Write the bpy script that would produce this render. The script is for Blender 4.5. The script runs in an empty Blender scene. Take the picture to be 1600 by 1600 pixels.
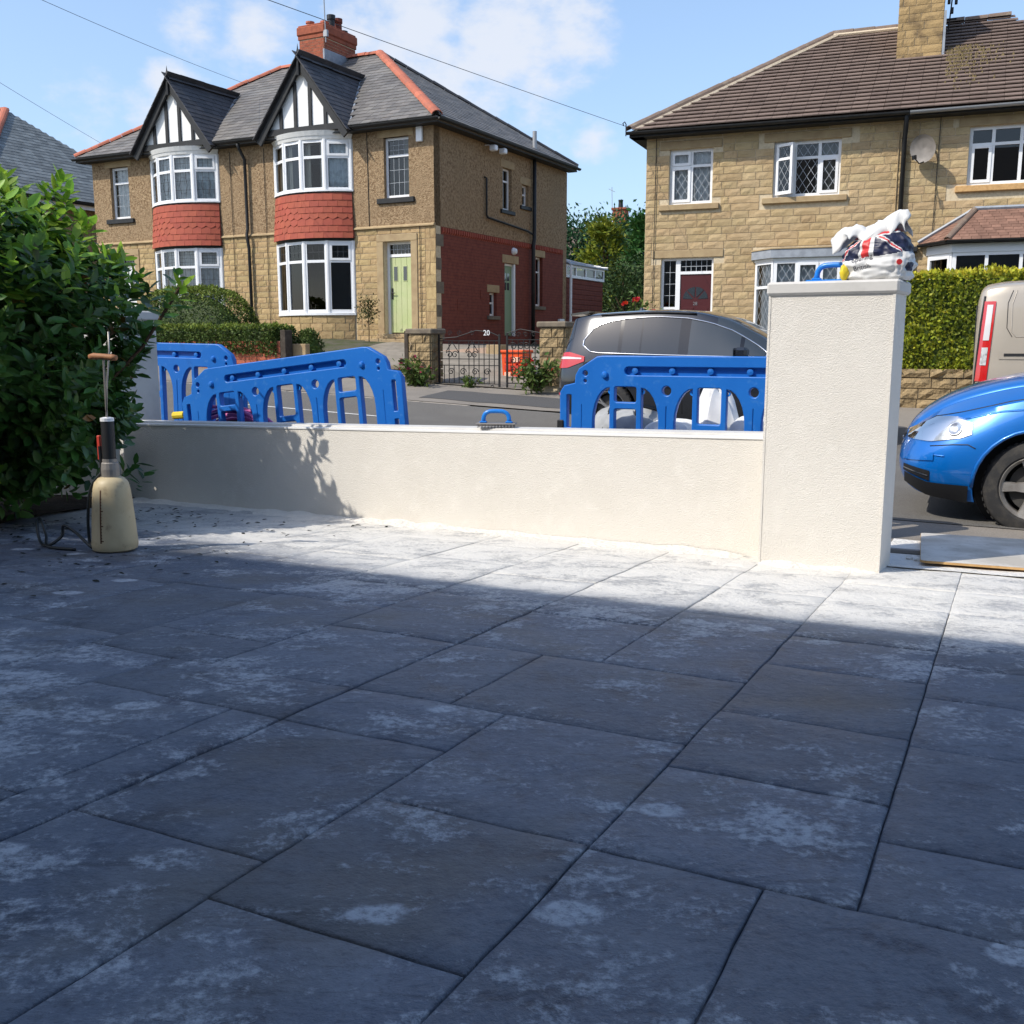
import bpy, bmesh, math, random
import numpy as np
from mathutils import Matrix, Vector, Euler, noise as mn
random.seed(7); RS = np.random.RandomState(7)
PI = math.pi; R = math.radians
SC = bpy.context.scene; COL = SC.collection
# ---------------------------------------------------------------- camera
F = 1580.0; YH = 535.0; CZ = 1.25                      # focal length in photo pixels, horizon row, eye height
PITCH = math.atan2(800-YH, F)
cd = bpy.data.cameras.new('Camera'); cam = bpy.data.objects.new('Camera', cd); COL.objects.link(cam)
cd.sensor_width = 36; cd.lens = 36*F/1600; cd.clip_start = .02; cd.clip_end = 2000
cam.location = (0, 0, CZ); cam.rotation_euler = (PI/2-PITCH, 0, 0); SC.camera = cam
# ---------------------------------------------------------------- light
SUN_H = Vector((-.905, -.425)).normalized(); SUN_EL = R(46)
SUND = Vector((SUN_H.x*math.cos(SUN_EL), SUN_H.y*math.cos(SUN_EL), math.sin(SUN_EL)))
W = bpy.data.worlds.new('World'); SC.world = W; W.use_nodes = True
wn = W.node_tree; N = wn.nodes; LK = wn.links
N.clear()
wo = N.new('ShaderNodeOutputWorld'); wb = N.new('ShaderNodeBackground'); LK.new(wb.outputs[0], wo.inputs[0])
sky = N.new('ShaderNodeTexSky'); sky.sky_type = 'NISHITA'; sky.sun_disc = False
sky.sun_elevation = SUN_EL; sky.sun_rotation = math.atan2(SUND.x, SUND.y); sky.altitude = 100
sky.air_density = 1.0; sky.dust_density = 1.6; sky.ozone_density = 2.2
tc = N.new('ShaderNodeTexCoord')
def vm(op, a=None, b=None):
    n = N.new('ShaderNodeVectorMath'); n.operation = op
    for i, q in enumerate((a, b)):
        if q is None: continue
        if hasattr(q, 'links'): LK.new(q, n.inputs[i])
        else: n.inputs[i].default_value = q
    return n
def fm(op, a, b=0.0, clamp=False):
    n = N.new('ShaderNodeMath'); n.operation = op; n.use_clamp = clamp
    for i, q in enumerate((a, b)):
        if hasattr(q, 'links'): LK.new(q, n.inputs[i])
        else: n.inputs[i].default_value = q
    return n.outputs[0]
sep = N.new('ShaderNodeSeparateXYZ'); LK.new(tc.outputs['Generated'], sep.inputs[0])
def wnoise(scale, detail, off, rough=.55):
    mp = N.new('ShaderNodeMapping'); mp.inputs['Location'].default_value = off; mp.inputs['Scale'].default_value = (1, 1, 1.7)
    LK.new(tc.outputs['Generated'], mp.inputs[0])
    n = N.new('ShaderNodeTexNoise'); n.inputs['Scale'].default_value = scale; n.inputs['Detail'].default_value = detail
    n.inputs['Roughness'].default_value = rough; LK.new(mp.outputs[0], n.inputs['Vector']); return n.outputs['Fac']
def sdir(px, py):
    fw = Vector((0, math.cos(PITCH), -math.sin(PITCH))); up = Vector((0, math.sin(PITCH), math.cos(PITCH)))
    return (fw*F+Vector((1, 0, 0))*(px-800)+up*(800-py)).normalized()
# cumulus banks: soft lumps of sky direction broken up by noise, all round the sky
lump = None
LUMPS = [((300, 40), .05, .8), ((400, 60), .055, .85), ((265, 130), .035, 1.0), ((270, 190), .06, .8), ((560, 60), .05, .75), ((660, 35), .09, 1.0), ((780, 60), .10, 1.0), ((880, 60), .06, .7), ((700, 150), .09, .75), ((830, 130), .07, .6), ((140, 230), .09, .45), ((930, 215), .03, .5)]
for k in range(4):
    LUMPS.append((None, .22, .8))
for q, r, a in LUMPS:
    if q: d = sdir(*q)
    else:
        az = random.uniform(R(40), R(320)); el = random.uniform(R(8), R(45))
        d = Vector((math.sin(az)*math.cos(el), math.cos(az)*math.cos(el), math.sin(el)))
    ds = vm('DISTANCE', tc.outputs['Generated'], tuple(d)).outputs['Value']
    t = fm('MULTIPLY', fm('SUBTRACT', 1.0, fm('DIVIDE', ds, r), True), a)
    lump = t if lump is None else fm('MAXIMUM', lump, t)
nz1 = wnoise(9, 6, (3.1, 1.7, .4), .62); nz2 = wnoise(38, 3, (.3, 4.1, 2.2), .6)
cl = fm('ADD', fm('MULTIPLY', lump, 1.3), fm('ADD', fm('MULTIPLY', fm('SUBTRACT', nz1, .5), 2.2), fm('MULTIPLY', fm('SUBTRACT', nz2, .5), .7)))
mr = N.new('ShaderNodeMapRange'); mr.interpolation_type = 'SMOOTHSTEP'; LK.new(cl, mr.inputs['Value'])
mr.inputs['From Min'].default_value = .2; mr.inputs['From Max'].default_value = 1.0; mr.inputs['To Max'].default_value = .85
cmask = fm('MULTIPLY', mr.outputs[0], fm('MINIMUM', 1.0, fm('MULTIPLY', lump, 9.0)))
haze = N.new('ShaderNodeMapRange'); LK.new(sep.outputs['Z'], haze.inputs['Value'])
haze.inputs['From Min'].default_value = 0.0; haze.inputs['From Max'].default_value = .5; haze.inputs['To Min'].default_value = .42; haze.inputs['To Max'].default_value = .2
mh = N.new('ShaderNodeMixRGB'); LK.new(haze.outputs[0], mh.inputs[0]); LK.new(sky.outputs[0], mh.inputs[1]); mh.inputs[2].default_value = (1.9, 2.75, 4.1, 1)
mc = N.new('ShaderNodeMixRGB'); LK.new(cmask, mc.inputs[0]); LK.new(mh.outputs[0], mc.inputs[1]); mc.inputs[2].default_value = (3.5, 3.65, 4.0, 1)
LK.new(mc.outputs[0], wb.inputs[0]); wb.inputs[1].default_value = .148
sd = bpy.data.lights.new('Sun', 'SUN'); sd.energy = 2.75; sd.angle = R(.53); sd.color = (1, .94, .84)
so = bpy.data.objects.new('Sun', sd); COL.objects.link(so); so.location = SUND*60
so.rotation_euler = (-SUND).to_track_quat('-Z', 'Y').to_euler()
VS = SC.view_settings; VS.view_transform = 'Standard'; VS.look = 'None'; VS.exposure = 0.70; VS.gamma = 1; VS.use_curve_mapping = False
# ---------------------------------------------------------------- materials
MATS = {}
def mat(name, col, rough=.8, spec=.35, var=0, nz=None, nz2=None, bump=None, metal=0, coat=0, stain=None, hue=0):
    """principled; var: value change per piece; nz=(scale, colour2, lo, hi); bump=(scale, strength, distance)"""
    m = bpy.data.materials.new(name); m.use_nodes = True; t = m.node_tree; n = t.nodes; l = t.links
    b = n['Principled BSDF']; b.inputs['Roughness'].default_value = rough; b.inputs['Specular IOR Level'].default_value = spec
    b.inputs['Metallic'].default_value = metal; b.inputs['Coat Weight'].default_value = coat; b.inputs['Coat Roughness'].default_value = .03
    g = n.new('ShaderNodeNewGeometry'); c = n.new('ShaderNodeRGB'); c.outputs[0].default_value = (*col, 1); out = c.outputs[0]
    for z in (nz, nz2):
        if not z: continue
        x = n.new('ShaderNodeTexNoise'); x.inputs['Scale'].default_value = z[0]; x.inputs['Detail'].default_value = 6; x.inputs['Roughness'].default_value = .6
        l.new(g.outputs['Position'], x.inputs['Vector'])
        r = n.new('ShaderNodeMapRange'); r.inputs['From Min'].default_value = z[2]; r.inputs['From Max'].default_value = z[3]; l.new(x.outputs['Fac'], r.inputs['Value'])
        mx = n.new('ShaderNodeMixRGB'); l.new(r.outputs[0], mx.inputs[0]); l.new(out, mx.inputs[1]); mx.inputs[2].default_value = (*z[1], 1); out = mx.outputs[0]
    if var or hue:
        oi = n.new('ShaderNodeObjectInfo'); ad = n.new('ShaderNodeMath'); ad.operation = 'ADD'
        l.new(oi.outputs['Random'], ad.inputs[0]); l.new(g.outputs['Random Per Island'], ad.inputs[1])
        fr = n.new('ShaderNodeMath'); fr.operation = 'FRACT'; l.new(ad.outputs[0], fr.inputs[0])
        r = n.new('ShaderNodeMapRange'); r.inputs['To Min'].default_value = 1-var; r.inputs['To Max'].default_value = 1+var; l.new(fr.outputs[0], r.inputs['Value'])
        hs = n.new('ShaderNodeHueSaturation'); l.new(out, hs.inputs['Color']); l.new(r.outputs[0], hs.inputs['Value'])
        if hue:
            m2 = n.new('ShaderNodeMath'); m2.operation = 'MULTIPLY'; m2.inputs[1].default_value = 7.31; l.new(fr.outputs[0], m2.inputs[0])
            f2 = n.new('ShaderNodeMath'); f2.operation = 'FRACT'; l.new(m2.outputs[0], f2.inputs[0])
            r2 = n.new('ShaderNodeMapRange'); r2.inputs['To Min'].default_value = .5-hue; r2.inputs['To Max'].default_value = .5+hue; l.new(f2.outputs[0], r2.inputs['Value'])
            l.new(r2.outputs[0], hs.inputs['Hue'])
        out = hs.outputs[0]
    l.new(out, b.inputs['Base Color'])
    if bump:
        x = n.new('ShaderNodeTexNoise'); x.inputs['Scale'].default_value = bump[0]; x.inputs['Detail'].default_value = 5; l.new(g.outputs['Position'], x.inputs['Vector'])
        bp = n.new('ShaderNodeBump'); bp.inputs['Strength'].default_value = bump[1]; bp.inputs['Distance'].default_value = bump[2]
        l.new(x.outputs['Fac'], bp.inputs['Height']); l.new(bp.outputs[0], b.inputs['Normal'])
    MATS[name] = m; return m
def leafmat(name, col, col2, trans=.25, rough=.45, spec=.4):
    m = mat(name, col, rough, spec, var=.45, hue=.02, nz=(3.0, col2, .4, .65))
    b = m.node_tree.nodes['Principled BSDF']
    tr = m.node_tree.nodes.new('ShaderNodeBsdfTranslucent'); mx = m.node_tree.nodes.new('ShaderNodeMixShader'); mx.inputs[0].default_value = trans
    m.node_tree.links.new(b.inputs['Base Color'].links[0].from_socket, tr.inputs[0])
    o = m.node_tree.nodes['Material Output']; m.node_tree.links.new(b.outputs[0], mx.inputs[1]); m.node_tree.links.new(tr.outputs[0], mx.inputs[2]); m.node_tree.links.new(mx.outputs[0], o.inputs[0])
    return m
def glassmat(name, tint, refl=.75, rough=.01):
    m = bpy.data.materials.new(name); m.use_nodes = True; n = m.node_tree.nodes; l = m.node_tree.links
    n.remove(n['Principled BSDF']); o = n['Material Output']
    t = n.new('ShaderNodeBsdfTransparent'); t.inputs[0].default_value = (*tint, 1)
    g = n.new('ShaderNodeBsdfGlossy'); g.inputs['Roughness'].default_value = rough
    f = n.new('ShaderNodeFresnel'); f.inputs[0].default_value = 1.55
    mu = n.new('ShaderNodeMath'); mu.operation = 'MULTIPLY'; mu.inputs[1].default_value = 1.8*refl; mu.use_clamp = True; l.new(f.outputs[0], mu.inputs[0])
    x = n.new('ShaderNodeMixShader'); l.new(mu.outputs[0], x.inputs[0]); l.new(t.outputs[0], x.inputs[1]); l.new(g.outputs[0], x.inputs[2]); l.new(x.outputs[0], o.inputs[0])
    MATS[name] = m; return m
mat('stone', (.435, .322, .178), .9, .2, var=.11, hue=.005, nz=(9, (.36, .255, .135), .42, .75), nz2=(1.1, (.47, .365, .22), .45, .8), bump=(45, .5, .02))
mat('stone20', (.44, .32, .165), .9, .2, var=.15, hue=.006, nz=(10, (.33, .22, .11), .45, .75), bump=(45, .4, .02))
mat('mortar', (.62, .52, .36), .95, .15, nz=(18, (.48, .39, .26), .4, .7), bump=(60, .4, .01))
mat('dressed', (.40, .30, .17), .85, .25, nz=(5, (.30, .21, .12), .4, .75), bump=(40, .15, .01))
mat('dressed_dark', (.20, .165, .12), .85, .25, nz=(6, (.12, .10, .08), .4, .7), bump=(40, .2, .01))
mat('gritstone', (.30, .22, .12), .92, .2, var=.15, nz=(9, (.12, .095, .06), .5, .75), bump=(25, .8, .03))
mat('pebbledash', (.40, .285, .17), .95, .15, nz=(17, (.20, .13, .072), .42, .64), nz2=(1.2, (.31, .22, .13), .45, .8), bump=(40, 1.0, .04))
mat('redbrick', (.20, .055, .036), .85, .25, nz=(9, (.145, .038, .027), .42, .66), bump=(30, .3, .01))
def coursed(m, pitch, frac, col):                        # horizontal mortar courses too fine to build at this distance
    n = m.node_tree.nodes; l = m.node_tree.links; b = n['Principled BSDF']; src = b.inputs['Base Color'].links[0].from_socket; g = n.new('ShaderNodeNewGeometry'); sp = n.new('ShaderNodeSeparateXYZ'); l.new(g.outputs['Position'], sp.inputs[0])
    d = n.new('ShaderNodeMath'); d.operation = 'DIVIDE'; d.inputs[1].default_value = pitch; l.new(sp.outputs['Z'], d.inputs[0]); f = n.new('ShaderNodeMath'); f.operation = 'FRACT'; l.new(d.outputs[0], f.inputs[0]); c = n.new('ShaderNodeMath'); c.operation = 'LESS_THAN'; c.inputs[1].default_value = frac; l.new(f.outputs[0], c.inputs[0])
    k = n.new('ShaderNodeMath'); k.operation = 'MULTIPLY'; k.inputs[1].default_value = .55; l.new(c.outputs[0], k.inputs[0]); mx = n.new('ShaderNodeMixRGB'); l.new(k.outputs[0], mx.inputs[0]); l.new(src, mx.inputs[1]); mx.inputs[2].default_value = (*col, 1); l.new(mx.outputs[0], b.inputs['Base Color'])
coursed(MATS['redbrick'], .078, .17, (.07, .028, .022))
mat('brick', (.40, .12, .07), .85, .25, var=.2, nz=(14, (.30, .085, .05), .4, .7))
mat('chimneybrick', (.34, .10, .055), .85, .2, var=.12, nz=(8, (.22, .07, .045), .4, .7), bump=(40, .3, .01))
mat('terracotta', (.36, .085, .05), .75, .3, var=.07, hue=.003, nz=(5, (.30, .07, .045), .4, .7))
mat('ridgetile', (.44, .14, .085), .8, .25, var=.15, nz=(6, (.30, .12, .085), .45, .75))
mat('slate', (.145, .135, .125), .6, .4, var=.22, hue=.01, nz=(4, (.20, .18, .155), .45, .8), nz2=(1.0, (.10, .10, .10), .5, .8))
mat('darkslate', (.045, .045, .05), .6, .4, var=.25, nz=(4, (.075, .07, .07), .45, .8))
mat('greenslate', (.17, .185, .185), .6, .4, var=.25, nz=(4, (.10, .11, .11), .45, .75))
mat('concretetile', (.18, .132, .108), .85, .25, var=.12, nz=(3, (.138, .10, .083), .45, .75), nz2=(26, (.34, .30, .24), .70, .78))
mat('hipmortar', (.55, .46, .34), .95, .1, bump=(30, .5, .02))
mat('hiptile', (.17, .125, .10), .9, .2, var=.1, nz=(8, (.24, .20, .15), .5, .75))
mat('moss', (.19, .145, .07), 1, .1, nz=(20, (.10, .08, .045), .4, .7))
mat('upvc', (.78, .79, .80), .35, .45, nz=(1.5, (.70, .71, .72), .5, .9))
mat('whitepaint', (.78, .78, .76), .6, .3, nz=(7, (.66, .66, .62), .5, .85))
mat('blackpaint', (.012, .013, .014), .55, .4, nz=(6, (.03, .03, .03), .5, .8))
mat('blackiron', (.010, .010, .011), .5, .4); mat('wiregrey', (.05, .055, .06), .6, .3)
mat('lead', (.30, .33, .37), .5, .5, nz=(7, (.20, .22, .25), .4, .7))
mat('leadline', (.07, .075, .08), .5, .4); mat('whiteline', (.42, .45, .48), .5, .4)
mat('greendoor', (.47, .51, .27), .5, .4, nz=(3, (.40, .48, .22), .4, .7)); mat('greendoor2', (.20, .30, .17), .5, .4)
mat('maroondoor', (.065, .010, .012), .4, .45)
mat('curtain', (.66, .62, .52), .95, .1, nz=(2, (.52, .48, .40), .4, .7)); mat('net', (.78, .79, .80), .95, .1, nz=(9, (.60, .61, .62), .45, .6))
mat('room', (.05, .045, .04), .95, .1)
mat('render', (.70, .665, .605), .92, .2, nz=(1.6, (.64, .605, .545), .48, .74), nz2=(9, (.74, .705, .645), .52, .75), bump=(150, .6, .010))
mat('smoothrender', (.56, .545, .515), .85, .25, nz=(4, (.46, .445, .42), .45, .75), bump=(30, .15, .006))
mat('bead', (.80, .79, .77), .6, .3)
mat('dust', (.70, .67, .62), .98, .1, nz=(9, (.60, .58, .54), .45, .75), bump=(30, .8, .03))
mat('tarmac', (.115, .108, .098), .92, .25, nz=(90, (.18, .17, .155), .45, .7), nz2=(1.4, (.15, .142, .128), .45, .75), bump=(120, .6, .01))
mat('pavementtar', (.225, .20, .17), .92, .25, nz=(70, (.29, .26, .225), .45, .7), nz2=(1.2, (.18, .16, .137), .45, .75), bump=(110, .5, .01))
mat('darkpatch', (.075, .073, .072), .9, .3, nz=(80, (.12, .115, .11), .45, .7), bump=(120, .5, .01))
mat('kerbstone', (.34, .30, .25), .9, .2, var=.1, nz=(12, (.24, .21, .18), .45, .75), bump=(50, .4, .01))
mat('roadpaint', (.62, .61, .58), .85, .2, nz=(20, (.35, .34, .32), .5, .7))
mat('groundmix', (.10, .095, .07), .95, .1, nz=(3, (.06, .075, .03), .45, .65), bump=(30, .6, .03))
mat('flagging', (.26, .23, .19), .9, .2, nz=(3, (.18, .16, .13), .4, .7), bump=(40, .3, .01))
mat('soil', (.028, .021, .016), 1, .1, nz=(14, (.05, .038, .028), .45, .7), bump=(28, 1, .05))
mat('bluepoly', (.006, .125, .47), .42, .4, nz=(2.2, (.010, .145, .51), .4, .7), nz2=(16, (.045, .19, .52), .58, .74), bump=(70, .12, .004))
mat('bluepoly2', (.012, .19, .62), .3, .5)
mat('darkplastic', (.015, .015, .016), .5, .4, bump=(50, .1, .003))
mat('rubber', (.032, .032, .033), .85, .25, nz=(16, (.06, .056, .05), .45, .7), bump=(140, .3, .004))
mat('alloy', (.55, .55, .55), .32, .5, metal=.85, nz=(5, (.42, .41, .40), .4, .7)); mat('alloy_worn', (.42, .40, .37), .45, .5, metal=.6, nz=(7, (.24, .22, .20), .4, .7))
mat('brake', (.05, .048, .045), .7, .3)
mat('paint_grey', (.013, .016, .023), .22, .5, metal=.2, coat=1); mat('paint_blue', (.0, .145, .52), .3, .5, metal=.3, coat=1, nz=(1.2, (.0, .13, .46), .3, .7))
mat('paint_beige', (.42, .37, .30), .32, .5, metal=.2, coat=.8)
mat('chrome', (.75, .75, .76), .18, .6, metal=1); mat('tailred', (.50, .012, .010), .15, .6, coat=1); mat('tailwhite', (.62, .60, .60), .12, .6, coat=1)
mat('lensback', (.62, .63, .62), .3, .5, metal=.3, nz=(14, (.28, .29, .29), .45, .6))
mat('carglass', (.030, .038, .045), .06, .7, coat=.5); mat('privacyglass', (.012, .015, .018), .06, .7, coat=.5)
mat('pianoblack', (.006, .006, .007), .12, .5, coat=.6); mat('galv', (.33, .34, .35), .5, .5, metal=.4)
mat('tank', (.50, .41, .25), .5, .4, nz=(5, (.40, .31, .18), .45, .75), nz2=(13, (.26, .20, .12), .56, .74), bump=(30, .15, .004))
mat('scalebrown', (.10, .045, .025), .8, .2); mat('wood', (.36, .17, .08), .6, .3, nz=(16, (.25, .11, .05), .4, .7)); mat('hose', (.012, .016, .018), .4, .4)
mat('redplastic', (.55, .05, .03), .5, .4); mat('steelgrey', (.26, .24, .22), .6, .4, metal=.5)
mat('plyface', (.42, .39, .34), .9, .2, nz=(3, (.60, .57, .52), .42, .62), nz2=(22, (.30, .27, .23), .6, .75), bump=(40, .2, .005)); mat('plyedge', (.58, .36, .16), .85, .2, nz=(20, (.44, .26, .11), .4, .7))
mat('bagwhite', (.68, .68, .67), .5, .35, nz=(8, (.56, .56, .55), .45, .75)); mat('baggrey', (.36, .37, .37), .7, .25, nz=(10, (.26, .27, .27), .4, .7), bump=(60, .3, .005))
mat('bagnavy', (.014, .018, .05), .45, .4); mat('bagred', (.55, .03, .03), .45, .4); mat('strap', (.03, .03, .03), .8, .2); mat('print', (.03, .03, .05), .6, .3)
mat('yellow', (.72, .55, .03), .5, .4); mat('pink', (.62, .16, .40), .45, .4); mat('purple', (.14, .05, .22), .45, .4)
mat('orangebin', (.80, .10, .02), .5, .4, nz=(6, (.68, .07, .015), .4, .7)); mat('binprint', (.85, .50, .36), .6, .3)
mat('dish', (.24, .22, .20), .6, .4, nz=(8, (.18, .165, .15), .4, .7)); mat('bark', (.075, .05, .032), .95, .15, nz=(20, (.04, .028, .02), .4, .7), bump=(40, .8, .02))
mat('timberpost', (.055, .045, .036), .9, .2, nz=(12, (.09, .075, .06), .45, .7)); mat('pinkpaving', (.46, .33, .25), .9, .2, nz=(6, (.38, .27, .20), .4, .7))
leafmat('laurel', (.072, .160, .030), (.048, .118, .023), .32, .38, .5); leafmat('laurelnew_sunlit', (.24, .40, .04), (.17, .31, .035), .4, .42, .4); leafmat('laurelold', (.22, .13, .03), (.17, .08, .02), .2)
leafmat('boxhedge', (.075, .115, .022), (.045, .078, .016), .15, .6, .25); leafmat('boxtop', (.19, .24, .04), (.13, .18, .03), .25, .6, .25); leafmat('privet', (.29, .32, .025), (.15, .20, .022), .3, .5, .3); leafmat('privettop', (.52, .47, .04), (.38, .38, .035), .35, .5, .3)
leafmat('conifer', (.040, .100, .040), (.026, .070, .030), .2, .7, .2); leafmat('goldtree', (.20, .22, .02), (.10, .14, .018), .25, .6, .2); leafmat('brightfir', (.055, .14, .030), (.036, .10, .024), .15, .6, .2); leafmat('roundbush', (.060, .10, .030), (.04, .07, .024), .15, .6, .2)
leafmat('roseleaf', (.10, .15, .03), (.07, .11, .025), .25, .5, .3); leafmat('petalred', (.55, .03, .02), (.45, .02, .02), .2, .6, .2); leafmat('petalpink', (.42, .07, .14), (.36, .06, .10), .2, .6, .2); leafmat('bayleaf', (.075, .085, .03), (.10, .075, .03), .2, .6, .2)
GL = glassmat('glass', (.86, .90, .90)); GLD = glassmat('darkglass', (.42, .45, .46), .7); LENS = glassmat('lens', (.9, .92, .92), .8)
# ---------------------------------------------------------------- mesh helpers
class MB:
    def __init__(s, M=None): s.v = []; s.f = []; s.M = M
    def add(s, vs, fs):
        o = len(s.v)
        s.v += [tuple(s.M @ Vector(p)) for p in vs] if s.M is not None else [tuple(p) for p in vs]
        s.f += [tuple(i+o for i in f) for f in fs]; return s
    def box(s, x0, y0, z0, x1, y1, z1):
        return s.add([(x0, y0, z0), (x1, y0, z0), (x1, y1, z0), (x0, y1, z0), (x0, y0, z1), (x1, y0, z1), (x1, y1, z1), (x0, y1, z1)],
                     [(3, 2, 1, 0), (4, 5, 6, 7), (0, 1, 5, 4), (1, 2, 6, 5), (2, 3, 7, 6), (3, 0, 4, 7)])
    def bbox(s, x0, y0, z0, x1, y1, z1, b=.004):        # chamfered box
        bm = bmesh.new(); bmesh.ops.create_cube(bm, size=1)
        for v in bm.verts: v.co = Vector(((x0+x1)/2+v.co.x*(x1-x0), (y0+y1)/2+v.co.y*(y1-y0), (z0+z1)/2+v.co.z*(z1-z0)))
        bmesh.ops.bevel(bm, geom=bm.edges[:], offset=b, segments=1, affect='EDGES', profile=.5)
        bm.verts.index_update(); s.add([v.co for v in bm.verts], [[v.index for v in f.verts] for f in bm.faces]); bm.free(); return s
    def quad(s, a, b, c, d): return s.add([a, b, c, d], [(0, 1, 2, 3)])
    def prism(s, poly, a0, a1, ax='y'):
        def p(q, a): return (q[0], a, q[1]) if ax == 'y' else ((q[0], q[1], a) if ax == 'z' else (a, q[0], q[1]))
        n = len(poly)
        return s.add([p(q, a0) for q in poly]+[p(q, a1) for q in poly], [tuple(range(n))[::-1], tuple(range(n, 2*n))]+[(i, (i+1) % n, (i+1) % n+n, i+n) for i in range(n)])
    def tube(s, path, r, n=8, closed=False, rs=None):
        P = [Vector(p) for p in path]; m = len(P); vs = []; fs = []; up = None
        for i in range(m):
            if closed: t = P[(i+1) % m]-P[i-1]
            else: t = P[min(i+1, m-1)]-P[max(i-1, 0)]
            t.normalize()
            if up is None:
                up = t.cross(Vector((0, 0, 1)))
                if up.length < .1: up = t.cross(Vector((1, 0, 0)))
            up = (up-t*up.dot(t)).normalized(); w = t.cross(up); rr = rs[i] if rs else r
            for k in range(n):
                a = 2*PI*k/n; vs.append(P[i]+(up*math.cos(a)+w*math.sin(a))*rr)
        for i in range(m if closed else m-1):
            for k in range(n):
                a = i*n+k; b = i*n+(k+1) % n; c = ((i+1) % m)*n+(k+1) % n; d = ((i+1) % m)*n+k; fs.append((a, b, c, d))
        if not closed: fs += [tuple(range(n))[::-1], tuple(range((m-1)*n, m*n))]
        return s.add(vs, fs)
    def lathe(s, prof, n=24, c=(0, 0, 0), ax='z', arc=2*PI):
        vs = []; fs = []; full = abs(arc-2*PI) < 1e-6; m = n if full else n+1
        for (r, z) in prof:
            for k in range(m):
                a = arc*k/n; x, y = r*math.cos(a), r*math.sin(a)
                q = (x, y, z) if ax == 'z' else ((x, z, y) if ax == 'y' else (z, x, y)); vs.append((q[0]+c[0], q[1]+c[1], q[2]+c[2]))
        for i in range(len(prof)-1):
            for k in range(n):
                k2 = (k+1) % m; fs.append((i*m+k, i*m+k2, (i+1)*m+k2, (i+1)*m+k))
        return s.add(vs, fs)
    def grid(s, fn, nu, nv):
        vs = [fn(i/nu, j/nv) for i in range(nu+1) for j in range(nv+1)]; w = nv+1
        return s.add(vs, [(i*w+j, (i+1)*w+j, (i+1)*w+j+1, i*w+j+1) for i in range(nu) for j in range(nv)])
    def mesh(s, name, m, smooth=False):
        me = bpy.data.meshes.new(name); me.from_pydata(s.v, [], s.f); me.update()
        if m: me.materials.append(MATS[m] if isinstance(m, str) else m)
        if smooth: me.shade_smooth()
        return me
    def build(s, name, m, parent=None, smooth=False, fix=False):
        me = s.mesh(name, m, smooth)
        if fix:
            bm = bmesh.new(); bm.from_mesh(me); bmesh.ops.recalc_face_normals(bm, faces=bm.faces[:]); bm.to_mesh(me); bm.free()
        return link(name, me, parent)
def link(name, me, parent=None):
    o = bpy.data.objects.new(name, me); COL.objects.link(o)
    if parent is not None: o.parent = parent
    return o
def autosmooth(o, ang=40):
    me = o.data; me.shade_smooth(); me.set_sharp_from_angle(angle=R(ang)); return o
def tag(o, label, cat, group=None, kind=None):
    o['label'] = label; o['category'] = cat
    if group: o['group'] = group
    if kind: o['kind'] = kind
    return o
def thing(name, label, cat, loc=(0, 0, 0), rz=0, group=None):
    o = bpy.data.objects.new(name, None); COL.objects.link(o); o.location = loc; o.rotation_euler = (0, 0, rz); o.empty_display_size = .2
    return tag(o, label, cat, group)
def struct(o, label=None):
    o['kind'] = 'structure'
    if label: o['label'] = label
    return o
def curve_panel(name, outer, holes, ext, bev, m, parent=None, M=None, res=1):
    cu = bpy.data.curves.new(name, 'CURVE'); cu.dimensions = '2D'; cu.fill_mode = 'BOTH'; cu.extrude = ext; cu.bevel_depth = bev; cu.bevel_resolution = res
    for pl in [outer]+holes:
        sp = cu.splines.new('POLY'); sp.points.add(len(pl)-1); sp.use_cyclic_u = True
        for q, p in zip(sp.points, pl): q.co = (p[0], p[1], 0, 1)
    to = bpy.data.objects.new('tmp', cu); COL.objects.link(to); dg = bpy.context.evaluated_depsgraph_get()
    me = bpy.data.meshes.new_from_object(to.evaluated_get(dg)); bpy.data.objects.remove(to); bpy.data.curves.remove(cu)
    me.transform(Matrix.Rotation(PI/2, 4, 'X'))       # panel stands in the xz plane
    if M is not None: me.transform(M)
    me.name = name; me.materials.clear(); me.materials.append(MATS[m]); return link(name, me, parent) if name else me
def text_mesh(name, body, size, m, parent, M, ext=.002):
    cu = bpy.data.curves.new(name, 'FONT'); cu.body = body; cu.size = size; cu.extrude = ext; cu.align_x = 'CENTER'; cu.resolution_u = 3
    to = bpy.data.objects.new('tmp', cu); COL.objects.link(to); dg = bpy.context.evaluated_depsgraph_get()
    me = bpy.data.meshes.new_from_object(to.evaluated_get(dg)); bpy.data.objects.remove(to); bpy.data.curves.remove(cu)
    me.transform(M); me.materials.clear(); me.materials.append(MATS[m]); return link(name, me, parent)
def rr(x0, z0, x1, z1, r, n=4):                        # rounded rectangle
    out = []
    for cx, cz, a0 in ((x1-r, z1-r, 0), (x0+r, z1-r, PI/2), (x0+r, z0+r, PI), (x1-r, z0+r, 1.5*PI)):
        for k in range(n+1): a = a0+PI/2*k/n; out.append((cx+r*math.cos(a), cz+r*math.sin(a)))
    return out
def spline(pts, k=6):
    P = [Vector(p) for p in pts]; out = []
    for i in range(len(P)-1):
        a, b, c, d = P[max(i-1, 0)], P[i], P[i+1], P[min(i+2, len(P)-1)]
        for j in range(k): t = j/k; out.append(.5*((2*b)+(c-a)*t+(2*a-5*b+4*c-d)*t*t+(3*b-a-3*c+d)*t**3))
    return out+[P[-1]]
def circ(x, z, r, n=16): return [(x+r*math.cos(2*PI*k/n), z+r*math.sin(2*PI*k/n)) for k in range(n)]
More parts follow.
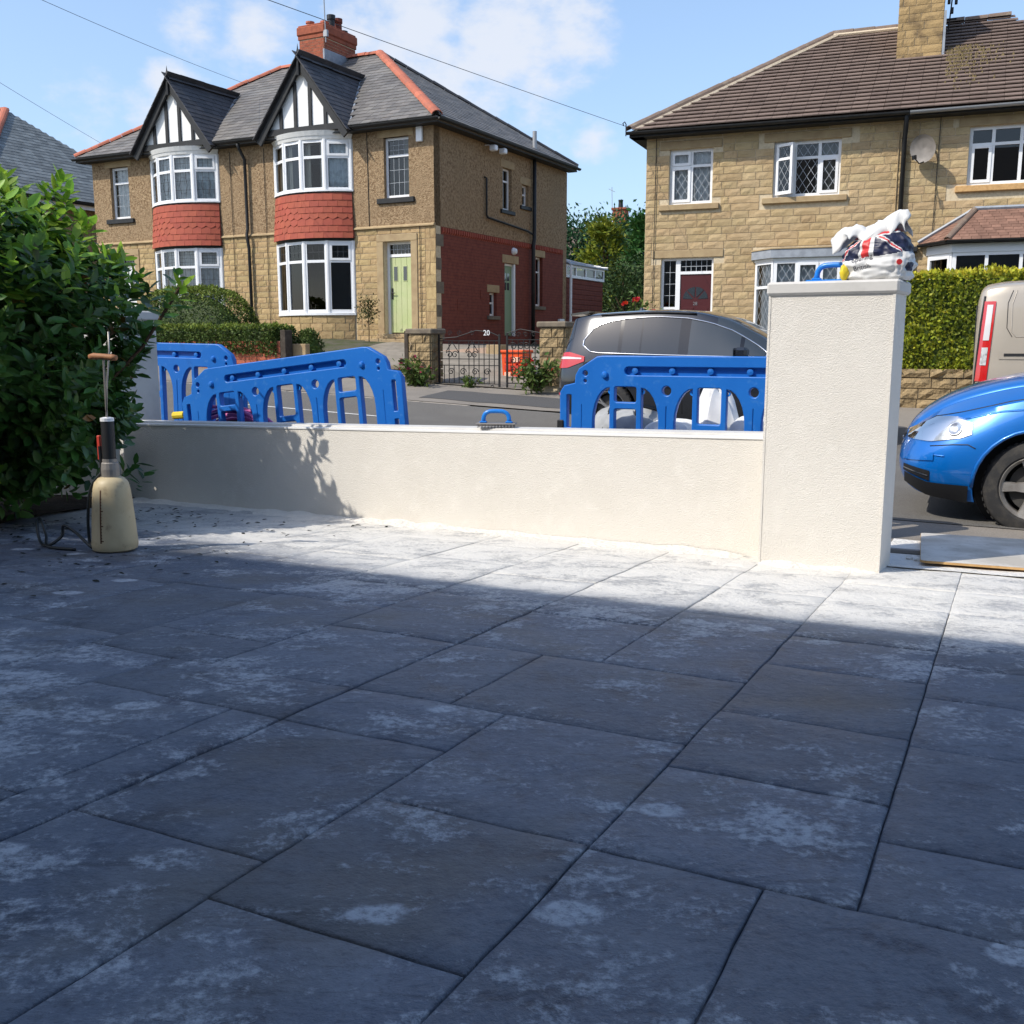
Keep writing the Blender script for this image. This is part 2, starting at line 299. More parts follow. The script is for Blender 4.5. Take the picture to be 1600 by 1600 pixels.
def pieces(parent, name, meshes, Ms, m, cap=300, stuff=None):
    """alike pieces: the nearest `cap` as objects of their own, the rest joined into one part"""
    pw = Matrix.Translation(parent_world(parent)[0]) @ Matrix.Rotation(parent_world(parent)[1], 4, 'Z')
    order = sorted(range(len(Ms)), key=lambda i: (pw @ Ms[i].translation-Vector((0, 0, CZ))).length)
    for q, i in enumerate(order[:cap]):
        o = link(name, meshes[i % len(meshes)], parent); o.matrix_basis = Ms[i]
    rest = order[cap:]
    if rest:
        mb = MB()
        for i in rest:
            me = meshes[i % len(meshes)]; M = Ms[i]
            mb.add([M @ v.co for v in me.vertices], [tuple(p.vertices) for p in me.polygons])
        o = mb.build(stuff or name+'work', m, parent); o['kind'] = 'stuff'; return o
def parent_world(p):
    q = p
    while q.parent is not None: q = q.parent
    return Vector(q.location), q.rotation_euler.z
def basis(o, a, b, c):
    M = Matrix.Identity(4)
    for i in range(3): M[i][0] = a[i]; M[i][1] = b[i]; M[i][2] = c[i]; M[i][3] = o[i]
    return M
def leaf_arrays(pos, dirv, nrm, L, Wd, fold=.25, droop=.15):
    """pos (n,3); a folded, drooping leaf per row -> verts, tris/quads as numpy"""
    d = dirv/np.linalg.norm(dirv, axis=1, keepdims=True); s = np.cross(d, nrm); s /= np.linalg.norm(s, axis=1, keepdims=True)+1e-9; u = np.cross(s, d)
    L = L[:, None]; Wd = Wd[:, None]
    def pt(a, b, c): return pos+d*L*a+s*Wd*b+u*(c*L)
    V = np.stack([pt(0, 0, 0), pt(.35, -.5, .0), pt(.35, 0, -fold*.3), pt(.35, .5, .0), pt(.72, -.40, -droop*.4), pt(.72, 0, -droop*.4-fold*.25), pt(.72, .40, -droop*.4), pt(1, 0, -droop)], 1)
    n = len(pos); Fq = np.array([[0, 2, 1, 1], [0, 3, 2, 2], [1, 2, 5, 4], [2, 3, 6, 5], [4, 5, 7, 7], [5, 6, 7, 7]])
    return V, Fq
LEAFF = [(0, 2, 1), (0, 3, 2), (1, 2, 5, 4), (2, 3, 6, 5), (4, 5, 7), (5, 6, 7)]
def leaves(name, pos, dirv, nrm, L, Wd, m, parent, fold=.25, droop=.15, stuff=True, simple=False):
    n = len(pos)
    if n == 0: return None
    if simple:
        d = dirv/np.linalg.norm(dirv, axis=1, keepdims=True); s = np.cross(d, nrm); s /= np.linalg.norm(s, axis=1, keepdims=True)+1e-9
        V = np.stack([pos, pos+d*L[:, None]*.5+s*Wd[:, None]*.5, pos+d*L[:, None], pos+d*L[:, None]*.5-s*Wd[:, None]*.5], 1); ff = [(0, 1, 2, 3)]; k = 4
    else: V, _ = leaf_arrays(pos, dirv, nrm, L, Wd, fold, droop); ff = LEAFF; k = 8
    me = bpy.data.meshes.new(name); nv = n*k
    loops = np.concatenate([np.array([i for f in ff for i in f])[None, :]+np.arange(n)[:, None]*k]).ravel(); sizes = np.tile([len(f) for f in ff], n)
    me.vertices.add(nv); me.vertices.foreach_set('co', V.reshape(-1).astype(np.float32)); me.loops.add(len(loops)); me.loops.foreach_set('vertex_index', loops.astype(np.int32))
    st = np.concatenate([[0], np.cumsum(sizes)[:-1]]); me.polygons.add(len(sizes)); me.polygons.foreach_set('loop_start', st.astype(np.int32)); me.polygons.foreach_set('loop_total', sizes.astype(np.int32))
    me.update(calc_edges=True); me.validate(); me.materials.append(MATS[m]); o = link(name, me, parent)
    if stuff: o['kind'] = 'stuff'
    return o
def rdir(n): q = RS.normal(size=(n, 3)); return q/np.linalg.norm(q, axis=1, keepdims=True)
# ---------------------------------------------------------------- the lie of the land
TH = R(25); EX = Vector((math.cos(TH), -math.sin(TH), 0)); EN = Vector((math.sin(TH), math.cos(TH), 0))   # along / across the street
def S(u, v, z=0): q = EX*u+EN*v; return Vector((q.x, q.y, z))
def sm(a, b, x): t = max(0, min(1, (x-a)/(b-a))); return t*t*(3-2*t)
def zs(u):
    d = u+6.1
    if d < 0: z = .05-.045*max(d, -14)-.01*min(0, d+14)*.0
    else: z = .05-.012*min(d, 60)
    return z
D1 = Vector((.44333, .89479, -.05229)).normalized(); D2 = Vector((.8935, -.4485, .01081)).normalized()
def dz(x, y): return .3287-.0138*x-.0516*y
DP0 = Vector((0, 0, CZ))-Vector((.01378, .05152, .99858))*.92
def DU(u, v, h=0): return DP0+D1*u+D2*v+Vector((0, 0, h))
def zg(x, y):
    u = x*EX.x+y*EX.y; v = x*EN.x+y*EN.y; st = zs(u)
    if v < 6.2: return dz(x, y) if -14 < y else dz(x, -14)
    if v < 7.7:
        t = sm(6.2, 7.7, v); return dz(x, y)*(1-t)+st*t
    if v < 14.8: return st
    if v < 17.1: return st+.10+.16*(v-14.8)/2.3
    if v < 21.5: return st+.26+.62*sm(17.1, 21.5, v)
    return st+.88
def zu(u, v): p = S(u, v); return zg(p.x, p.y)
def axis(a, b, lo, hi, f, c):
    out = [lo]
    while out[-1] < hi: out.append(out[-1]+(f if a <= out[-1] < b else c))
    return out
xs = axis(-22, 22, -122, 120, .6, 10); ys = axis(-2, 34, -60, 160, .6, 9)
mb = MB(); w = len(ys)
mb.v = [(x, y, zg(x, y)-(.07 if x*EN.x+y*EN.y < 17.1 else 0.0)) for x in xs for y in ys]
mb.f = [(i*w+j, (i+1)*w+j, (i+1)*w+j+1, i*w+j+1) for i in range(len(xs)-1) for j in range(len(ys)-1)]
struct(mb.build('ground', 'groundmix', smooth=True))
def strip(name, u0, u1, v0, v1, off, m, nu=80, nv=6, edge=None):
    mb = MB()
    def fn(a, b):
        u = u0+(u1-u0)*a; v = v0+(v1-v0)*b
        if edge and b in (0.0, 1.0): v += edge*mn.noise(Vector((u*1.7, v*3, 1.3)))
        return S(u, v, zu(u, max(v, 6.2))+off)
    return mb.grid(fn, nu, nv).build(name, m, smooth=True)
struct(strip('road', -70, 70, 7.72, 14.8, 0, 'tarmac', 140, 10))
struct(strip('far_pavement', -60, 60, 14.93, 17.05, 0, 'pavementtar', 130, 5))
struct(strip('near_pavement', -30, 30, 6.0, 7.715, -.004, 'pavementtar', 90, 8))
kr = struct(bpy.data.objects.new('far_kerb', None)); COL.objects.link(kr)
km = MB().bbox(0, 0, -.2, .905, .125, .0, .012).mesh('kerb_stone', 'kerbstone')
for i in range(64):
    u = -26+i*.915; p = S(u, 14.805, zu(u+.45, 14.95)+(.012 if not -8.6 < u < -5.6 else -.06)); o = link('kerb_stone', km, kr); o.location = p; o.rotation_euler = (0, math.atan2(zs(u)-zs(u+.9), .9), -TH)
kn = struct(bpy.data.objects.new('near_kerb', None)); COL.objects.link(kn)
for i in range(13):
    u = -14+i*.915; p = S(u, 7.565, zu(u+.45, 7.6)+(.05 if u < -3 else .004)); o = link('kerb_stone', km, kn); o.location = p; o.rotation_euler = (0, math.atan2(zs(u)-zs(u+.9), .9), -TH)
struct(strip('tarmac_patch', -8.9, -4.4, 15.25, 16.35, .006, 'darkpatch', 20, 3, .12), 'dark tarmac patch laid in the far pavement')
struct(strip('road_marking', -11.2, -7.9, 12.95, 13.05, .005, 'roadpaint', 12, 1), 'thin worn white line painted on the road')
# garden paving in front of number 20
struct(strip('garden_path', -13.2, -5.0, 17.12, 24.5, .012, 'flagging', 30, 24))
# ---------------------------------------------------------------- driveway of imprinted slabs
def slabmat():
    m = bpy.data.materials.new('slab'); m.use_nodes = True; t = m.node_tree; n = t.nodes; l = t.links; b = n['Principled BSDF']
    g = n.new('ShaderNodeNewGeometry'); oi = n.new('ShaderNodeObjectInfo')
    def mp(scale, rot=0, off=0):
        q = n.new('ShaderNodeMapping'); q.inputs['Scale'].default_value = scale; q.inputs['Rotation'].default_value = (0, 0, rot)
        if off:
            cb = n.new('ShaderNodeVectorMath'); cb.operation = 'MULTIPLY_ADD'; cb.inputs[1].default_value = (1, 1, 1); l.new(g.outputs['Position'], cb.inputs[0])
            vv = n.new('ShaderNodeMath'); vv.operation = 'MULTIPLY'; vv.inputs[1].default_value = off; l.new(oi.outputs['Random'], vv.inputs[0]); l.new(vv.outputs[0], cb.inputs[2]); l.new(cb.outputs[0], q.inputs[0])
        else: l.new(g.outputs['Position'], q.inputs[0])
        return q.outputs[0]
    def nz(vec, s, d=6, r=.6, dist=0):
        q = n.new('ShaderNodeTexNoise'); q.inputs['Scale'].default_value = s; q.inputs['Detail'].default_value = d; q.inputs['Roughness'].default_value = r; q.inputs['Distortion'].default_value = dist; l.new(vec, q.inputs['Vector']); return q.outputs['Fac']
    def mr(v, a, c, lo=0, hi=1, sm_=False):
        q = n.new('ShaderNodeMapRange'); q.inputs['From Min'].default_value = a; q.inputs['From Max'].default_value = c; q.inputs['To Min'].default_value = lo; q.inputs['To Max'].default_value = hi
        if sm_: q.interpolation_type = 'SMOOTHSTEP'
        l.new(v, q.inputs['Value']); return q.outputs[0]
    def ma(op, a, c, cl=False):
        q = n.new('ShaderNodeMath'); q.operation = op; q.use_clamp = cl
        for i, z in enumerate((a, c)):
            if hasattr(z, 'links'): l.new(z, q.inputs[i])
            else: q.inputs[i].default_value = z
        return q.outputs[0]
    def mix(f, a, c):
        q = n.new('ShaderNodeMixRGB')
        l.new(f, q.inputs[0])
        for i, z in ((1, a), (2, c)):
            if hasattr(z, 'links'): l.new(z, q.inputs[i])
            else: q.inputs[i].default_value = (*z, 1)
        return q.outputs[0]
    P1 = mp((1, 1, 1)); PS = mp((1, 1.45, 1), R(14))
    big = nz(P1, .85, 3); mid = nz(P1, 5.5, 7, .70); fin = nz(P1, 42, 5, .75); sme = nz(PS, 3.3, 8, .74, .35)
    base = mix(mr(big, .35, .68), (.070, .088, .128), (.122, .142, .182))
    base = mix(mr(mid, .50, .64, 0, .75), base, (.150, .168, .205))  # mottling that also paints relief shading: high spots lighter, low spots darker
    base = mix(mr(mid, .45, .34, 0, .85), base, (.034, .042, .066))
    base = mix(mr(fin, .52, .66, 0, .45), base, (.185, .205, .245)); base = mix(mr(fin, .46, .34, 0, .5), base, (.032, .040, .062))
    strk = nz(mp((1, 5.5, 1), R(-20)), 3.2, 6, .72, .5); base = mix(mr(strk, .58, .66, 0, .6), base, (.030, .036, .054))
    base = mix(mr(nz(PS, 1.1, 3), .52, .68, 0, .55), base, (.105, .098, .088))
    rv = mr(oi.outputs['Random'], 0, 1, .84, 1.14); hs = n.new('ShaderNodeHueSaturation'); l.new(base, hs.inputs['Color']); l.new(rv, hs.inputs['Value']); base = hs.outputs[0]
    # distance towards the wall: render dust lies thicker, whitened further for the sunlit strip
    dt = n.new('ShaderNodeVectorMath'); dt.operation = 'DOT_PRODUCT'; l.new(g.outputs['Position'], dt.inputs[0]); dt.inputs[1].default_value = tuple(D1)
    dr = n.new('ShaderNodeVectorMath'); dr.operation = 'DOT_PRODUCT'; l.new(g.outputs['Position'], dr.inputs[0]); dr.inputs[1].default_value = tuple(D2)
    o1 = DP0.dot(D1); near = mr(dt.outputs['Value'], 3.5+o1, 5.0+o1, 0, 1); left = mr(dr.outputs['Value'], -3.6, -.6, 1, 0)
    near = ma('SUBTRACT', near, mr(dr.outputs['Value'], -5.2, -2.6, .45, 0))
    s_ = ma('ADD', ma('ADD', sme, ma('MULTIPLY', ma('SUBTRACT', fin, .5), .40)), ma('ADD', ma('MULTIPLY', ma('SUBTRACT', big, .5), .22), ma('ADD', ma('MULTIPLY', near, .13), ma('ADD', ma('MULTIPLY', left, .020), ma('MULTIPLY', ma('SUBTRACT', oi.outputs['Random'], .5), .07)))))
    dust = ma('MULTIPLY', mr(s_, .545, .655, 0, .74), mr(fin, .36, .56, .45, 1.0))
    speck = mr(ma('ADD', fin, ma('MULTIPLY', near, .12)), .66, .78, 0, .55); dust = ma('MAXIMUM', dust, speck)
    # boot-sized blobs of pale dust
    vo = n.new('ShaderNodeTexVoronoi'); vo.inputs['Scale'].default_value = 2.6; vo.inputs['Randomness'].default_value = 1; l.new(PS, vo.inputs['Vector'])
    ds = ma('ADD', vo.outputs['Distance'], ma('MULTIPLY', ma('SUBTRACT', mid, .5), .28))
    blob = ma('MULTIPLY', mr(ds, .15, .19, 1, 0), mr(fin, .36, .54, .25, 1.0))
    cs = n.new('ShaderNodeSeparateColor'); l.new(vo.outputs['Color'], cs.inputs[0]); blob = ma('MULTIPLY', blob, mr(cs.outputs[0], .55, .62, 0, .8)); dust = ma('MAXIMUM', dust, blob)
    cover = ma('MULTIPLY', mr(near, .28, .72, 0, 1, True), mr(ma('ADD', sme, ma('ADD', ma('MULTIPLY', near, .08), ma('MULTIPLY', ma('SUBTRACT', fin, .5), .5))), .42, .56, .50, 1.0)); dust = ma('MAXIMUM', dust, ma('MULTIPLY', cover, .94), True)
    colr = mix(dust, base, mix(mr(near, .1, .65), (.44, .475, .53), (.70, .675, .625)))  # dust colour carries the light: cool tone for shade, warm white for sun
    l.new(colr, b.inputs['Base Color'])
    l.new(ma('ADD', mr(mid, .3, .7, .46, .62), ma('MULTIPLY', dust, .35)), b.inputs['Roughness']); b.inputs['Specular IOR Level'].default_value = .35
    hh = ma('ADD', ma('ADD', ma('MULTIPLY', mid, .7), ma('MULTIPLY', fin, .10)), ma('ADD', ma('MULTIPLY', sme, .6), ma('MULTIPLY', dust, .06)))
    bp = n.new('ShaderNodeBump'); bp.inputs['Strength'].default_value = 1.0; bp.inputs['Distance'].default_value = .034; l.new(hh, bp.inputs['Height']); l.new(bp.outputs[0], b.inputs['Normal'])
    MATS['slab'] = m
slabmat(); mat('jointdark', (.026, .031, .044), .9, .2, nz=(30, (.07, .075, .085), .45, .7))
SL = []
def col(v0, v1, us):
    for a, b in zip(us[:-1], us[1:]): SL.append((v0, v1, a, b))
col(-.20, .40, [1.85, 2.18, 2.84, 3.34, 3.78, 4.08, 4.75, 5.32, 6.1])
col(-.73, -.20, [1.85, 2.38, 2.88, 3.49, 3.98, 4.75, 5.32, 6.1])
SL += [(-.37, .40, .60, 1.85), (-.73, -.37, .75, 1.85), (-.37, .4, -.3, .6), (-.73, -.37, -.3, .75)]
col(-1.27, -.73, [-.3, .55, 1.33, 1.86, 2.55]); SL += [(-1.46, -.73, 2.55, 3.22)]; col(-1.24, -.73, [3.22, 4.18, 4.85]); SL += [(-1.24, -.73, 4.85, 5.45), (-1.24, -.73, 5.45, 6.1)]
col(-1.81, -1.27, [-.3, .85, 1.49, 2.20, 2.55]); SL += [(-1.81, -1.46, 2.55, 3.22)]; col(-1.81, -1.24, [3.22, 3.86, 4.25, 4.85, 5.5, 6.2])
SL += [(-1.99, -1.81, 1.30, 2.20), (-2.57, -1.99, 1.49, 2.20), (-2.57, -1.81, 2.20, 2.55), (-2.57, -1.81, .7, 1.30), (-2.57, -1.99, 1.30, 1.49), (-2.57, -1.81, -.3, .7)]
col(-2.40, -1.81, [2.55, 3.22, 4.02, 4.62, 5.3, 6.3]); SL += [(-2.98, -2.40, 2.55, 2.87), (-2.98, -2.40, 2.87, 3.62), (-2.98, -2.40, 3.62, 4.08), (-2.98, -2.40, 4.08, 4.9), (-2.98, -2.40, 4.9, 5.5), (-2.98, -2.40, 5.5, 6.4), (-2.98, -2.57, 1.6, 2.55), (-2.98, -2.57, .6, 1.6), (-2.98, -2.57, -.3, .6)]
v = -2.98; k = 0
while v > -7.3:
    wv = (.62, .5, .58, .68)[k % 4]; u = -.3-.2*(k % 3); us = [u]; rq = random.Random(50+k)
    while us[-1] < 6.3: us.append(us[-1]+rq.choice((.42, .6, .75, .9)))
    us[-1] = 6.75; col(v-wv, v, us); v -= wv; k += 1
v = .4; k = 0
while v < 4:
    wv = (.55, .62, .5)[k % 3]; us = [-.3]; rq = random.Random(80+k)
    while us[-1] < 5.6: us.append(us[-1]+rq.choice((.42, .6, .75, .9)))
    us[-1] = 6.1; col(v, v+wv, us); v += wv; k += 1
dw = MB(); dw.quad(DU(-2, -8, -.009), DU(-2, 4.2, -.009), DU(6.15, 4.2, -.009), DU(6.8, -8, -.009)); drv = struct(dw.build('driveway', 'jointdark'))
for (v0, v1, u0, u1) in SL:
    g = .0020 if u0 < 4.6 else .0008; ed_h = .0042 if u0 < 4.6 else .0018; nx, ny = max(3, int((v1-v0)/.07)), max(3, int((u1-u0)/.07)); mb = MB(); a0, a1, b0, b1 = u0+g, u1-g, v0+g+(.003 if v0 == -1.81 else 0), v1-g-(.003 if v1 == -1.81 else 0); hoff = random.uniform(-.002, .002)
    vs = []; fs = []
    cs = [0]+[.005/(b1-b0)]+[(.012+(i+1)/(nx)*(b1-b0-.024))/(b1-b0) for i in range(nx-1)]+[1-.005/(b1-b0)]+[1]
    rs_ = [0]+[.005/(a1-a0)]+[(.012+(i+1)/(ny)*(a1-a0-.024))/(a1-a0) for i in range(ny-1)]+[1-.005/(a1-a0)]+[1]
    for i, r_ in enumerate(rs_):
        for j, c_ in enumerate(cs):
            uu = a0+(a1-a0)*r_; vv = b0+(b1-b0)*c_; ed = i in (0, len(rs_)-1) or j in (0, len(cs)-1)
            jx = mn.noise(Vector((uu*9, vv*9, 3)))*.0022 if ed else 0; jy = mn.noise(Vector((uu*9, vv*9, 8)))*.0022 if ed else 0
            h = hoff+.0045*mn.noise(Vector((uu*5, vv*5, .5)))+.002*mn.noise(Vector((uu*15, vv*15, 5)))-(ed_h if ed else 0)
            vs.append(DU(uu+jx, vv+jy, h))
    nc = len(cs); nr = len(rs_)
    fs = [(i*nc+j, i*nc+j+1, (i+1)*nc+j+1, (i+1)*nc+j) for i in range(nr-1) for j in range(nc-1)]
    ring = [j for j in range(nc)]+[i*nc+nc-1 for i in range(1, nr)]+[(nr-1)*nc+j for j in range(nc-2, -1, -1)]+[i*nc for i in range(nr-2, 0, -1)]
    o0 = len(vs); vs += [Vector(vs[i])+Vector((0, 0, -.02)) for i in ring]; m_ = len(ring)
    fs += [(ring[i], o0+i, o0+(i+1) % m_, ring[(i+1) % m_]) for i in range(m_)]
    # face winding: D1 x D2 points down, so flip
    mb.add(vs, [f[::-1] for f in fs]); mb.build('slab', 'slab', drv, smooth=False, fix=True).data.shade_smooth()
# soil bed under the laurel
def bed(a, b):
    u = 4.3+b*2.3; edge = -6.12-.30*(u-4.57)+.05*mn.noise(Vector((u*2, 1, 0)))
    v = edge-a*3.2; return DU(u, v, .02+.05*a+.035*mn.noise(Vector((u*4, v*4, 2))))
struct(MB().grid(bed, 30, 26).build('soil_bed', 'soil', smooth=True))
# ---------------------------------------------------------------- the house behind the camera that shades the drive
def wall_holes(mb, x0, x1, z0, z1, holes, y0=0, th=.28):
    """wall in the xz plane, outer face at y0, with reveals to openings (x0,x1,z0,z1)"""
    X = sorted({x0, x1}|{h[0] for h in holes}|{h[1] for h in holes}); Z = sorted({z0, z1}|{h[2] for h in holes}|{h[3] for h in holes})
    X = [x for x in X if x0 <= x <= x1]; Z = [z for z in Z if z0 <= z <= z1]
    def inside(x, z): return any(h[0]-1e-6 < x < h[1]+1e-6 and h[2]-1e-6 < z < h[3]+1e-6 for h in holes)
    for i in range(len(X)-1):
        for j in range(len(Z)-1):
            if inside((X[i]+X[i+1])/2, (Z[j]+Z[j+1])/2): continue
            mb.quad((X[i], y0, Z[j]), (X[i+1], y0, Z[j]), (X[i+1], y0, Z[j+1]), (X[i], y0, Z[j+1]))
            mb.quad((X[i+1], y0+th, Z[j]), (X[i], y0+th, Z[j]), (X[i], y0+th, Z[j+1]), (X[i+1], y0+th, Z[j+1]))
    for h in holes:
        a, b, c, d = max(h[0], x0), min(h[1], x1), max(h[2], z0), min(h[3], z1)
        mb.quad((a, y0, c), (a, y0, d), (a, y0+th, d), (a, y0+th, c)); mb.quad((b, y0, c), (b, y0+th, c), (b, y0+th, d), (b, y0, d))
        mb.quad((a, y0, d), (b, y0, d), (b, y0+th, d), (a, y0+th, d)); mb.quad((a, y0, c), (a, y0+th, c), (b, y0+th, c), (b, y0, c))
    mb.quad((x0, y0, z1), (x1, y0, z1), (x1, y0+th, z1), (x0, y0+th, z1)); mb.quad((x0, y0, z0), (x0, y0+th, z0), (x0, y0+th, z1), (x0, y0, z1)); mb.quad((x1, y0, z0), (x1, y0, z1), (x1, y0+th, z1), (x1, y0+th, z0))
    return mb
hp = DU(-1.0, 0); oh = thing('rendered_house', 'pale rendered house at the head of the driveway, shading it', 'house', (hp.x, hp.y, hp.z), PI-math.atan2(-D2.y, D2.x)*1.0)
oh.rotation_euler = (0, 0, math.atan2(D2.y, D2.x)+PI)     # local -y looks down the drive
EV = 6.15                                                # eaves height above the drive
hl = [(-6, -4.4, 3.6, 5.0), (-1, .6, 3.6, 5.0), (4, 5.6, 3.6, 5.0), (3.4, 6, .8, 2.4)]
wall_holes(MB(), -11, 13, -.6, EV-.02, hl).build('wall', 'smoothrender', oh)
MB().box(-11, .28, -.6, -10.7, 8, EV-.02).box(12.7, .28, -.6, 13, 8, EV-.02).box(-11, 8, -.6, 13, 8.3, EV-.02).build('side_wall', 'smoothrender', oh)
mb = MB(); mb.prism([(-.38, EV), (4.15, EV+2.9), (8.68, EV), (8.68, EV-.12), (-.38, EV-.12)], -11.3, 13.3, 'x'); mb.build('roof', 'slate', oh)
for h in hl: MB().box(h[0], .12, h[2], h[1], .18, h[3]).build('window', 'carglass', oh)
# ---------------------------------------------------------------- rendered boundary wall and piers
def facing(o, a, b):          # world frame: origin o, local x along a->b (horizontal)
    return math.atan2(b[1]-a[1], b[0]-a[0])
WL = Vector((-3.30, 8.56)); WR = Vector((1.50, 5.80)); wl_len = (WR-WL).length; wrz = facing(None, WL, WR)
bw = thing('boundary_wall', 'low cream rendered garden wall running between two rendered piers', 'wall', (WL.x, WL.y, 0), wrz)
zt0, zt1 = .575, .712; zb0, zb1 = -.14, -.06
def wtop(x): return zt0+(zt1-zt0)*x/wl_len
mb = MB(); TK = .24
def wface(a, b):
    x = a*wl_len; z = (zb0+(zb1-zb0)*a)*(1-b)+(wtop(x)-.012)*b
    return (x, .004*mn.noise(Vector((x*1.5, z*2, 0))), z)
mb.grid(wface, 60, 8); mb.quad((wl_len, TK, zb1), (0, TK, zb0), (0, TK, zt0-.012), (wl_len, TK, zt1-.012))
mb.quad((0, 0, zb0), (0, 0, zt0-.012), (0, TK, zt0-.012), (0, TK, zb0)); mb.build('render_coat', 'render', bw)
MB().add([(0, -.006, zt0-.013), (wl_len, -.006, zt1-.013), (wl_len, TK+.006, zt1-.013), (0, TK+.006, zt0-.013), (0, -.006, zt0), (wl_len, -.006, zt1), (wl_len, TK+.006, zt1), (0, TK+.006, zt0)],
         [(3, 2, 1, 0), (4, 5, 6, 7), (0, 1, 5, 4), (1, 2, 6, 5), (2, 3, 7, 6), (3, 0, 4, 7)]).build('top_bead', 'bead', bw)
MB().add([(0, .05, zt0+.001), (wl_len, .05, zt1+.001), (wl_len, TK-.02, zt1+.001), (0, TK-.02, zt0+.001), (0, .06, zt0+.016), (wl_len, .06, zt1+.016), (wl_len, TK-.03, zt1+.016), (0, TK-.03, zt0+.016)],
         [(3, 2, 1, 0), (4, 5, 6, 7), (0, 1, 5, 4), (1, 2, 6, 5), (2, 3, 7, 6), (3, 0, 4, 7)]).build('coping', 'smoothrender', bw)
# a short return of the same wall behind the laurel
rt = thing('return_wall', 'short white rendered wall end half hidden by the laurel bush', 'wall', (WL.x-.02, WL.y-.05, 0), wrz+R(195))
MB().bbox(0, -.02, -.1, 1.9, .2, .56, .008).build('render_coat', 'render', rt); MB().bbox(-.0, -.03, .561, 1.9, .21, .585, .006).build('coping', 'smoothrender', rt)
prz = R(-30); px_ = Vector((math.cos(prz), math.sin(prz), 0)); PW, PD = .650, .33; pc = Vector((1.983, 5.273, 0))-px_*.024
po = pc-px_*PW
pr = thing('gate_pier', 'tall square cream rendered pier carrying the filled plaster bag', 'pier', (po.x, po.y, 0), prz)
mb = MB(); ZP = 1.50
def pface(f, n, m_):
    mb.grid(f, n, m_)
for f in ((lambda a, b: (PW*a, .0022*mn.noise(Vector((a*3, b*6, 0))), -.10+(ZP+.10)*b)), (lambda a, b: (PW, PD*a, -.10+(ZP+.10)*b)), (lambda a, b: (PW*(1-a), PD, -.10+(ZP+.10)*b)), (lambda a, b: (0, PD*(1-a), -.10+(ZP+.10)*b))): pface(f, 10, 20)
mb.build('render_coat', 'render', pr)
b4 = MB(); b4.box(PW-.012, -.003, -.1, PW+.003, .009, ZP-.001).box(-.003, -.003, -.1, .009, .009, ZP-.001); b4.build('corner_bead', 'render', pr)
MB().bbox(-.014, -.018, ZP, PW+.020, PD+.020, ZP+.070, .012).build('cap', 'smoothrender', pr)
lp = thing('pier', 'shaded pale rendered pier with flat cap behind the laurel', 'pier', (-3.84, 9.0, 0), wrz)
MB().bbox(0, 0, -.1, .56, .42, 1.44, .006).build('render_coat', 'smoothrender', lp); MB().bbox(-.025, -.025, 1.441, .585, .445, 1.52, .012).build('cap', 'smoothrender', lp)
# render droppings along the foot of the wall and pier
def spill(name, label, a, b, n, base, w0, parent=None):
    mb = MB(); A = Vector(a); B = Vector(b); d = (B-A).normalized(); nrm = Vector((d.y, -d.x)); L = (B-A).length; k = 7
    def fn(i, j):
        x = L*i; ww = w0*(.55+.9*abs(mn.noise(Vector((x*2.1, 5, 0))))+.35*mn.noise(Vector((x*9, 2, 0))))
        q = A+d*x+nrm*(ww*j-.01); h = (1-j)**1.5*(.012+.030*abs(mn.noise(Vector((x*3.3, 1, 7)))))+.007*mn.noise(Vector((x*16, j*5, 3)))*(1-j)*j*3-.006*j; h *= min(1, (1-i)*25)*min(1, i*25)
        return (q.x, q.y, dz(q.x, q.y)-.004+h+base)
    mb.grid(fn, n, k); o = mb.build(name, 'dust', None, smooth=True); o['kind'] = 'stuff'; o['label'] = label; o['category'] = 'dust'; return o
spill('render_droppings', 'pale crumbs of render heaped along the foot of the low wall', WL, (WR.x-.12, WR.y+.05), 200, .004, .30)
spill('render_droppings', 'pale crumbs of render round the foot of the tall pier', (po.x, po.y), (pc.x, pc.y), 50, .004, .13)
# ---------------------------------------------------------------- house building kit (all in house-local metres: x right along the front, y back, z up)
def stone_mesh(name, m, k=3, bulge=.5, seed=0):
    out = []
    for q in range(k):
        rq = random.Random(seed+q); mb = MB(); nx, nz_ = 4, 2; vs = []
        for i in range(nx+1):
            for j in range(nz_+1):
                ed = i in (0, nx) or j in (0, nz_); vs.append(((i/nx-.5), -(.55 if ed else .8+bulge*rq.uniform(-.6, .6)), (j/nz_-.5)))
        w = nz_+1; fs = [(i*w+j, (i+1)*w+j, (i+1)*w+j+1, i*w+j+1) for i in range(nx) for j in range(nz_)]
        ring = [i*w for i in range(nx+1)]+[nx*w+j for j in range(1, nz_+1)]+[i*w+nz_ for i in range(nx-1, -1, -1)]+[j for j in range(nz_-1, 0, -1)]
        o0 = len(vs); vs += [(vs[i][0], .3, vs[i][2]) for i in ring]; n = len(ring); fs += [(ring[i], o0+i, o0+(i+1) % n, ring[(i+1) % n])[::-1] for i in range(n)]
        mb.add(vs, fs); out.append(mb.mesh(name, m))
    return out
STONE = stone_mesh('stone', 'stone'); STONE20 = stone_mesh('stone', 'stone20', seed=9); GRIT = stone_mesh('stone', 'gritstone', bulge=1.1, seed=20)
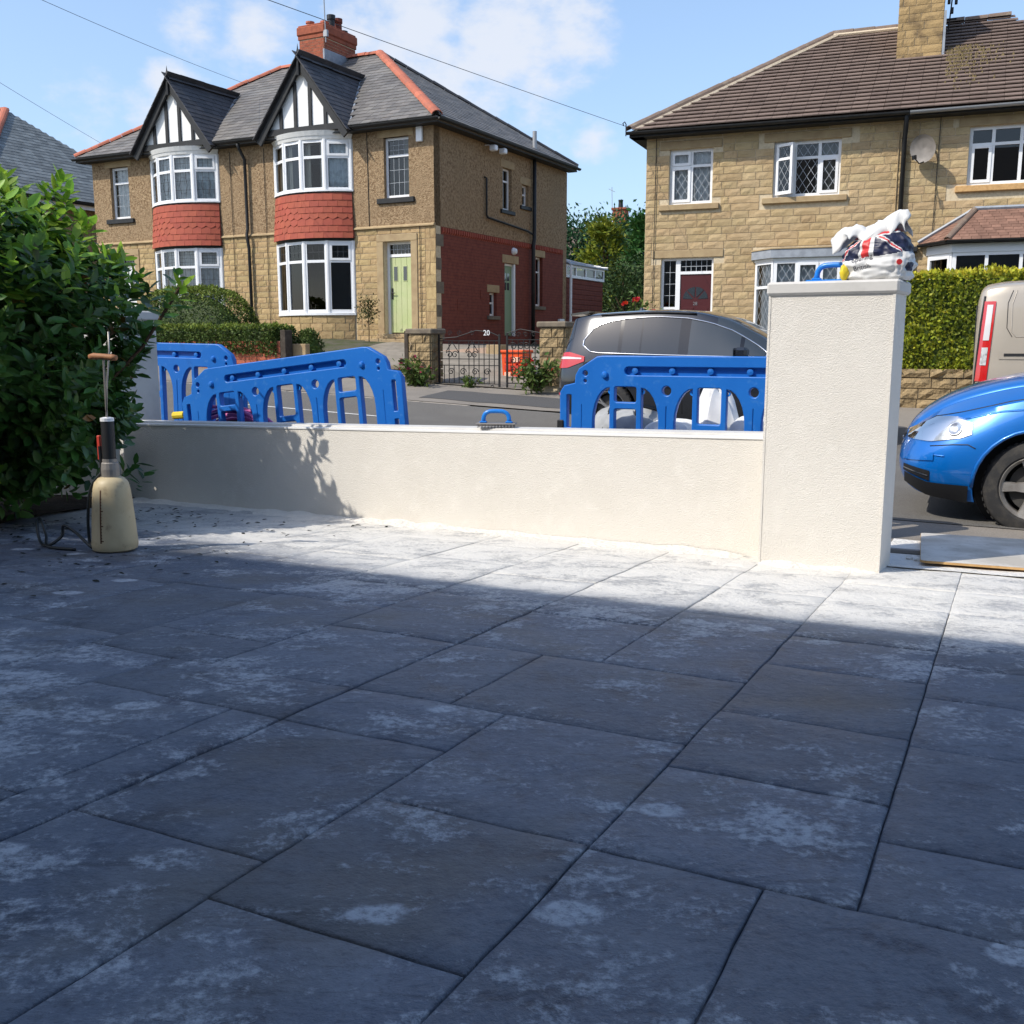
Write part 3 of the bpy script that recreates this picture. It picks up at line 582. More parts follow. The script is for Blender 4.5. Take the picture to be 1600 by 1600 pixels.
def courses(x0, x1, z0, z1, h, lens, holes, rq, gap=.011, th=.022, M=None, y=0):
    Ms = []; n = max(1, round((z1-z0)/h)); h = (z1-z0)/n
    for j in range(n):
        za, zb = z0+j*h, z0+(j+1)*h; iv = [(x0, x1)]
        for hh in holes:
            if hh[2] < zb-.02 and hh[3] > za+.02:
                nv = []
                for a, b in iv:
                    if hh[1] <= a or hh[0] >= b: nv.append((a, b)); continue
                    if hh[0] > a+.03: nv.append((a, hh[0]))
                    if hh[1] < b-.03: nv.append((hh[1], b))
                iv = nv
        for a, b in iv:
            x = a; first = True
            while x < b-1e-4:
                L = rq.uniform(*lens)*(rq.uniform(.35, .8) if first else 1); first = False
                if b-x-L < lens[0]*.5: L = b-x
                L = min(L, b-x)
                Q = Matrix.Translation((x+L/2, y, (za+zb)/2)) @ Matrix.Diagonal((L-gap, th*rq.uniform(.85, 1.2), h-gap, 1))
                Ms.append(M @ Q if M is not None else Q); x += L
    return Ms
def window(parent, x0, x1, z0, z1, cols=(1,), transom=None, y=.09, lead=None, curtain=None, M=None, fw=.055, sash=(), name='window', gl=None, rows=None, leadcol='leadline', ccol=None, frame_m='upvc'):
    """frame mesh = the part; panes, leading, curtains = its sub-parts"""
    mb = MB(M); d = .06; tot = sum(cols); W_ = x1-x0
    mb.box(x0, y, z0, x1, y+d, z0+fw*1.15); mb.box(x0, y, z1-fw, x1, y+d, z1); mb.box(x0, y, z0+fw*1.15, x0+fw, y+d, z1-fw); mb.box(x1-fw, y, z0+fw*1.15, x1, y+d, z1-fw)
    xx = [x0]
    for c in cols: xx.append(xx[-1]+W_*c/tot)
    lights = []; zt = None if transom is None else z0+(z1-z0)*transom
    for i in range(len(cols)):
        a = xx[i]+(fw if i == 0 else fw*.5); b = xx[i+1]-(fw if i == len(cols)-1 else fw*.5)
        if i: mb.box(xx[i]-fw*.5, y+.001, z0+fw*1.15, xx[i]+fw*.5, y+d-.001, z1-fw)
        spans = [(z0+fw*1.15, z1-fw)] if zt is None else [(z0+fw*1.15, zt-fw*.45), (zt+fw*.45, z1-fw)]
        if zt is not None: mb.box(a, y+.002, zt-fw*.45, b, y+d-.002, zt+fw*.45)
        for k, (c, e) in enumerate(spans):
            if (i, k) in sash:                          # casement frame standing proud
                s = .042
                mb.box(a-.012, y-.018, c-.012, b+.012, y+.02, c+s); mb.box(a-.012, y-.018, e-s, b+.012, y+.02, e+.012); mb.box(a-.012, y-.018, c+s, a+s, y+.02, e-s); mb.box(b-s, y-.018, c+s, b+.012, y+.02, e-s); lights.append((a+s, b-s, c+s, e-s, k))
            else: lights.append((a, b, c, e, k))
    w = mb.build(name, frame_m, parent)
    ld = MB(M); yl = y+.024
    for a, b, c, e, k in lights:
        MB(M).quad((a, y+.03, c), (b, y+.03, c), (b, y+.03, e), (a, y+.03, e)).build('pane', gl or GL, w)
        if lead == 'square' or (lead == 'top' and k == 1) or (lead == 'sqgeo'):
            nx = max(2, round((b-a)/.15)); nz_ = max(2, round((e-c)/.22)) if rows is None else rows
            for q in range(1, nx): ld.box(a+(b-a)*q/nx-.004, yl, c, a+(b-a)*q/nx+.004, yl+.004, e)
            for q in range(1, nz_): ld.box(a, yl-.001, c+(e-c)*q/nz_-.004, b, yl+.003, c+(e-c)*q/nz_+.004)
        if lead == 'sqgeo' and k == 0:
            cx, cz = (a+b)/2, (c+e)/2; pts = [(cx+.13*math.cos(t*PI/3), yl, cz+.24*math.sin(t*PI/3)) for t in range(6)]; ld.tube(pts, .005, 4, True)
        if lead == 'diamond':
            st = .155; hgt = .24; k0 = -12
            for q in range(-14, 15):
                for sgn in (1, -1):
                    # line x = a + q*st + sgn*(z-c)*st/hgt, clipped
                    pts = []
                    for t in range(0, 25):
                        z = c+(e-c)*t/24; x = (a+b)/2+q*st+sgn*(z-(c+e)/2)*st/hgt
                        if a <= x <= b: pts.append((x, z))
                    if len(pts) > 1:
                        (xa, za), (xb, zb) = pts[0], pts[-1]; wv = .0042
                        ld.quad((xa-wv, yl, za), (xa+wv, yl, za), (xb+wv, yl, zb), (xb-wv, yl, zb))
    if ld.v: ld.build('leading', leadcol, w)
    if curtain:
        cm = MB(M); za, zb = z0+.02, z1-.02
        spans = [(x0+.03, x1-.03)] if curtain == 'net' else ([(x0+.03, x0+W_*.3), (x1-W_*.3, x1-.03)] if curtain == 'drape' else ([(x1-W_*.38, x1-.03)] if curtain == 'right' else [(x0+.03, x0+W_*.38)]))
        for a, b in spans:
            n = max(8, int((b-a)/.022)); ph = random.uniform(0, 6)
            cm.grid(lambda i, j, a=a, b=b, ph=ph: (a+(b-a)*i, y+.14+.02*math.sin(i*(b-a)*52+ph)+.008*math.sin(i*(b-a)*19), za+(zb-za)*j), n, 1)
        cm.build('curtain', ccol or ('net' if curtain == 'net' else 'curtain'), w)
    return w
def tile_face(P0, P1, Q0, Q1, rowh, tw, lift=.0, stag=True, over=1.35, th=.02, jit=.004, tilt=.05):
    """transforms for tiles on the planar face: eaves P0->P1, top Q0->Q1 (Q0 above P0). unit tile: x -.5...5, y 0..1 up slope, z 0..1"""
    P0, P1, Q0, Q1 = map(Vector, (P0, P1, Q0, Q1)); a = (P1-P0).normalized(); nrm = a.cross(Q0-P0 if (Q0-P0).length > .1 else Q1-P0).normalized()
    if nrm.z < 0: nrm = -nrm
    b = nrm.cross(a).normalized()
    if b.z < 0: b = -b
    H = (Q0-P0).dot(b); n = int(H/rowh); Ms = []
    for j in range(n+1):
        t = j*rowh/H
        if t > 1: break
        L = P0.lerp(Q0, min(t, 1)); Rr = P1.lerp(Q1, min(t, 1)); xl, xr = (L-P0).dot(a), (Rr-P0).dot(a); t2 = min(1, (j+1)*rowh/H); xl2 = (P0.lerp(Q0, t2)-P0).dot(a); xr2 = (P1.lerp(Q1, t2)-P0).dot(a)
        xl, xr = max(xl, xl2)-tw*.25, min(xr, xr2)+tw*.25
        x = xl+((.5*tw if j % 2 else 0) if stag else 0)-tw*.5*(1 if stag else 0)
        while x < xr:
            x0_, x1_ = max(x, xl), min(x+tw, xr)
            if x1_-x0_ > .04:
                o = P0+a*((x0_+x1_)/2)+b*(j*rowh-.02+random.uniform(-jit, jit))+nrm*(lift+.004+rowh*tilt+random.uniform(0, jit))
                bb = (b-nrm*tilt).normalized()
                n2 = a.cross(bb); n2 = n2 if n2.dot(nrm) > 0 else -n2
                Ms.append(basis(o, a*(x1_-x0_-.006), bb*(rowh*over), n2*th))
            x += tw
    return Ms
def unit_tile(name, m, arch=0, notch=False):
    mb = MB()
    if arch:                                            # interlocking tile with a rolled rib
        prof = [(-.5, 0), (-.5, 1), (-.32, 1), (-.24, 2.1), (-.12, 2.1), (-.04, 1), (.2, .9), (.3, 1.9), (.4, 1.9), (.5, 1), (.5, 0)]
        vs = [(x, 0, z) for x, z in prof]+[(x, 1, z) for x, z in prof]; n = len(prof); mb.add(vs, [tuple(range(n)), tuple(range(n, 2*n))[::-1]]+[(i, i+n, (i+1) % n+n, (i+1) % n) for i in range(n)])
    else: mb.box(-.5, 0, 0, .5, 1, 1)
    return mb.mesh(name, m)
SLATE = [unit_tile('slate', 'slate')]; DSLATE = [unit_tile('slate', 'darkslate')]; CTILE = [unit_tile('roof_tile', 'concretetile')]; GSLATE = [unit_tile('slate', 'greenslate')]; RTILE = [unit_tile('roof_tile', 'terracotta')]
def ridge_tiles(parent, A, B, L, r, m, name='ridge_tile', ov=.03):
    A, B = Vector(A), Vector(B); d = (B-A).normalized(); n = max(1, round((B-A).length/L)); L = (B-A).length/n; s = d.cross(Vector((0, 0, 1))).normalized(); u = s.cross(d)
    prof = [(r*1.12*math.cos(t), r*.85*math.sin(t)) for t in [PI*k/6 for k in range(7)]]; inn = [(x*.86, z*.86-.004) for x, z in prof][::-1]
    pp = prof+inn; mb = MB(); k = len(pp); mb.add([(x, 0, z) for x, z in pp]+[(x*1.06, 1, z*1.06) for x, z in pp], [tuple(range(k))[::-1], tuple(range(k, 2*k))]+[(i, (i+1) % k, (i+1) % k+k, i+k) for i in range(k)])
    me = mb.mesh(name, m)
    for i in range(n):
        o = link(name, me, parent); o.matrix_basis = basis(A+d*(i*L)+u*random.uniform(-.006, .008), s, d*(L-.008), u)
def hip_roof(parent, x0, x1, y0, y1, ze, zr, rx0, rx1, m, name='roof'):
    ym = (y0+y1)/2; e = [(x0, y0, ze), (x1, y0, ze), (x1, y1, ze), (x0, y1, ze), (rx0, ym, zr), (rx1, ym, zr)]; lo = [(p[0], p[1], p[2]-.10) for p in e[:4]]
    return MB().add(e+lo, [(0, 1, 5, 4), (1, 2, 5), (2, 3, 4, 5), (3, 0, 4), (9, 8, 7, 6), (0, 6, 7, 1), (1, 7, 8, 2), (2, 8, 9, 3), (3, 9, 6, 0)]).build(name, m, parent)
# ---------------------------------------------------------------- house number 20: a pair of bay-fronted semis
h20 = thing('semi_detached_house', 'pebbledashed semi-detached pair with red tiled bays, black and white gables and slate roof', 'house', (-1.857, 25.0, 0), R(-27.4))
HW = 11.5; HD = 7.4; GZ = .55; ZE = 6.40; STR = 4.02; MIR = -HW/2
def mir(x): return 2*MIR-x
front_up = [(-1.42, -.70, 4.72, 6.13), (mir(-.70), mir(-1.42), 4.72, 6.13), (-4.72, -2.42, 4.95, 6.2), (mir(-2.42), mir(-4.72), 4.95, 6.2)]
front_dn = [(-1.48, -.68, 1.46, 3.69), (mir(-.68), mir(-1.48), 1.46, 3.69), (-4.72, -2.42, 1.97, 3.76), (mir(-2.42), mir(-4.72), 1.97, 3.76)]
wall_holes(MB(), -HW, 0, STR, ZE, front_up, 0, .28).build('upper_wall', 'pebbledash', h20)
sw = wall_holes(MB(), -HW, 0, GZ, STR, front_dn, .012, .268).build('stone_wall', 'mortar', h20)
MB().prism([(-.055, STR-.005), (-.055, STR+.02), (-.012, STR+.06), (.05, STR+.06), (.05, STR-.005)], -HW, .004, 'x').build('string_course', 'dressed', h20)
rq = random.Random(3); sur = [(-1.68, -.48, 1.2, 3.86), (mir(-.48), mir(-1.68), 1.2, 3.86), (-4.80, -2.34, GZ, STR), (mir(-2.34), mir(-4.80), GZ, STR)]
Ms = courses(-HW, -.26, GZ, STR-.005, .142, (.22, .44), sur, rq, y=.012, gap=.016)
# quoins
Ms += courses(-.26, .03, GZ, STR-.005, .284, (.29, .29), [], rq, y=.012)
# stone base of the near bay (curved), facets below
BW_ = .65
def bay_pts(xc, s=1.0):
    p = [Vector((xc-1.2*s, 0))]
    for a in (30, 10, -10, -30): p.append(p[-1]+Vector((math.cos(R(a)), -math.sin(R(a))))*BW_*s*.988)
    return p
def facetM(a, b):
    d = (b-a).normalized(); return Matrix.Translation((a.x, a.y, 0)) @ Matrix.Rotation(math.atan2(d.y, d.x), 4, 'Z'), (b-a).length
def ring_band(pts, z0, z1, out0=0, out1=0, th=.2):
    """closed curved band following the bay plan"""
    mb = MB(); c = Vector((sum(p.x for p in pts)/len(pts), .5))
    def off(p, o): d = (p-c).normalized(); return p+d*o
    o0 = [off(p, out0) for p in pts]; o1 = [off(p, out1) for p in pts]; n = len(pts); vs = [(p.x, p.y, z0) for p in o0]+[(p.x, p.y, z1) for p in o1]
    mb.add(vs, [(i, i+1, n+i+1, n+i) for i in range(n-1)]); mb.add([(p.x, p.y, z1) for p in o1]+[(o1[-1].x, .2, z1), (o1[0].x, .2, z1)], [tuple(range(n+2))]); mb.add([(p.x, p.y, z0) for p in o0]+[(o0[-1].x, .2, z0), (o0[0].x, .2, z0)], [tuple(range(n+2))[::-1]])
    return mb
def fine(pts, k=4):   # round the facets off for masonry and tiles
    out = []
    P = [Vector(p) for p in pts]; c = None
    A, B, C_ = P[0], P[2], P[4]
    # circle through three points
    d = 2*(A.x*(B.y-C_.y)+B.x*(C_.y-A.y)+C_.x*(A.y-B.y)); ux = ((A.x**2+A.y**2)*(B.y-C_.y)+(B.x**2+B.y**2)*(C_.y-A.y)+(C_.x**2+C_.y**2)*(A.y-B.y))/d; uy = ((A.x**2+A.y**2)*(C_.x-B.x)+(B.x**2+B.y**2)*(A.x-C_.x)+(C_.x**2+C_.y**2)*(B.x-A.x))/d
    cc = Vector((ux, uy)); r = (A-cc).length; a0 = math.atan2(A.y-uy, A.x-ux); a1 = math.atan2(C_.y-uy, C_.x-ux)
    if a1 < a0: a1 += 2*PI
    return [cc+Vector((math.cos(a0+(a1-a0)*i/(4*k)), math.sin(a0+(a1-a0)*i/(4*k))))*r for i in range(4*k+1)], cc, r, a0, a1
def bulge_tile(name, m, pointed=0):
    mb = MB(); pr_ = [(-.5, 1), (-.5, .28 if pointed else .0), (-.22, .06 if pointed else 0), (0, -.06 if pointed else 0), (.22, .06 if pointed else 0), (.5, .28 if pointed else 0), (.5, 1)]
    return mb.prism(pr_, -1, 0, 'y').mesh(name, m)
HT = [bulge_tile('hanging_tile', 'terracotta')]; HTP = [bulge_tile('hanging_tile', 'terracotta', 1)]
for xc, net in ((-3.57, 0), (mir(-3.57), 1)):
    pts = bay_pts(xc); fp, cc, rad, a0, a1 = fine(pts); nm = 'bay_window'
    base = ring_band(fp, GZ, 1.93, .012, .012).build('bay_base', 'mortar', h20)
    ring_band(fp, 1.93, 1.985, .07, .07).build('bay_sill', 'upvc', h20)
    arcL = rad*(a1-a0)
    # stones of the curved base
    n = round((1.93-GZ)/.197); hh = (1.93-GZ)/n
    for j in range(n):
        s = 0; first = True
        while s < arcL-1e-3:
            L = rq.uniform(.28, .46)*(rq.uniform(.4, .8) if first else 1); first = False
            if arcL-s-L < .14: L = arcL-s
            a = a0+(s+L/2)/rad; p = cc+Vector((math.cos(a), math.sin(a)))*(rad+.012); s += L
            Ms.append(Matrix.Translation((p.x, p.y, GZ+(j+.5)*hh)) @ Matrix.Rotation(a+PI/2, 4, 'Z') @ Matrix.Diagonal((L-.013, .022*rq.uniform(.8, 1.2), hh-.013, 1)))
    # windows: four facets on each storey
    for fl, (z0, z1, tr) in enumerate(((1.985, 3.76, .72), (4.96, 6.19, .66))):
        for i in range(4):
            Mx, L = facetM(pts[i], pts[i+1])
            if net: kw = dict(lead='sqgeo' if fl else 'square', curtain='net', rows=None if fl else 4)
            else: kw = dict(lead='top' if not fl else None, curtain=None if fl == 0 else 'drape' if i < 3 else 'net', rows=2)
            sash = ((0, 1),) if i == 3 else ()
            window(h20, 0.0, L, z0, z1, (1,), tr, -.03, M=Mx, sash=sash, fw=.075, name=nm, gl=GL if (net or fl) else GLD, ccol=None, **kw)
        # corner posts
        pb = MB()
        for p in pts: pb.lathe([(.055, z0), (.055, z1)], 8, (p.x, p.y-.0, 0))
        pb.build('bay_post', 'upvc', h20)
        # dark room behind: floor and ceiling of the bay
    ring_band(fp, 3.76, 3.84, .03, .06).build('bay_lintel', 'blackpaint', h20)
    # tiled skirt
    ring_band(fp, 3.83, 4.90, .075, .0).build('tile_backing', 'terracotta', h20)
    rows = 7; rh = (4.90-3.83)/rows; tn = int(arcL/.24)+1
    for j in range(rows):
        rr_ = rad+.075*(1-j/rows)+.026; tw = (a1-a0)/tn
        for k in range(tn+(j % 2)):
            aa = a0+(k+.5-(.5 if j % 2 else 0))*tw
            lo, hi = max(a0, aa-tw/2), min(a1, aa+tw/2)
            if hi-lo < tw*.2: continue
            am = (lo+hi)/2; p = cc+Vector((math.cos(am), math.sin(am)))*rr_; kx = k-tn*.30
            pt = (j == 3) or abs(kx)+abs(j-3)*.5 < 1.4
            o = link('hanging_tile', (HTP if pt else HT)[0], h20); o.matrix_basis = Matrix.Translation((p.x, p.y, 3.83+j*rh-.012)) @ Matrix.Rotation(am+PI/2, 4, 'Z') @ Matrix.Rotation(-.15, 4, 'X') @ Matrix.Diagonal(((hi-lo)*rr_-.004, .022, rh*1.15, 1))
    ring_band(fp, 4.895, 4.945, .03, .05).build('lead_flashing', 'blackpaint', h20); ring_band(fp, 4.946, 4.985, .07, .07).build('bay_sill', 'upvc', h20)
    ring_band(fp, 6.19, 6.27, .04, .07).build('bay_cornice', 'whitepaint', h20); ring_band(fp, 6.271, 6.38, .08, .13).build('bay_cornice', 'whitepaint', h20)
    # gable
    yg = -.42; gw = 1.32; za = 8.06; zb = 6.40; gm = (za-zb)/gw
    MB().prism([(xc-gw+.12, zb), (xc+gw-.12, zb), (xc, za-.15)], yg+.10, yg+.16, 'y').build('gable_panel', 'whitepaint', h20)
    for dx in (-.69, -.23, .23, .69):
        if abs(dx) > .8: ht = .28
        ht = (za-.15-zb)*(1-abs(dx)/(gw-.12))-.02
        MB().box(xc+dx-.045, yg+.06, zb+.12, xc+dx+.045, yg+.10, zb+ht).build('gable_stud', 'blackpaint', h20) if ht > .2 else None
    MB().box(xc-gw+.05, yg+.04, zb-.02, xc+gw-.05, yg+.12, zb+.13).build('gable_beam', 'blackpaint', h20)
    for sg in (-1, 1):
        A = Vector((xc, za)); B = Vector((xc+sg*(gw+.10), zb-.14)); d = (B-A).normalized(); nn = Vector((d.y, -d.x))*(1 if sg > 0 else -1); nn = nn if nn.y < 0 else -nn
        MB().prism([tuple(A), tuple(B), tuple(B+nn*.17), tuple(A+Vector((0, -.20))*1.0)] if sg > 0 else [tuple(A), tuple(A+Vector((0, -.20))), tuple(B+nn*.17), tuple(B)], yg-.03, yg+.03, 'y').build('bargeboard', 'blackpaint', h20, fix=True)
    MB().lathe([(.0, .40), (.018, .26), (.045, .18), (.02, .12), (.05, .06), (.04, 0), (.05, -.35), (.0, -.36)], 8, (xc, yg-.045, za)).build('finial', 'blackpaint', h20)
    zr = lambda y: ZE+(y+.30)*.69
    yb = (za-ZE)/.69-.30                                  # ridge meets main roof
    gb = MB(); yf = yg-.05; ye = -.30
    for sg in (-1, 1):
        gb.add([(xc, yf, za+.03), (xc+sg*(gw+.12), yf, zb-.12), (xc+sg*(gw+.12), ye, zb-.12), (xc+sg*gw*.98, ye+.05, zb+.02), (xc, yb+.05, za+.03)], [(0, 1, 2, 3, 4) if sg < 0 else (4, 3, 2, 1, 0)])
    gb.build('gable_roof', 'darkslate', h20)
    tm = []
    P0 = (xc+gw+.12, yf, zb-.10); P1 = (xc+gw*.98, ye+.06, zb+.04)
    tm += tile_face((xc+gw+.12, yf, zb-.09), (xc+gw+.12, ye+.04, zb-.09), (xc, yf, za+.06), (xc, yb+.02, za+.06), .165, .30, 0)
    pieces(h20, 'slate', DSLATE, tm, 'darkslate', 60)
    pieces(h20, 'slate', DSLATE, tile_face((xc-gw-.12, yf, zb-.09), (xc-gw-.12, ye+.04, zb-.09), (xc, yf, za+.06), (xc, yb+.02, za+.06), .165, .30, 0), 'darkslate', 30)
    ridge_tiles(h20, (xc, yf, za+.05), (xc, yb, za+.05), .4, .09, 'darkslate')
    MB().tube([(xc+gw+.03, ye+.0, zb+.02), (xc+.03, yb+.02, za+.06)], .05, 6).build('valley_lead', 'lead', h20)
    MB().tube([(xc+gw+.10, ye+.06, zb+.06), (xc+.10, yb+.08, za+.09)], .022, 6).build('valley_edge', 'whitepaint', h20)
pieces(h20, 'stone', STONE20, Ms, 'stone20', 300, 'stonework')
# upper windows, doors
for (x0, x1, z0, z1) in front_up[:2]:
    window(h20, x0, x1, z0, z1, (1,), .70, .10, lead='square', rows=3, leadcol='whiteline', curtain='right' if x0 > -3 else 'net', fw=.06, gl=GLD if x0 > -3 else GL)
    MB().bbox(x0-.20, -.06, z0-.13, x1+.16, .1, z0-.005, .01).build('window_sill', 'blackpaint', h20); MB().bbox(x0-.18, -.014, z1+.0, x1+.14, .1, z1+.20, .008).build('lintel', 'dressed', h20)
for (x0, x1, z0, z1), dm in zip(front_dn[:2], ('greendoor', 'upvc')):
    sd_ = MB(); sd_.bbox(x0-.20, -.02, z0-.05, x0-.003, .14, z1, .008).bbox(x1+.003, -.02, z0-.05, x1+.19, .14, z1, .008).bbox(x0-.20, -.022, z1+.003, x1+.19, .14, z1+.17, .008); sd_.build('door_surround', 'dressed', h20)
    fr = MB(); fr.box(x0, .16, z0, x0+.07, .23, z1).box(x1-.07, .16, z0, x1, .23, z1).box(x0+.07, .16, z1-.06, x1-.07, .23, z1).box(x0+.07, .16, z0+1.87, x1-.07, .23, z0+1.94); f = fr.build('door_frame', 'upvc', h20)
    MB().quad((x0+.07, .2, z0+1.94), (x1-.07, .2, z0+1.94), (x1-.07, .2, z1-.06), (x0+.07, .2, z1-.06)).build('transom_pane', GLD, f)
    ll = MB()
    for k in range(1, 6): xx = x0+.07+(x1-x0-.14)*k/6; ll.box(xx-.005, .19, z0+1.94, xx+.005, .197, z1-.06)
    ll.box(x0+.07, .188, z0+2.05, x1-.07, .196, z0+2.06); ll.build('leading', 'whiteline', f)
    dl = MB(); a, b = x0+.075, x1-.075; nb = 4
    for k in range(nb): p, q = a+(b-a)*k/nb+.004, a+(b-a)*(k+1)/nb-.004; dl.bbox(p, .175, z0+.03, q, .21, z0+1.86, .006)
    dl.box(a, .182, z0+.03, b, .205, z0+1.86); d_ = dl.build('door', dm, h20)
    for k in (.25, .68): MB().bbox(a+(b-a)*k-.065, .168, z0+1.28, a+(b-a)*k+.065, .175, z0+1.66, .004).build('glazing_bead', dm, d_); MB().box(a+(b-a)*k-.05, .164, z0+1.30, a+(b-a)*k+.05, .169, z0+1.64).build('pane', 'carglass', d_)
    MB().box(a+.03, .158, z0+.85, a+.075, .176, z0+1.12).tube([(a+.05, .165, z0+1.0), (a+.05, .12, z0+1.0), (a+.16, .12, z0+1.0)], .011).build('handle', 'blackiron', d_)
    st = MB(); st.bbox(x0-.3, -.45, z0-.62, x1+.3, -.03, z0-.12, .012).bbox(x0-.1, -.24, z0-.11, x1+.1, .16, z0-.001, .01); st.build('door_step', 'dressed', h20)
MB().bbox(-1.98, -.012, 1.02, -1.76, .05, 1.2, .004).build('air_brick', 'dressed_dark', h20)
# cables, alarm box, downpipe, gutters
for cp in ([(-.40, -.03, STR), (-.38, -.03, GZ)], [(-1.9, -.012, ZE-.1), (-1.88, -.012, STR+.06)], [(-5.15, -.02, ZE-.2), (-5.1, -.035, GZ)], [(-6.3, -.02, ZE-.2), (-6.25, -.035, GZ)], [(-9.2, -.012, ZE-.1), (-9.2, -.03, GZ)]): MB().tube(cp, .008, 6).build('cable', 'blackpaint', h20)

MB().bbox(-.45, -.075, 5.95, -.28, -.002, 6.30, .015).build('alarm_box', 'upvc', h20)
MB().tube([(-5.73, -.34, ZE-.08), (-5.73, -.28, ZE-.2), (-5.72, -.10, ZE-.45), (-5.72, -.09, 4.2), (-5.72, -.13, 4.05), (-5.70, -.13, 3.9), (-5.70, -.09, 3.7), (-5.68, -.09, GZ)], .042, 10).build('downpipe', 'blackpaint', h20, smooth=True)
MB().box(-HW-.30, -.31, ZE-.10, .31, -.02, ZE-.075).box(.02, -.02, ZE-.10, .31, HD+.3, ZE-.075).build('soffit', 'blackpaint', h20)
def gutter(parent, A, B, r=.06, m='blackpaint'):
    A, B = Vector(A), Vector(B); d = (B-A).normalized(); s = d.cross(Vector((0, 0, 1))).normalized(); mb = MB(); pr_ = [(r*math.cos(PI+PI*k/8), r*math.sin(PI+PI*k/8)) for k in range(9)]; n = len(pr_)
    mb.add([A+s*p+Vector((0, 0, q)) for p, q in pr_]+[B+s*p+Vector((0, 0, q)) for p, q in pr_], [(i, i+1, n+i+1, n+i) for i in range(n-1)]); return mb.build('gutter', m, parent)
gaps = [(-HW-.36, mir(-3.57)-1.44), (mir(-3.57)+1.44, -3.57-1.44), (-3.57+1.44, .36)]
for a, b in gaps: gutter(h20, (a, -.355, ZE+.0), (b, -.355, ZE+.0))
gutter(h20, (.365, -.36, ZE+.0), (.365, HD+.36, ZE+.0))
# side wall
SM = Matrix.Rotation(PI/2, 4, 'Z')                        # maps facade plane to the side: x->y, facing +x
side_h = [(3.50, 4.02, 4.77, 5.86), (4.65, 5.05, 5.0, 5.57), (2.74, 3.14, 1.95, 2.56), (3.60, 4.28, 1.42, 3.38), (5.52, 5.98, 2.29, 3.68)]
wall_holes(MB(SM), .012, HD, STR, ZE, side_h[:2], 0.0, .28).build('side_wall', 'pebbledash', h20)
wall_holes(MB(SM), .30, HD, GZ, STR, side_h[2:], .0, .28).build('brick_wall', 'redbrick', h20)
rb = MB(); 
for k in range(64): rb.add([(0, .35+k*.11, 3.86), (.035, .35+k*.11, 3.90), (.035, .40+k*.11, 3.90), (0, .40+k*.11, 3.86), (0, .35+k*.11, 4.0), (.035, .35+k*.11, 4.0), (.035, .40+k*.11, 4.0), (0, .40+k*.11, 4.0)], [(3, 2, 1, 0), (4, 5, 6, 7), (0, 1, 5, 4), (1, 2, 6, 5), (2, 3, 7, 6), (3, 0, 4, 7)])
rb.build('dentil_course', 'terracotta', h20)['kind'] = 'stuff'
qm = []
for k, z in enumerate(np.arange(GZ+.2, STR-.3, .56)): MB(SM).bbox(.02, -.012, z, .40 if k % 2 else .30, .04, z+.28, .006).build('quoin', 'dressed_dark', h20)
for q, (x0, x1, z0, z1) in enumerate(side_h):
    if q == 3: continue
    window(h20, x0, x1, z0, z1, (1,), .70 if z1-z0 > .8 else .55, .10, M=SM, fw=.05, curtain='net' if q == 0 else None, gl=GLD)
    MB(SM).bbox(x0-.14, -.05, z0-.10, x1+.14, .1, z0-.003, .008).build('window_sill', 'blackpaint' if z0 > 4 else 'dressed_dark', h20); MB(SM).bbox(x0-.14, -.014, z1+.003, x1+.14, .1, z1+.2, .008).build('lintel', 'dressed', h20)
x0, x1, z0, z1 = side_h[3]
fr = MB(SM); fr.box(x0, .08, z0, x0+.06, .15, z1).box(x1-.10, .02, z0, x1, .15, z1).box(x0+.06, .08, z1-.06, x1-.10, .15, z1); f = fr.build('door_frame', 'upvc', h20)
dd = MB(SM).bbox(x0+.06, .09, z0+.02, x1-.10, .13, z1-.06, .005).build('door', 'greendoor2', h20)
for a in (.12, .30):
    for b in (1.25, 1.50): MB(SM).box(x0+a, .083, z0+b, x0+a+.13, .088, z0+b+.2).build('pane', 'carglass', dd)
MB(SM).bbox(x0-.14, -.014, z1+.003, x1+.14, .1, z1+.22, .008).build('lintel', 'dressed', h20)
MB(SM).lathe([(0, -.12), (.07, -.10), (.10, -.03), (.10, 0)], 12, (4.1, 0, 3.72), 'y').build('bulkhead_light', 'upvc', h20)
sp = MB(SM).tube([(5.22, -.10, 7.05), (5.22, -.10, 4.35), (5.18, -.12, 4.15), (5.14, -.11, 3.95), (5.14, -.11, GZ)], .055, 10).build('soil_pipe', 'blackpaint', h20, smooth=True)
MB(SM).tube([(5.22, -.10, 6.3), (5.22, -.10, 7.06)], .06, 10).build('vent_stack', 'galv', h20)
MB(SM).tube([(2.45, -.02, 5.46), (2.49, -.06, 5.44), (2.49, -.06, 4.52), (2.56, -.06, 4.46), (4.9, -.06, 4.33), (5.2, -.09, 4.25)], .028, 8).build('waste_pipe', 'blackpaint', h20, smooth=True)
for y in (2.53, 3.05): MB(SM).tube([(y, 0, 6.26), (y, -.10, 6.26), (y, -.2, 6.2)], .018, 6).bbox(y-.08, -.34, 6.10, y+.08, -.16, 6.24, .02).build('security_light', 'upvc', h20)
MB(SM).box(1.05, -.012, 2.05, 1.32, 0.001, 2.32).box(2.25, -.012, 2.38, 2.5, .001, 2.6).build('wall_vent', 'redbrick', h20)
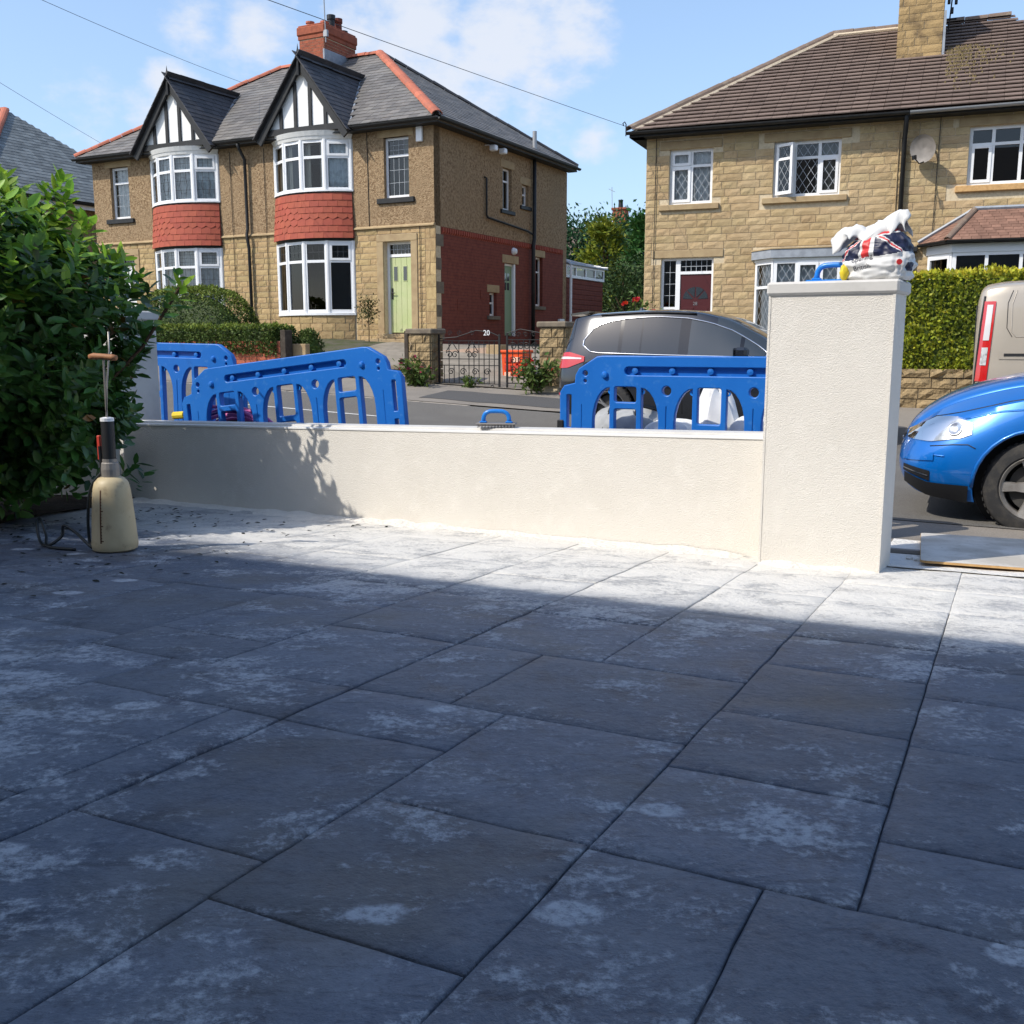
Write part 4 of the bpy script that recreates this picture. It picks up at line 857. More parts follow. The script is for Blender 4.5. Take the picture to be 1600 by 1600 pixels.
# back, left wall and rooms
MB().box(-HW, HD, GZ, .0, HD+.25, ZE-.1).box(-HW, .29, GZ, -HW+.25, HD, ZE-.1).build('rear_wall', 'pebbledash', h20)
MB().box(-HW+.26, 2.6, GZ, -.3, 2.7, ZE-.12).box(-HW+.26, .3, 3.86, -.3, 2.6, 3.96).box(MIR-.1, .3, GZ, MIR+.1, 2.6, ZE-.12).box(-2.2, .3, GZ, -2.1, 2.6, ZE-.12).box(-HW+.3, .3, 6.24, -.3, 2.6, 6.29).build('partition', 'room', h20)
# roof
zr20 = 9.20; ym = HD/2; rx1 = -4.0; rx0 = -HW+4.0
hip_roof(h20, -HW-.30, .30, -.30, HD+.30, ZE+.02, zr20, rx0, rx1, 'slate')
fr_ = tile_face((-HW-.30, -.34, ZE+.0), (.30, -.34, ZE+.0), (rx0, ym, zr20), (rx1, ym, zr20), .20, .27, .022)
def keep(M):
    p = M.translation
    for xc in (-3.57, mir(-3.57)):
        zz = 8.06-abs(p.x-xc)*(1.66/1.32)
        if p.z < zz+.02 and abs(p.x-xc) < 1.42: return False
    return not (-6.05 < p.x < -5.05 and p.y > 2.45)
pieces(h20, 'slate', SLATE, [M for M in fr_ if keep(M)], 'slate', 300, 'slating')
sl = tile_face((.34, -.30, ZE), (.34, HD+.30, ZE), (rx1, ym, zr20), (rx1, ym, zr20), .20, .27, .022); mbs = MB()
for M in sl: mbs.add([M @ v.co for v in SLATE[0].vertices], [tuple(p.vertices) for p in SLATE[0].polygons])
mbs.build('slating', 'slate', h20)['kind'] = 'stuff'
ridge_tiles(h20, (rx0, ym, zr20+.03), (rx1, ym, zr20+.03), .42, .12, 'ridgetile'); ridge_tiles(h20, (.30, -.30, ZE+.05), (rx1, ym, zr20+.05), .30, .12, 'ridgetile', 'hip_tile'); ridge_tiles(h20, (-HW-.30, -.30, ZE+.05), (rx0, ym, zr20+.05), .36, .12, 'ridgetile', 'hip_tile'); ridge_tiles(h20, (.30, HD+.30, ZE+.05), (rx1, ym, zr20+.05), .4, .10, 'darkslate', 'hip_tile')
# chimney
CX0, CX1, CY0, CY1 = -5.95, -5.10, 2.60, 4.05
def brickface(M, w, h, rq, bl=.225, bh=.08):
    out = []; n = int(h/bh)
    for j in range(n):
        x = -(bl/2 if j % 2 else 0)
        while x < w-.01:
            a, b = max(0, x), min(w, x+bl)
            if b-a > .03: out.append(M @ Matrix.Translation(((a+b)/2, 0, (j+.5)*bh)) @ Matrix.Diagonal((b-a-.009, .012, bh-.009, 1)))
            x += bl
    return out
BRK = [MB().box(-.5, -.5, -.5, .5, .5, .5).mesh('brick', 'chimneybrick')]; BRKW = [MB().box(-.5, -.5, -.5, .5, .5, .5).mesh('brick', 'brick')]
ch = MB().box(CX0, CY0, 8.0, CX1, CY1, 9.60).build('chimney_stack', 'mortar', h20)
bm_ = brickface(Matrix.Translation((CX0, CY0, 8.1)), CX1-CX0, 1.5, rq)+brickface(Matrix.Translation((CX1, CY0, 8.1)) @ Matrix.Rotation(PI/2, 4, 'Z'), CY1-CY0, 1.5, rq)
pieces(ch, 'brick', BRK, bm_, 'chimneybrick', 0, 'brickwork')
MB().bbox(CX0-.03, CY0-.03, 9.56, CX1+.03, CY1+.03, 9.66, .01).bbox(CX0-.06, CY0-.06, 9.662, CX1+.06, CY1+.06, 9.90, .03).bbox(CX0-.02, CY0-.02, 9.902, CX1+.02, CY1+.02, 9.94, .01).build('chimney_crown', 'chimneybrick', ch)
MB().box(CX0-.03, CY0-.03, 8.2, CX1+.03, CY0+.02, 8.47).box(CX1-.02, CY0-.03, 8.2, CX1+.03, CY1+.03, 9.25).build('lead_flashing', 'lead', ch)
for k, (x, y, h, pm) in enumerate(((-5.75, 2.85, .16, 'ridgetile'), (-5.40, 3.05, .18, 'ridgetile'), (-5.40, 3.35, .42, 'darkplastic'), (-5.38, 3.65, .40, 'redbrick'), (-5.4, 3.92, .14, 'darkplastic'))):
    MB().lathe([(.11, 0), (.10, h*.7), (.125, h*.72), (.125, h), (.085, h), (.08, 0)], 14, (x, y, 9.93)).build('chimney_pot', pm, h20, smooth=False)
an = MB(); ax, ay = -5.02, 2.58; an.tube([(ax, ay, 9.4), (ax-.05, ay, 11.9)], .016, 6).box(ax-.06, ay-.03, 9.55, ax+.06, ay+.05, 9.72); an.build('aerial_mast', 'galv', h20)
MB().tube([(ax-.3, ay, 10.95), (ax+.55, ay+.25, 10.55)], .012, 5).build('aerial_boom', 'galv', h20)
for k in range(5):
    q = Vector((ax-.25+.16*k, ay+.02+.05*k, 10.93-.075*k)); MB().tube([q+Vector((-.06, -.16, -.02)), q+Vector((.06, .16, .02))], .007, 4).build('aerial_element', 'galv', h20)
# ---------------------------------------------------------------- conservatory at the back of number 20
cn = thing('side_extension', 'low brick extension with white glazed strip and pale sloping glass roof', 'extension', (-1.857, 25.0, 0), R(-27.4))
MB().box(-1.9, 7.72, .5, -.06, 10.7, 3.22).build('wall', 'redbrick', cn)
sl_ = MB()
for k in range(13): MB().bbox(-.075, 7.73, 1.2+k*.155, -.045, 10.71, 1.2+k*.155+.14, .012).build('cladding_board', 'redbrick', cn)
window(cn, 7.66, 10.72, 3.23, 3.62, (1, 1, 1, 1), None, .0, M=SM, fw=.07, gl=GL, name='glazing')
MB().box(-1.9, 10.6, 3.22, -.1, 10.7, 3.62).build('end_frame', 'upvc', cn)
rf = MB().add([(.08, 7.70, 3.62), (.08, 10.85, 3.62), (-1.9, 10.85, 3.80), (-1.9, 7.7, 4.3), (.08, 7.7, 3.66), (.08, 10.85, 3.66), (-1.9, 10.85, 3.84), (-1.9, 7.7, 4.34)], [(3, 2, 1, 0), (4, 5, 6, 7), (0, 1, 5, 4), (1, 2, 6, 5), (2, 3, 7, 6), (3, 0, 4, 7)]).build('roof', 'lead', cn)
for k in range(6):
    y = 7.75+k*.61; MB().tube([(.09, y, 3.69), (-1.9, y, 4.36-.5*(y-7.7)/3.15)], .022, 6).build('glazing_bar', 'upvc', rf)
MB().tube([(.10, 7.78, 3.6), (.10, 7.78, .6)], .045, 8).build('downpipe', 'upvc', cn); MB().bbox(.02, 7.0, 1.62, .10, 7.35, 1.95, .01).build('flue_box', 'upvc', cn)
# ---------------------------------------------------------------- house on the right: stone semis with brown tiled roof
h22 = thing('stone_house', 'buff stone semi-detached house with brown concrete tiled hipped roof and square chimney', 'house', (2.865, 22.5, 0), R(-21.9))
W2, Z2, D2_ = 10.4, 5.60, 7.4; G2 = .2
hs = [(.50, 1.42, 4.13, 5.25), (2.66, 3.97, 4.17, 5.26), (6.30, 7.62, 4.21, 5.29), (8.9, 9.8, 4.13, 5.25), (.37, 1.50, .85, 3.03), (2.42, 4.55, .9, 2.92), (5.9, 8.1, .9, 3.0)]
wall_holes(MB(), 0, W2, G2, Z2, hs, .012, .27).build('wall', 'mortar', h22); 
rq = random.Random(11); ex = [(a-.0, b+.0, c, d) for a, b, c, d in hs]
ex += [(.28, 1.62, 5.25, 5.44), (2.35, 4.3, 5.26, 5.45), (6.0, 7.9, 5.29, 5.46), (.30, 1.60, 4.0, 4.13), (2.4, 4.15, 4.03, 4.17), (5.95, 7.9, 4.05, 4.21), (.15, 1.72, 3.03, 3.2), (2.3, 4.7, 2.9, 3.14), (5.6, 8.4, 2.9, 3.14)]
Ms = courses(0, W2, G2, Z2, .151, (.26, .52), ex, rq, y=.012, gap=.013)
pieces(h22, 'stone', STONE, Ms, 'stone', 300, 'stonework')
SL2 = Matrix.Rotation(-PI/2, 4, 'Z')
MB().box(0.012, .29, G2, .28, D2_, Z2).box(W2-.28, .29, G2, W2, D2_, Z2).box(0, D2_, G2, W2, D2_+.25, Z2).build('side_wall', 'stone', h22)
MB().box(.3, 2.6, G2, W2-.3, 2.7, Z2).box(.3, .3, 3.3, W2-.3, 2.6, 3.4).box(5.0, .3, G2, 5.2, 2.6, Z2).box(2.0, .3, G2, 2.1, 2.6, Z2).box(.3, .3, 5.45, W2-.3, 2.6, 5.5).build('partition', 'room', h22)
for k, (x0, x1, z0, z1) in enumerate(hs[:4]):
    kw = dict(lead='diamond', leadcol='whiteline') if k < 2 else dict()
    cols = (1, 1) if k in (0, 3) else (1, 1.15, 1)
    window(h22, x0, x1, z0, z1, cols, .70, .09, curtain='net' if k in (0, 3) else ('right' if k == 1 else None), fw=.06, sash=((0, 0), (0, 1)) if k == 0 else ((2, 0),) if k == 1 else ((0, 0),), gl=GLD if k else GL, **kw)
    MB().bbox(x0-.20, -.07, z0-.12, x1+.16, .08, z0-.003, .01).build('window_sill', 'dressed' if k != 2 else 'plyedge', h22); MB().bbox(x0-.20, -.016, z1+.003, x1+.18, .1, z1+.17, .006).build('lintel', 'dressed', h22)
# the open casement of the middle window
x0, x1, z0, z1 = hs[1]; Mo = Matrix.Translation((x0+.06, .05, 0)) @ Matrix.Rotation(R(-32), 4, 'Z')
window(h22, 0, .40, z0+.05, z1-.05, (1,), .70, -.02, M=Mo, fw=.055, lead='diamond', leadcol='whiteline', gl=GLD, name='open_casement')
# door with side light
x0, x1, z0, z1 = hs[4]
MB().bbox(x0-.2, -.016, z1+.003, x1+.2, .1, z1+.16, .006).build('lintel', 'dressed', h22)
window(h22, x0, x0+.36, z0+1.1, z1, (1,), None, .08, lead='square', rows=4, leadcol='whiteline', gl=GLD, fw=.05)
MB().box(x0, .08, z0, x0+.36, .2, z0+1.1).build('door_panel', 'upvc', h22)
fr = MB(); fr.box(x0+.36, .08, z0, x0+.41, .16, z1).box(x1-.05, .08, z0, x1, .16, z1).box(x0+.41, .08, z1-.05, x1-.05, .16, z1).box(x0+.41, .08, z0+1.84, x1-.05, .16, z0+1.90); f = fr.build('door_frame', 'upvc', h22)
MB().quad((x0+.41, .12, z0+1.90), (x1-.05, .12, z0+1.90), (x1-.05, .12, z1-.05), (x0+.41, .12, z1-.05)).build('transom_pane', GLD, f)
ll = MB()
for k in range(1, 6): xx = x0+.41+(x1-x0-.46)*k/6; ll.box(xx-.005, .11, z0+1.9, xx+.005, .117, z1-.05)
ll.box(x0+.41, .108, z0+2.0, x1-.05, .116, z0+2.01); ll.build('leading', 'whiteline', f)
a, b = x0+.415, x1-.055; dr = MB().bbox(a, .10, z0+.02, b, .15, z0+1.83, .004).build('door', 'maroondoor', h22); cx = (a+b)/2
for k in range(4):                                       # fan light
    t0, t1 = PI*(k+.05)/4, PI*(k+.95)/4; rad = .27; zc = z0+1.30
    MB().prism([(cx+.05*math.cos((t0+t1)/2), zc+.05*math.sin((t0+t1)/2)), (cx+rad*math.cos(t0), zc+.02+rad*.95*math.sin(t0)), (cx+rad*math.cos((t0+t1)/2), zc+.02+rad*.95*math.sin((t0+t1)/2)), (cx+rad*math.cos(t1), zc+.02+rad*.95*math.sin(t1))], .092, .099, 'y').build('fan_pane', 'carglass', dr, fix=True)
for p0, p1 in ((a+.05, cx-.03), (cx+.03, b-.05)):
    for q0, q1 in ((.15, .62), (.70, 1.15)): MB().bbox(p0, .09, z0+q0, p1, .101, z0+q1, .006).build('door_panel', 'maroondoor', dr)
text_mesh('house_number', '28', .10, 'alloy', dr, Matrix.Translation((cx, .094, z0+1.19)) @ Matrix.Rotation(PI/2, 4, 'X'))
# flat-roofed bay
def splay(x0, x1, d, s): return [Vector((x0, 0)), Vector((x0+s, -d)), Vector((x1-s, -d)), Vector((x1, 0))]
pts = splay(2.40, 4.57, .45, .42)
def band(pts, z0, z1, out, m, name, parent):
    c = Vector((sum(p.x for p in pts)/len(pts), .6)); o = [p+(p-c).normalized()*out for p in pts]
    return MB().prism([(p.x, p.y) for p in o]+[(o[-1].x, .05), (o[0].x, .05)], z0, z1, 'z').build(name, m, parent, fix=True)
band(pts, G2, 1.12, .02, 'stone', 'bay_base', h22); band(pts, 1.121, 1.16, .06, 'upvc', 'bay_sill', h22)
for i in range(3):
    Mx, L = facetM(pts[i], pts[i+1]); window(h22, 0, L, 1.16, 2.88, (1,) if i != 1 else (1, 1, 1), .70, -.03, M=Mx, fw=.06, lead='diamond', leadcol='whiteline', curtain='net', sash=((2, 1), (1, 1)) if i == 1 else (), name='bay_window')
band(pts, 2.881, 2.93, .05, 'whitepaint', 'bay_fascia', h22); band(pts, 2.931, 3.10, .12, 'lead', 'bay_roof', h22); band(pts, 3.101, 3.125, .14, 'dressed', 'roof_edge', h22)
# bay with a tiled hipped roof
pts = splay(5.72, 8.30, .62, .42); band(pts, G2, 1.9, .02, 'stone', 'bay_base', h22); band(pts, 1.901, 1.95, .06, 'upvc', 'bay_sill', h22)
for i in range(3):
    Mx, L = facetM(pts[i], pts[i+1]); window(h22, 0, L, 1.95, 2.92, (1,) if i != 1 else (1, 1, 1), None, -.03, M=Mx, fw=.06, sash=((0, 0),) if i == 0 else (), name='bay_window', gl=GLD)
band(pts, 2.921, 3.08, .06, 'upvc', 'bay_fascia', h22)
c = Vector((7.0, .6)); eo = [p+(p-c).normalized()*.22 for p in pts]; eo[0].y = eo[-1].y = 0; top = [Vector((6.48, 0)), Vector((6.48, -.10)), Vector((7.55, -.10)), Vector((7.55, 0))]; ze, zt = 3.14, 3.74
MB().add([(p.x, p.y, ze) for p in eo]+[(p.x, p.y, zt) for p in top], [(0, 1, 5, 4), (1, 2, 6, 5), (2, 3, 7, 6), (4, 5, 6, 7), (3, 2, 1, 0)]).build('bay_roof', 'concretetile', h22)
BT = [unit_tile('roof_tile', 'ridgetile')]; mat('bayroof', (.23, .13, .095), .85, .25, var=.18, nz=(5, (.17, .095, .07), .4, .7)); BT[0].materials.clear(); BT[0].materials.append(MATS['bayroof'])
tt = []
for i in range(3): tt += tile_face((eo[i].x, eo[i].y, ze), (eo[i+1].x, eo[i+1].y, ze), (top[i].x, top[i].y, zt), (top[i+1].x, top[i+1].y, zt), .085, .165, .0, th=.012)
pieces(h22, 'roof_tile', BT, tt, 'bayroof', 150, 'roof_tiling')
for i in (1, 2): ridge_tiles(h22, (eo[i].x, eo[i].y, ze+.02), (top[i].x, top[i].y, zt+.02), .7, .06, 'hiptile', 'hip_tile')
MB().tube([(top[0].x-.02, -.03, zt+.03), (top[1].x, top[1].y-.02, zt+.03), (top[2].x, top[2].y-.02, zt+.03), (top[3].x, -.03, zt+.03)], .04, 6).build('flashing', 'lead', h22)
MB().tube([(eo[0].x-.02, -.03, ze+.04), (top[0].x, -.03, zt+.04)], .035, 6).build('flashing', 'lead', h22)
for i in range(3): gutter(h22, (eo[i].x, eo[i].y-.02, ze-.01), (eo[i+1].x, eo[i+1].y-.02, ze-.01), .05)
MB().tube([(5.42, -.06, 3.0), (5.42, -.06, G2)], .036, 8).build('downpipe', 'blackpaint', h22); MB().bbox(5.36, -.12, 3.0, 5.50, -.01, 3.10, .01).build('hopper', 'blackpaint', h22)
# roof
zr2 = 8.14; ex0, ex1 = -.30, W2+.30; ym = D2_/2; ra, rb_ = 3.35, W2-3.35
hip_roof(h22, ex0, ex1, -.30, D2_+.30, Z2+.02, zr2, ra, rb_, 'concretetile')
tt = tile_face((ex0, -.35, Z2), (ex1, -.35, Z2), (ra, ym, zr2), (rb_, ym, zr2), .205, .30, .012, stag=True, th=.020, jit=.003, tilt=.20)
tt = [M for M in tt if not (4.8 < M.translation.x < 5.7 and M.translation.y > 1.95) and M.translation.x < 9.5]
pieces(h22, 'roof_tile', CTILE, tt, 'concretetile', 300, 'roof_tiling')
ridge_tiles(h22, (ex0, -.30, Z2+.06), (ra, ym, zr2+.04), .42, .11, 'hiptile', 'hip_tile'); ridge_tiles(h22, (ra, ym, zr2+.05), (rb_, ym, zr2+.05), .44, .11, 'hiptile')
MB().tube([(ex0+.14, -.32, Z2+.05), (ra+.10, ym-.12, zr2+.0)], .05, 6).build('hip_bedding', 'hipmortar', h22); MB().tube([(ra, ym-.11, zr2+.02), (4.8, ym-.11, zr2+.02)], .04, 6).build('ridge_bedding', 'hipmortar', h22)
MB().box(ex0+.02, -.30, Z2-.10, ex1, 0.005, Z2-.06).box(ex0+.02, -.33, Z2-.10, ex1, -.301, Z2+.01).box(ex0+.0, -.30, Z2-.10, -.001, D2_, Z2-.07).build('soffit', 'blackpaint', h22)
gutter(h22, (ex0-.03, -.40, Z2-.0), (5.2, -.40, Z2-.02), .06); gutter(h22, (5.22, -.40, Z2-.02), (ex1, -.40, Z2+.0), .06, 'galv')
MB().tube([(5.16, -.36, Z2-.04), (5.16, -.30, Z2-.2), (5.14, -.09, Z2-.5), (5.14, -.08, G2)], .045, 10).build('downpipe', 'blackpaint', h22, smooth=True)
MB().tube([(5.04, -.02, Z2-.3), (5.03, -.03, G2)], .012, 6).build('cable', 'dressed', h22); MB().tube([(5.77, -.02, Z2-.1), (5.74, -.035, 2.9)], .008, 6).build('cable', 'blackpaint', h22); MB().tube([(.22, -.03, Z2-.1), (.20, -.035, G2)], .008, 6).build('cable', 'blackpaint', h22)
# chimney
mat('sootstone', (.36, .25, .12), .9, .2, var=.15, nz=(3.5, (.10, .07, .045), .48, .72), bump=(40, .5, .02)); SOOT = stone_mesh('stone', 'sootstone', seed=33)
ch = MB().box(4.83, 2.05, 6.6, 5.68, 3.4, 8.95).build('chimney_stack', 'mortar', h22)
cm = courses(4.81, 5.70, 7.05, 8.95, .152, (.22, .42), [], rq, y=2.05)
cm += courses(2.03, 3.42, 7.05, 8.95, .152, (.22, .42), [], rq, y=-5.68, M=SM)
pieces(ch, 'stone', SOOT, cm, 'sootstone', 200)
MB().bbox(4.74, 1.96, 8.952, 5.77, 3.49, 9.12, .02).build('chimney_crown', 'dressed_dark', ch); MB().bbox(4.78, 1.98, 6.98, 5.74, 2.03, 7.10, .008).box(5.70, 2.03, 6.98, 5.75, 3.4, 8.0).build('lead_flashing', 'lead', ch)
for x in (5.05, 5.45): MB().lathe([(.12, 0), (.10, .3), (.125, .32), (.125, .4), (.09, .4), (.09, 0)], 14, (x, 2.7, 9.12)).build('chimney_pot', 'ridgetile', h22)
an = MB(); an.tube([(5.80, 2.9, 7.8), (5.84, 2.9, 8.5)], .016, 6).tube([(5.72, 2.9, 8.05), (5.95, 2.9, 8.05)], .02, 6); an.build('aerial_mast', 'blackiron', h22)
for q in ((5.78, 8.42), (5.92, 8.40), (5.85, 8.22)): MB().bbox(q[0]-.03, 2.86, q[1]-.06, q[0]+.03, 2.94, q[1]+.06, .008).build('aerial_element', 'blackiron', h22)
mo = MB()
for k in range(420):
    x = 5.8+abs(random.gauss(0, .42)); y = max(.3, 2.3-abs(random.gauss(0, .75))); z = Z2+(y+.35)*(zr2-Z2)/(ym+.35)+.06; r = random.uniform(.008, .024)
    mo.add([(x-r, y-r, z-.03), (x+r, y-r*.8, z-.03), (x+r*.8, y+r, z+.03), (x-r, y+r, z+.03), (x, y, z+.05)], [(0, 1, 4), (1, 2, 4), (2, 3, 4), (3, 0, 4)])
o = mo.build('roof_moss', 'moss', h22); o['kind'] = 'stuff'
# satellite dish
dm = Matrix.Translation((5.49, -.30, 4.90)) @ Matrix.Rotation(R(-28), 4, 'Z') @ Matrix.Rotation(R(12), 4, 'X')
dsh = thing('satellite_dish', 'grey oval satellite dish fixed on the stone wall beside the downpipe', 'satellite dish', (0, 0, 0)); dsh.matrix_basis = Matrix.Translation((2.865, 22.5, 0)) @ Matrix.Rotation(R(-21.9), 4, 'Z')
dsh.location = (2.865, 22.5, 0); dsh.rotation_euler = (0, 0, R(-21.9))
mb = MB(dm); mb.lathe([(.001, .05), (.12, .035), (.20, .012), (.255, -.018), (.26, -.022), (.25, -.012), (.12, .045), (.001, .06)], 28, (0, 0, 0), 'y'); autosmooth(mb.build('reflector', 'dish', dsh))
MB(dm).tube([(0, .03, -.24), (0, -.18, -.26), (0, -.34, -.14)], .012, 6).build('feed_arm', 'darkplastic', dsh); MB(dm).bbox(-.03, -.40, -.17, .03, -.30, -.09, .01).build('receiver', 'darkplastic', dsh); MB().tube([(5.55, -.26, 4.9), (5.66, -.12, 4.9), (5.70, -.01, 4.9)], .02, 8).build('bracket', 'galv', dsh)
# ---------------------------------------------------------------- neighbouring house on the far left
hl_ = thing('slate_house', 'neighbouring house with grey-green slate roof beyond the laurel', 'house', (-14.35, 32.0, 0), R(-27.4))
MB().box(-9.5, -.9, .4, -1.6, 7, 5.75).build('wall', 'pebbledash', hl_)
x0, x1 = -9.8, -1.3; MB().add([(x0, -1.2, 5.85), (x1, -1.2, 5.85), (x1, 7.3, 5.85), (x0, 7.3, 5.85), (x0+4, 3, 9.2), (x1-4, 3, 9.2)], [(0, 1, 5, 4), (1, 2, 5), (2, 3, 4, 5), (3, 0, 4), (3, 2, 1, 0)]).build('roof', 'greenslate', hl_)
tt = tile_face((x0, -1.24, 5.84), (x1, -1.24, 5.84), (x0+4, 3, 9.2), (x1-4, 3, 9.2), .19, .30, .02)+tile_face((x1+.04, -1.2, 5.84), (x1+.04, 7.3, 5.84), (x1-4, 3, 9.2), (x1-4, 3, 9.2), .19, .30, .02)
pieces(hl_, 'slate', GSLATE, tt, 'greenslate', 200, 'slating')
ridge_tiles(hl_, (x1, -1.2, 5.9), (x1-4, 3, 9.25), .36, .12, 'ridgetile', 'hip_tile'); ridge_tiles(hl_, (x1-4, 3, 9.25), (x0+4, 3, 9.25), .4, .12, 'ridgetile')
gutter(hl_, (x0, -1.28, 5.82), (x1+.05, -1.28, 5.82)); gutter(hl_, (x1+.08, -1.28, 5.82), (x1+.08, 7.3, 5.82)); MB().box(x0, -1.2, 5.62, x1, -1.16, 5.76).box(x1-.04, -1.15, 5.62, x1, 7.3, 5.76).build('fascia', 'whitepaint', hl_)
# distant house showing its chimney above the trees
hf = thing('far_house', 'distant brick house with orange chimney above the trees', 'house', (4.6, 62, 0), R(-20))
MB().box(-6, 0, .5, 3, 7, 6.2).build('wall', 'redbrick', hf); MB().add([(-6.3, -.3, 6.2), (3.3, -.3, 6.2), (3.3, 7.3, 6.2), (-6.3, 7.3, 6.2), (-3, 3.5, 8.4), (0, 3.5, 8.4)], [(0, 1, 5, 4), (1, 2, 5), (2, 3, 4, 5), (3, 0, 4), (3, 2, 1, 0)]).build('roof', 'concretetile', hf)
MB().bbox(.6, 3.1, 8.0, 1.4, 4.0, 9.3, .02).bbox(.52, 3.02, 9.31, 1.48, 4.08, 9.45, .02).build('chimney_stack', 'chimneybrick', hf); MB().lathe([(.16, 0), (.14, .35), (.16, .5), (.1, .5)], 10, (1.0, 3.5, 9.45)).build('chimney_pot', 'darkplastic', hf); MB().bbox(-5.2, 3.1, 7.2, -3.5, 4.0, 9.0, .3).build('chimney_stack', 'chimneybrick', hf)
MB().tube([(.55, 3.2, 8.8), (.5, 3.2, 10.7)], .02, 5).tube([(.3, 3.2, 10.6), (.7, 3.2, 10.4)], .015, 5).build('aerial_mast', 'galv', hf)
# ---------------------------------------------------------------- overhead wires
def wire(a, b, sag, label):
    A, B = Vector(a), Vector(b); n = 24
    o = MB().tube([A.lerp(B, t/n)-Vector((0, 0, 4*sag*(t/n)*(1-t/n))) for t in range(n+1)], .005, 5).build('overhead_wire', 'wiregrey'); tag(o, label, 'wire', 'telephone wires over the street')
def W3(px, py, D): d = sdir(px, py); return tuple(Vector((0, 0, CZ))+d*(D/d.y))
wire(W3(-260, -150, 15), W3(384, 131, 29.5), .10, 'thin black wire running to the roof between the two gables')
a_ = Vector(W3(437, 0, 14)); b_ = Vector(W3(988, 201, 22.6)); wire(tuple(a_-(b_-a_)*1.2), tuple(b_), .05, 'thin black wire running to the eaves corner of the stone house')
wire(W3(-300, -60, 18), W3(160, 225, 33), .05, 'thin black wire passing above the grey-green slate roof')
MB().tube([(0, 0, -.12), (0, 0, .12), (-.03, 0, .17), (-.07, 0, .14), (-.05, 0, .09)], .012, 6).build('wire_hook', 'blackiron', h22).location = (-.36, -.36, Z2+.05)
# ---------------------------------------------------------------- garden walls, pillars and gates across the street
def ST(name, label, cat, u, v, z=None, rz=0, group=None):
    return thing(name, label, cat, S(u, v, zu(u, v) if z is None else z), -TH+rz, group)
def pillar(u, label, w, h, z0):
    t = ST('stone_gatepost', label, 'gatepost', u, 17.0, z0, 0, 'stone gateposts of number 20')
    MB().box(.02, .02, -.2, w-.02, w-.02, h).build('core', 'mortar', t); rq = random.Random(int(u*10)); n = 6; hh = h/n; Ms = []
    for M0 in (Matrix.Identity(4), Matrix.Translation((w, 0, 0)) @ Matrix.Rotation(PI/2, 4, 'Z'), Matrix.Translation((0, w, 0)) @ Matrix.Rotation(-PI/2, 4, 'Z')):
        Ms += courses(0, w, 0, h, hh, (w*.45, w*1.1), [], rq, th=.035, M=M0, gap=.016)
    pieces(t, 'stone', GRIT, Ms, 'gritstone', 80); MB().bbox(-.06, -.06, h+.002, w+.06, w+.06, h+.11, .02).build('coping_stone', 'dressed_dark', t); return t
pillar(-10.10, 'coursed stone gatepost with dark inner face beside the brick garden wall', .46, .98, .42); pillar(-7.36, 'sunlit coursed stone gatepost behind the dark grey car', .46, 1.04, .47)
MB().bbox(-.13, .02, -.1, -.045, .10, 1.05, .006).build('timber_post', 'timberpost', bpy.data.objects['stone_gatepost'])
bwall = ST('brick_wall', 'low red brick garden wall with timber end post under the clipped hedge', 'wall', -18.6, 17.05, .42)
L = 5.4; MB().box(0, .01, -.1, L, .2, .86).build('core', 'mortar', bwall)
pieces(bwall, 'brick', BRKW, [M for M in brickface(Matrix.Identity(4), L, .92, random.Random(4), .23, .078)], 'brick', 300, 'brickwork')
MB().bbox(L+.02, -.02, -.1, L+.15, .22, 1.08, .01).build('end_post', 'timberpost', bwall); MB().bbox(L-.02, .25, -.1, L+.45, .4, .8, .01).build('step_wall', 'dressed', bwall)
# steps / low garden wall under the bay and pink paving behind the gate
lw = ST('garden_step_wall', 'low stone edging wall in front of the curved bay', 'wall', -13.0, 17.4, .35); MB().bbox(0, 0, -.1, 2.7, .3, .36, .02).build('wall', 'pinkpaving', lw); MB().bbox(-.02, -.03, .362, 2.72, .33, .45, .015).build('coping_stone', 'dressed_dark', lw)
pk = ST('paved_terrace', 'pale pink paved ramp wall behind the iron gate', 'wall', -11.35, 20.3, .5); MB().add([(0, 0, 0), (1.25, 0, 0), (1.25, .5, 0), (0, .5, 0), (0, 0, .56), (1.25, 0, .64), (1.25, .5, .64), (0, .5, .56)], [(3, 2, 1, 0), (4, 5, 6, 7), (0, 1, 5, 4), (1, 2, 6, 5), (2, 3, 7, 6), (3, 0, 4, 7)]).build('wall', 'pinkpaving', pk)
MB().bbox(1.26, -.02, -.1, 1.62, .3, .70, .01).build('stone_end', 'dressed', pk); MB().box(-.1, -.45, -.2, 1.8, -.2, .22).build('planter', 'timberpost', pk)
def scroll(cx, cz, r, turns, sg, a0=0):
    return [(cx+sg*r*(1-t/28*.8)*math.cos(a0+t/28*turns*2*PI), 0, cz+r*(1-t/28*.8)*math.sin(a0+t/28*turns*2*PI)) for t in range(29)]
def iron(t, name, path, r=.009): return MB().tube(path, r, 5).build(name, 'blackiron', t)
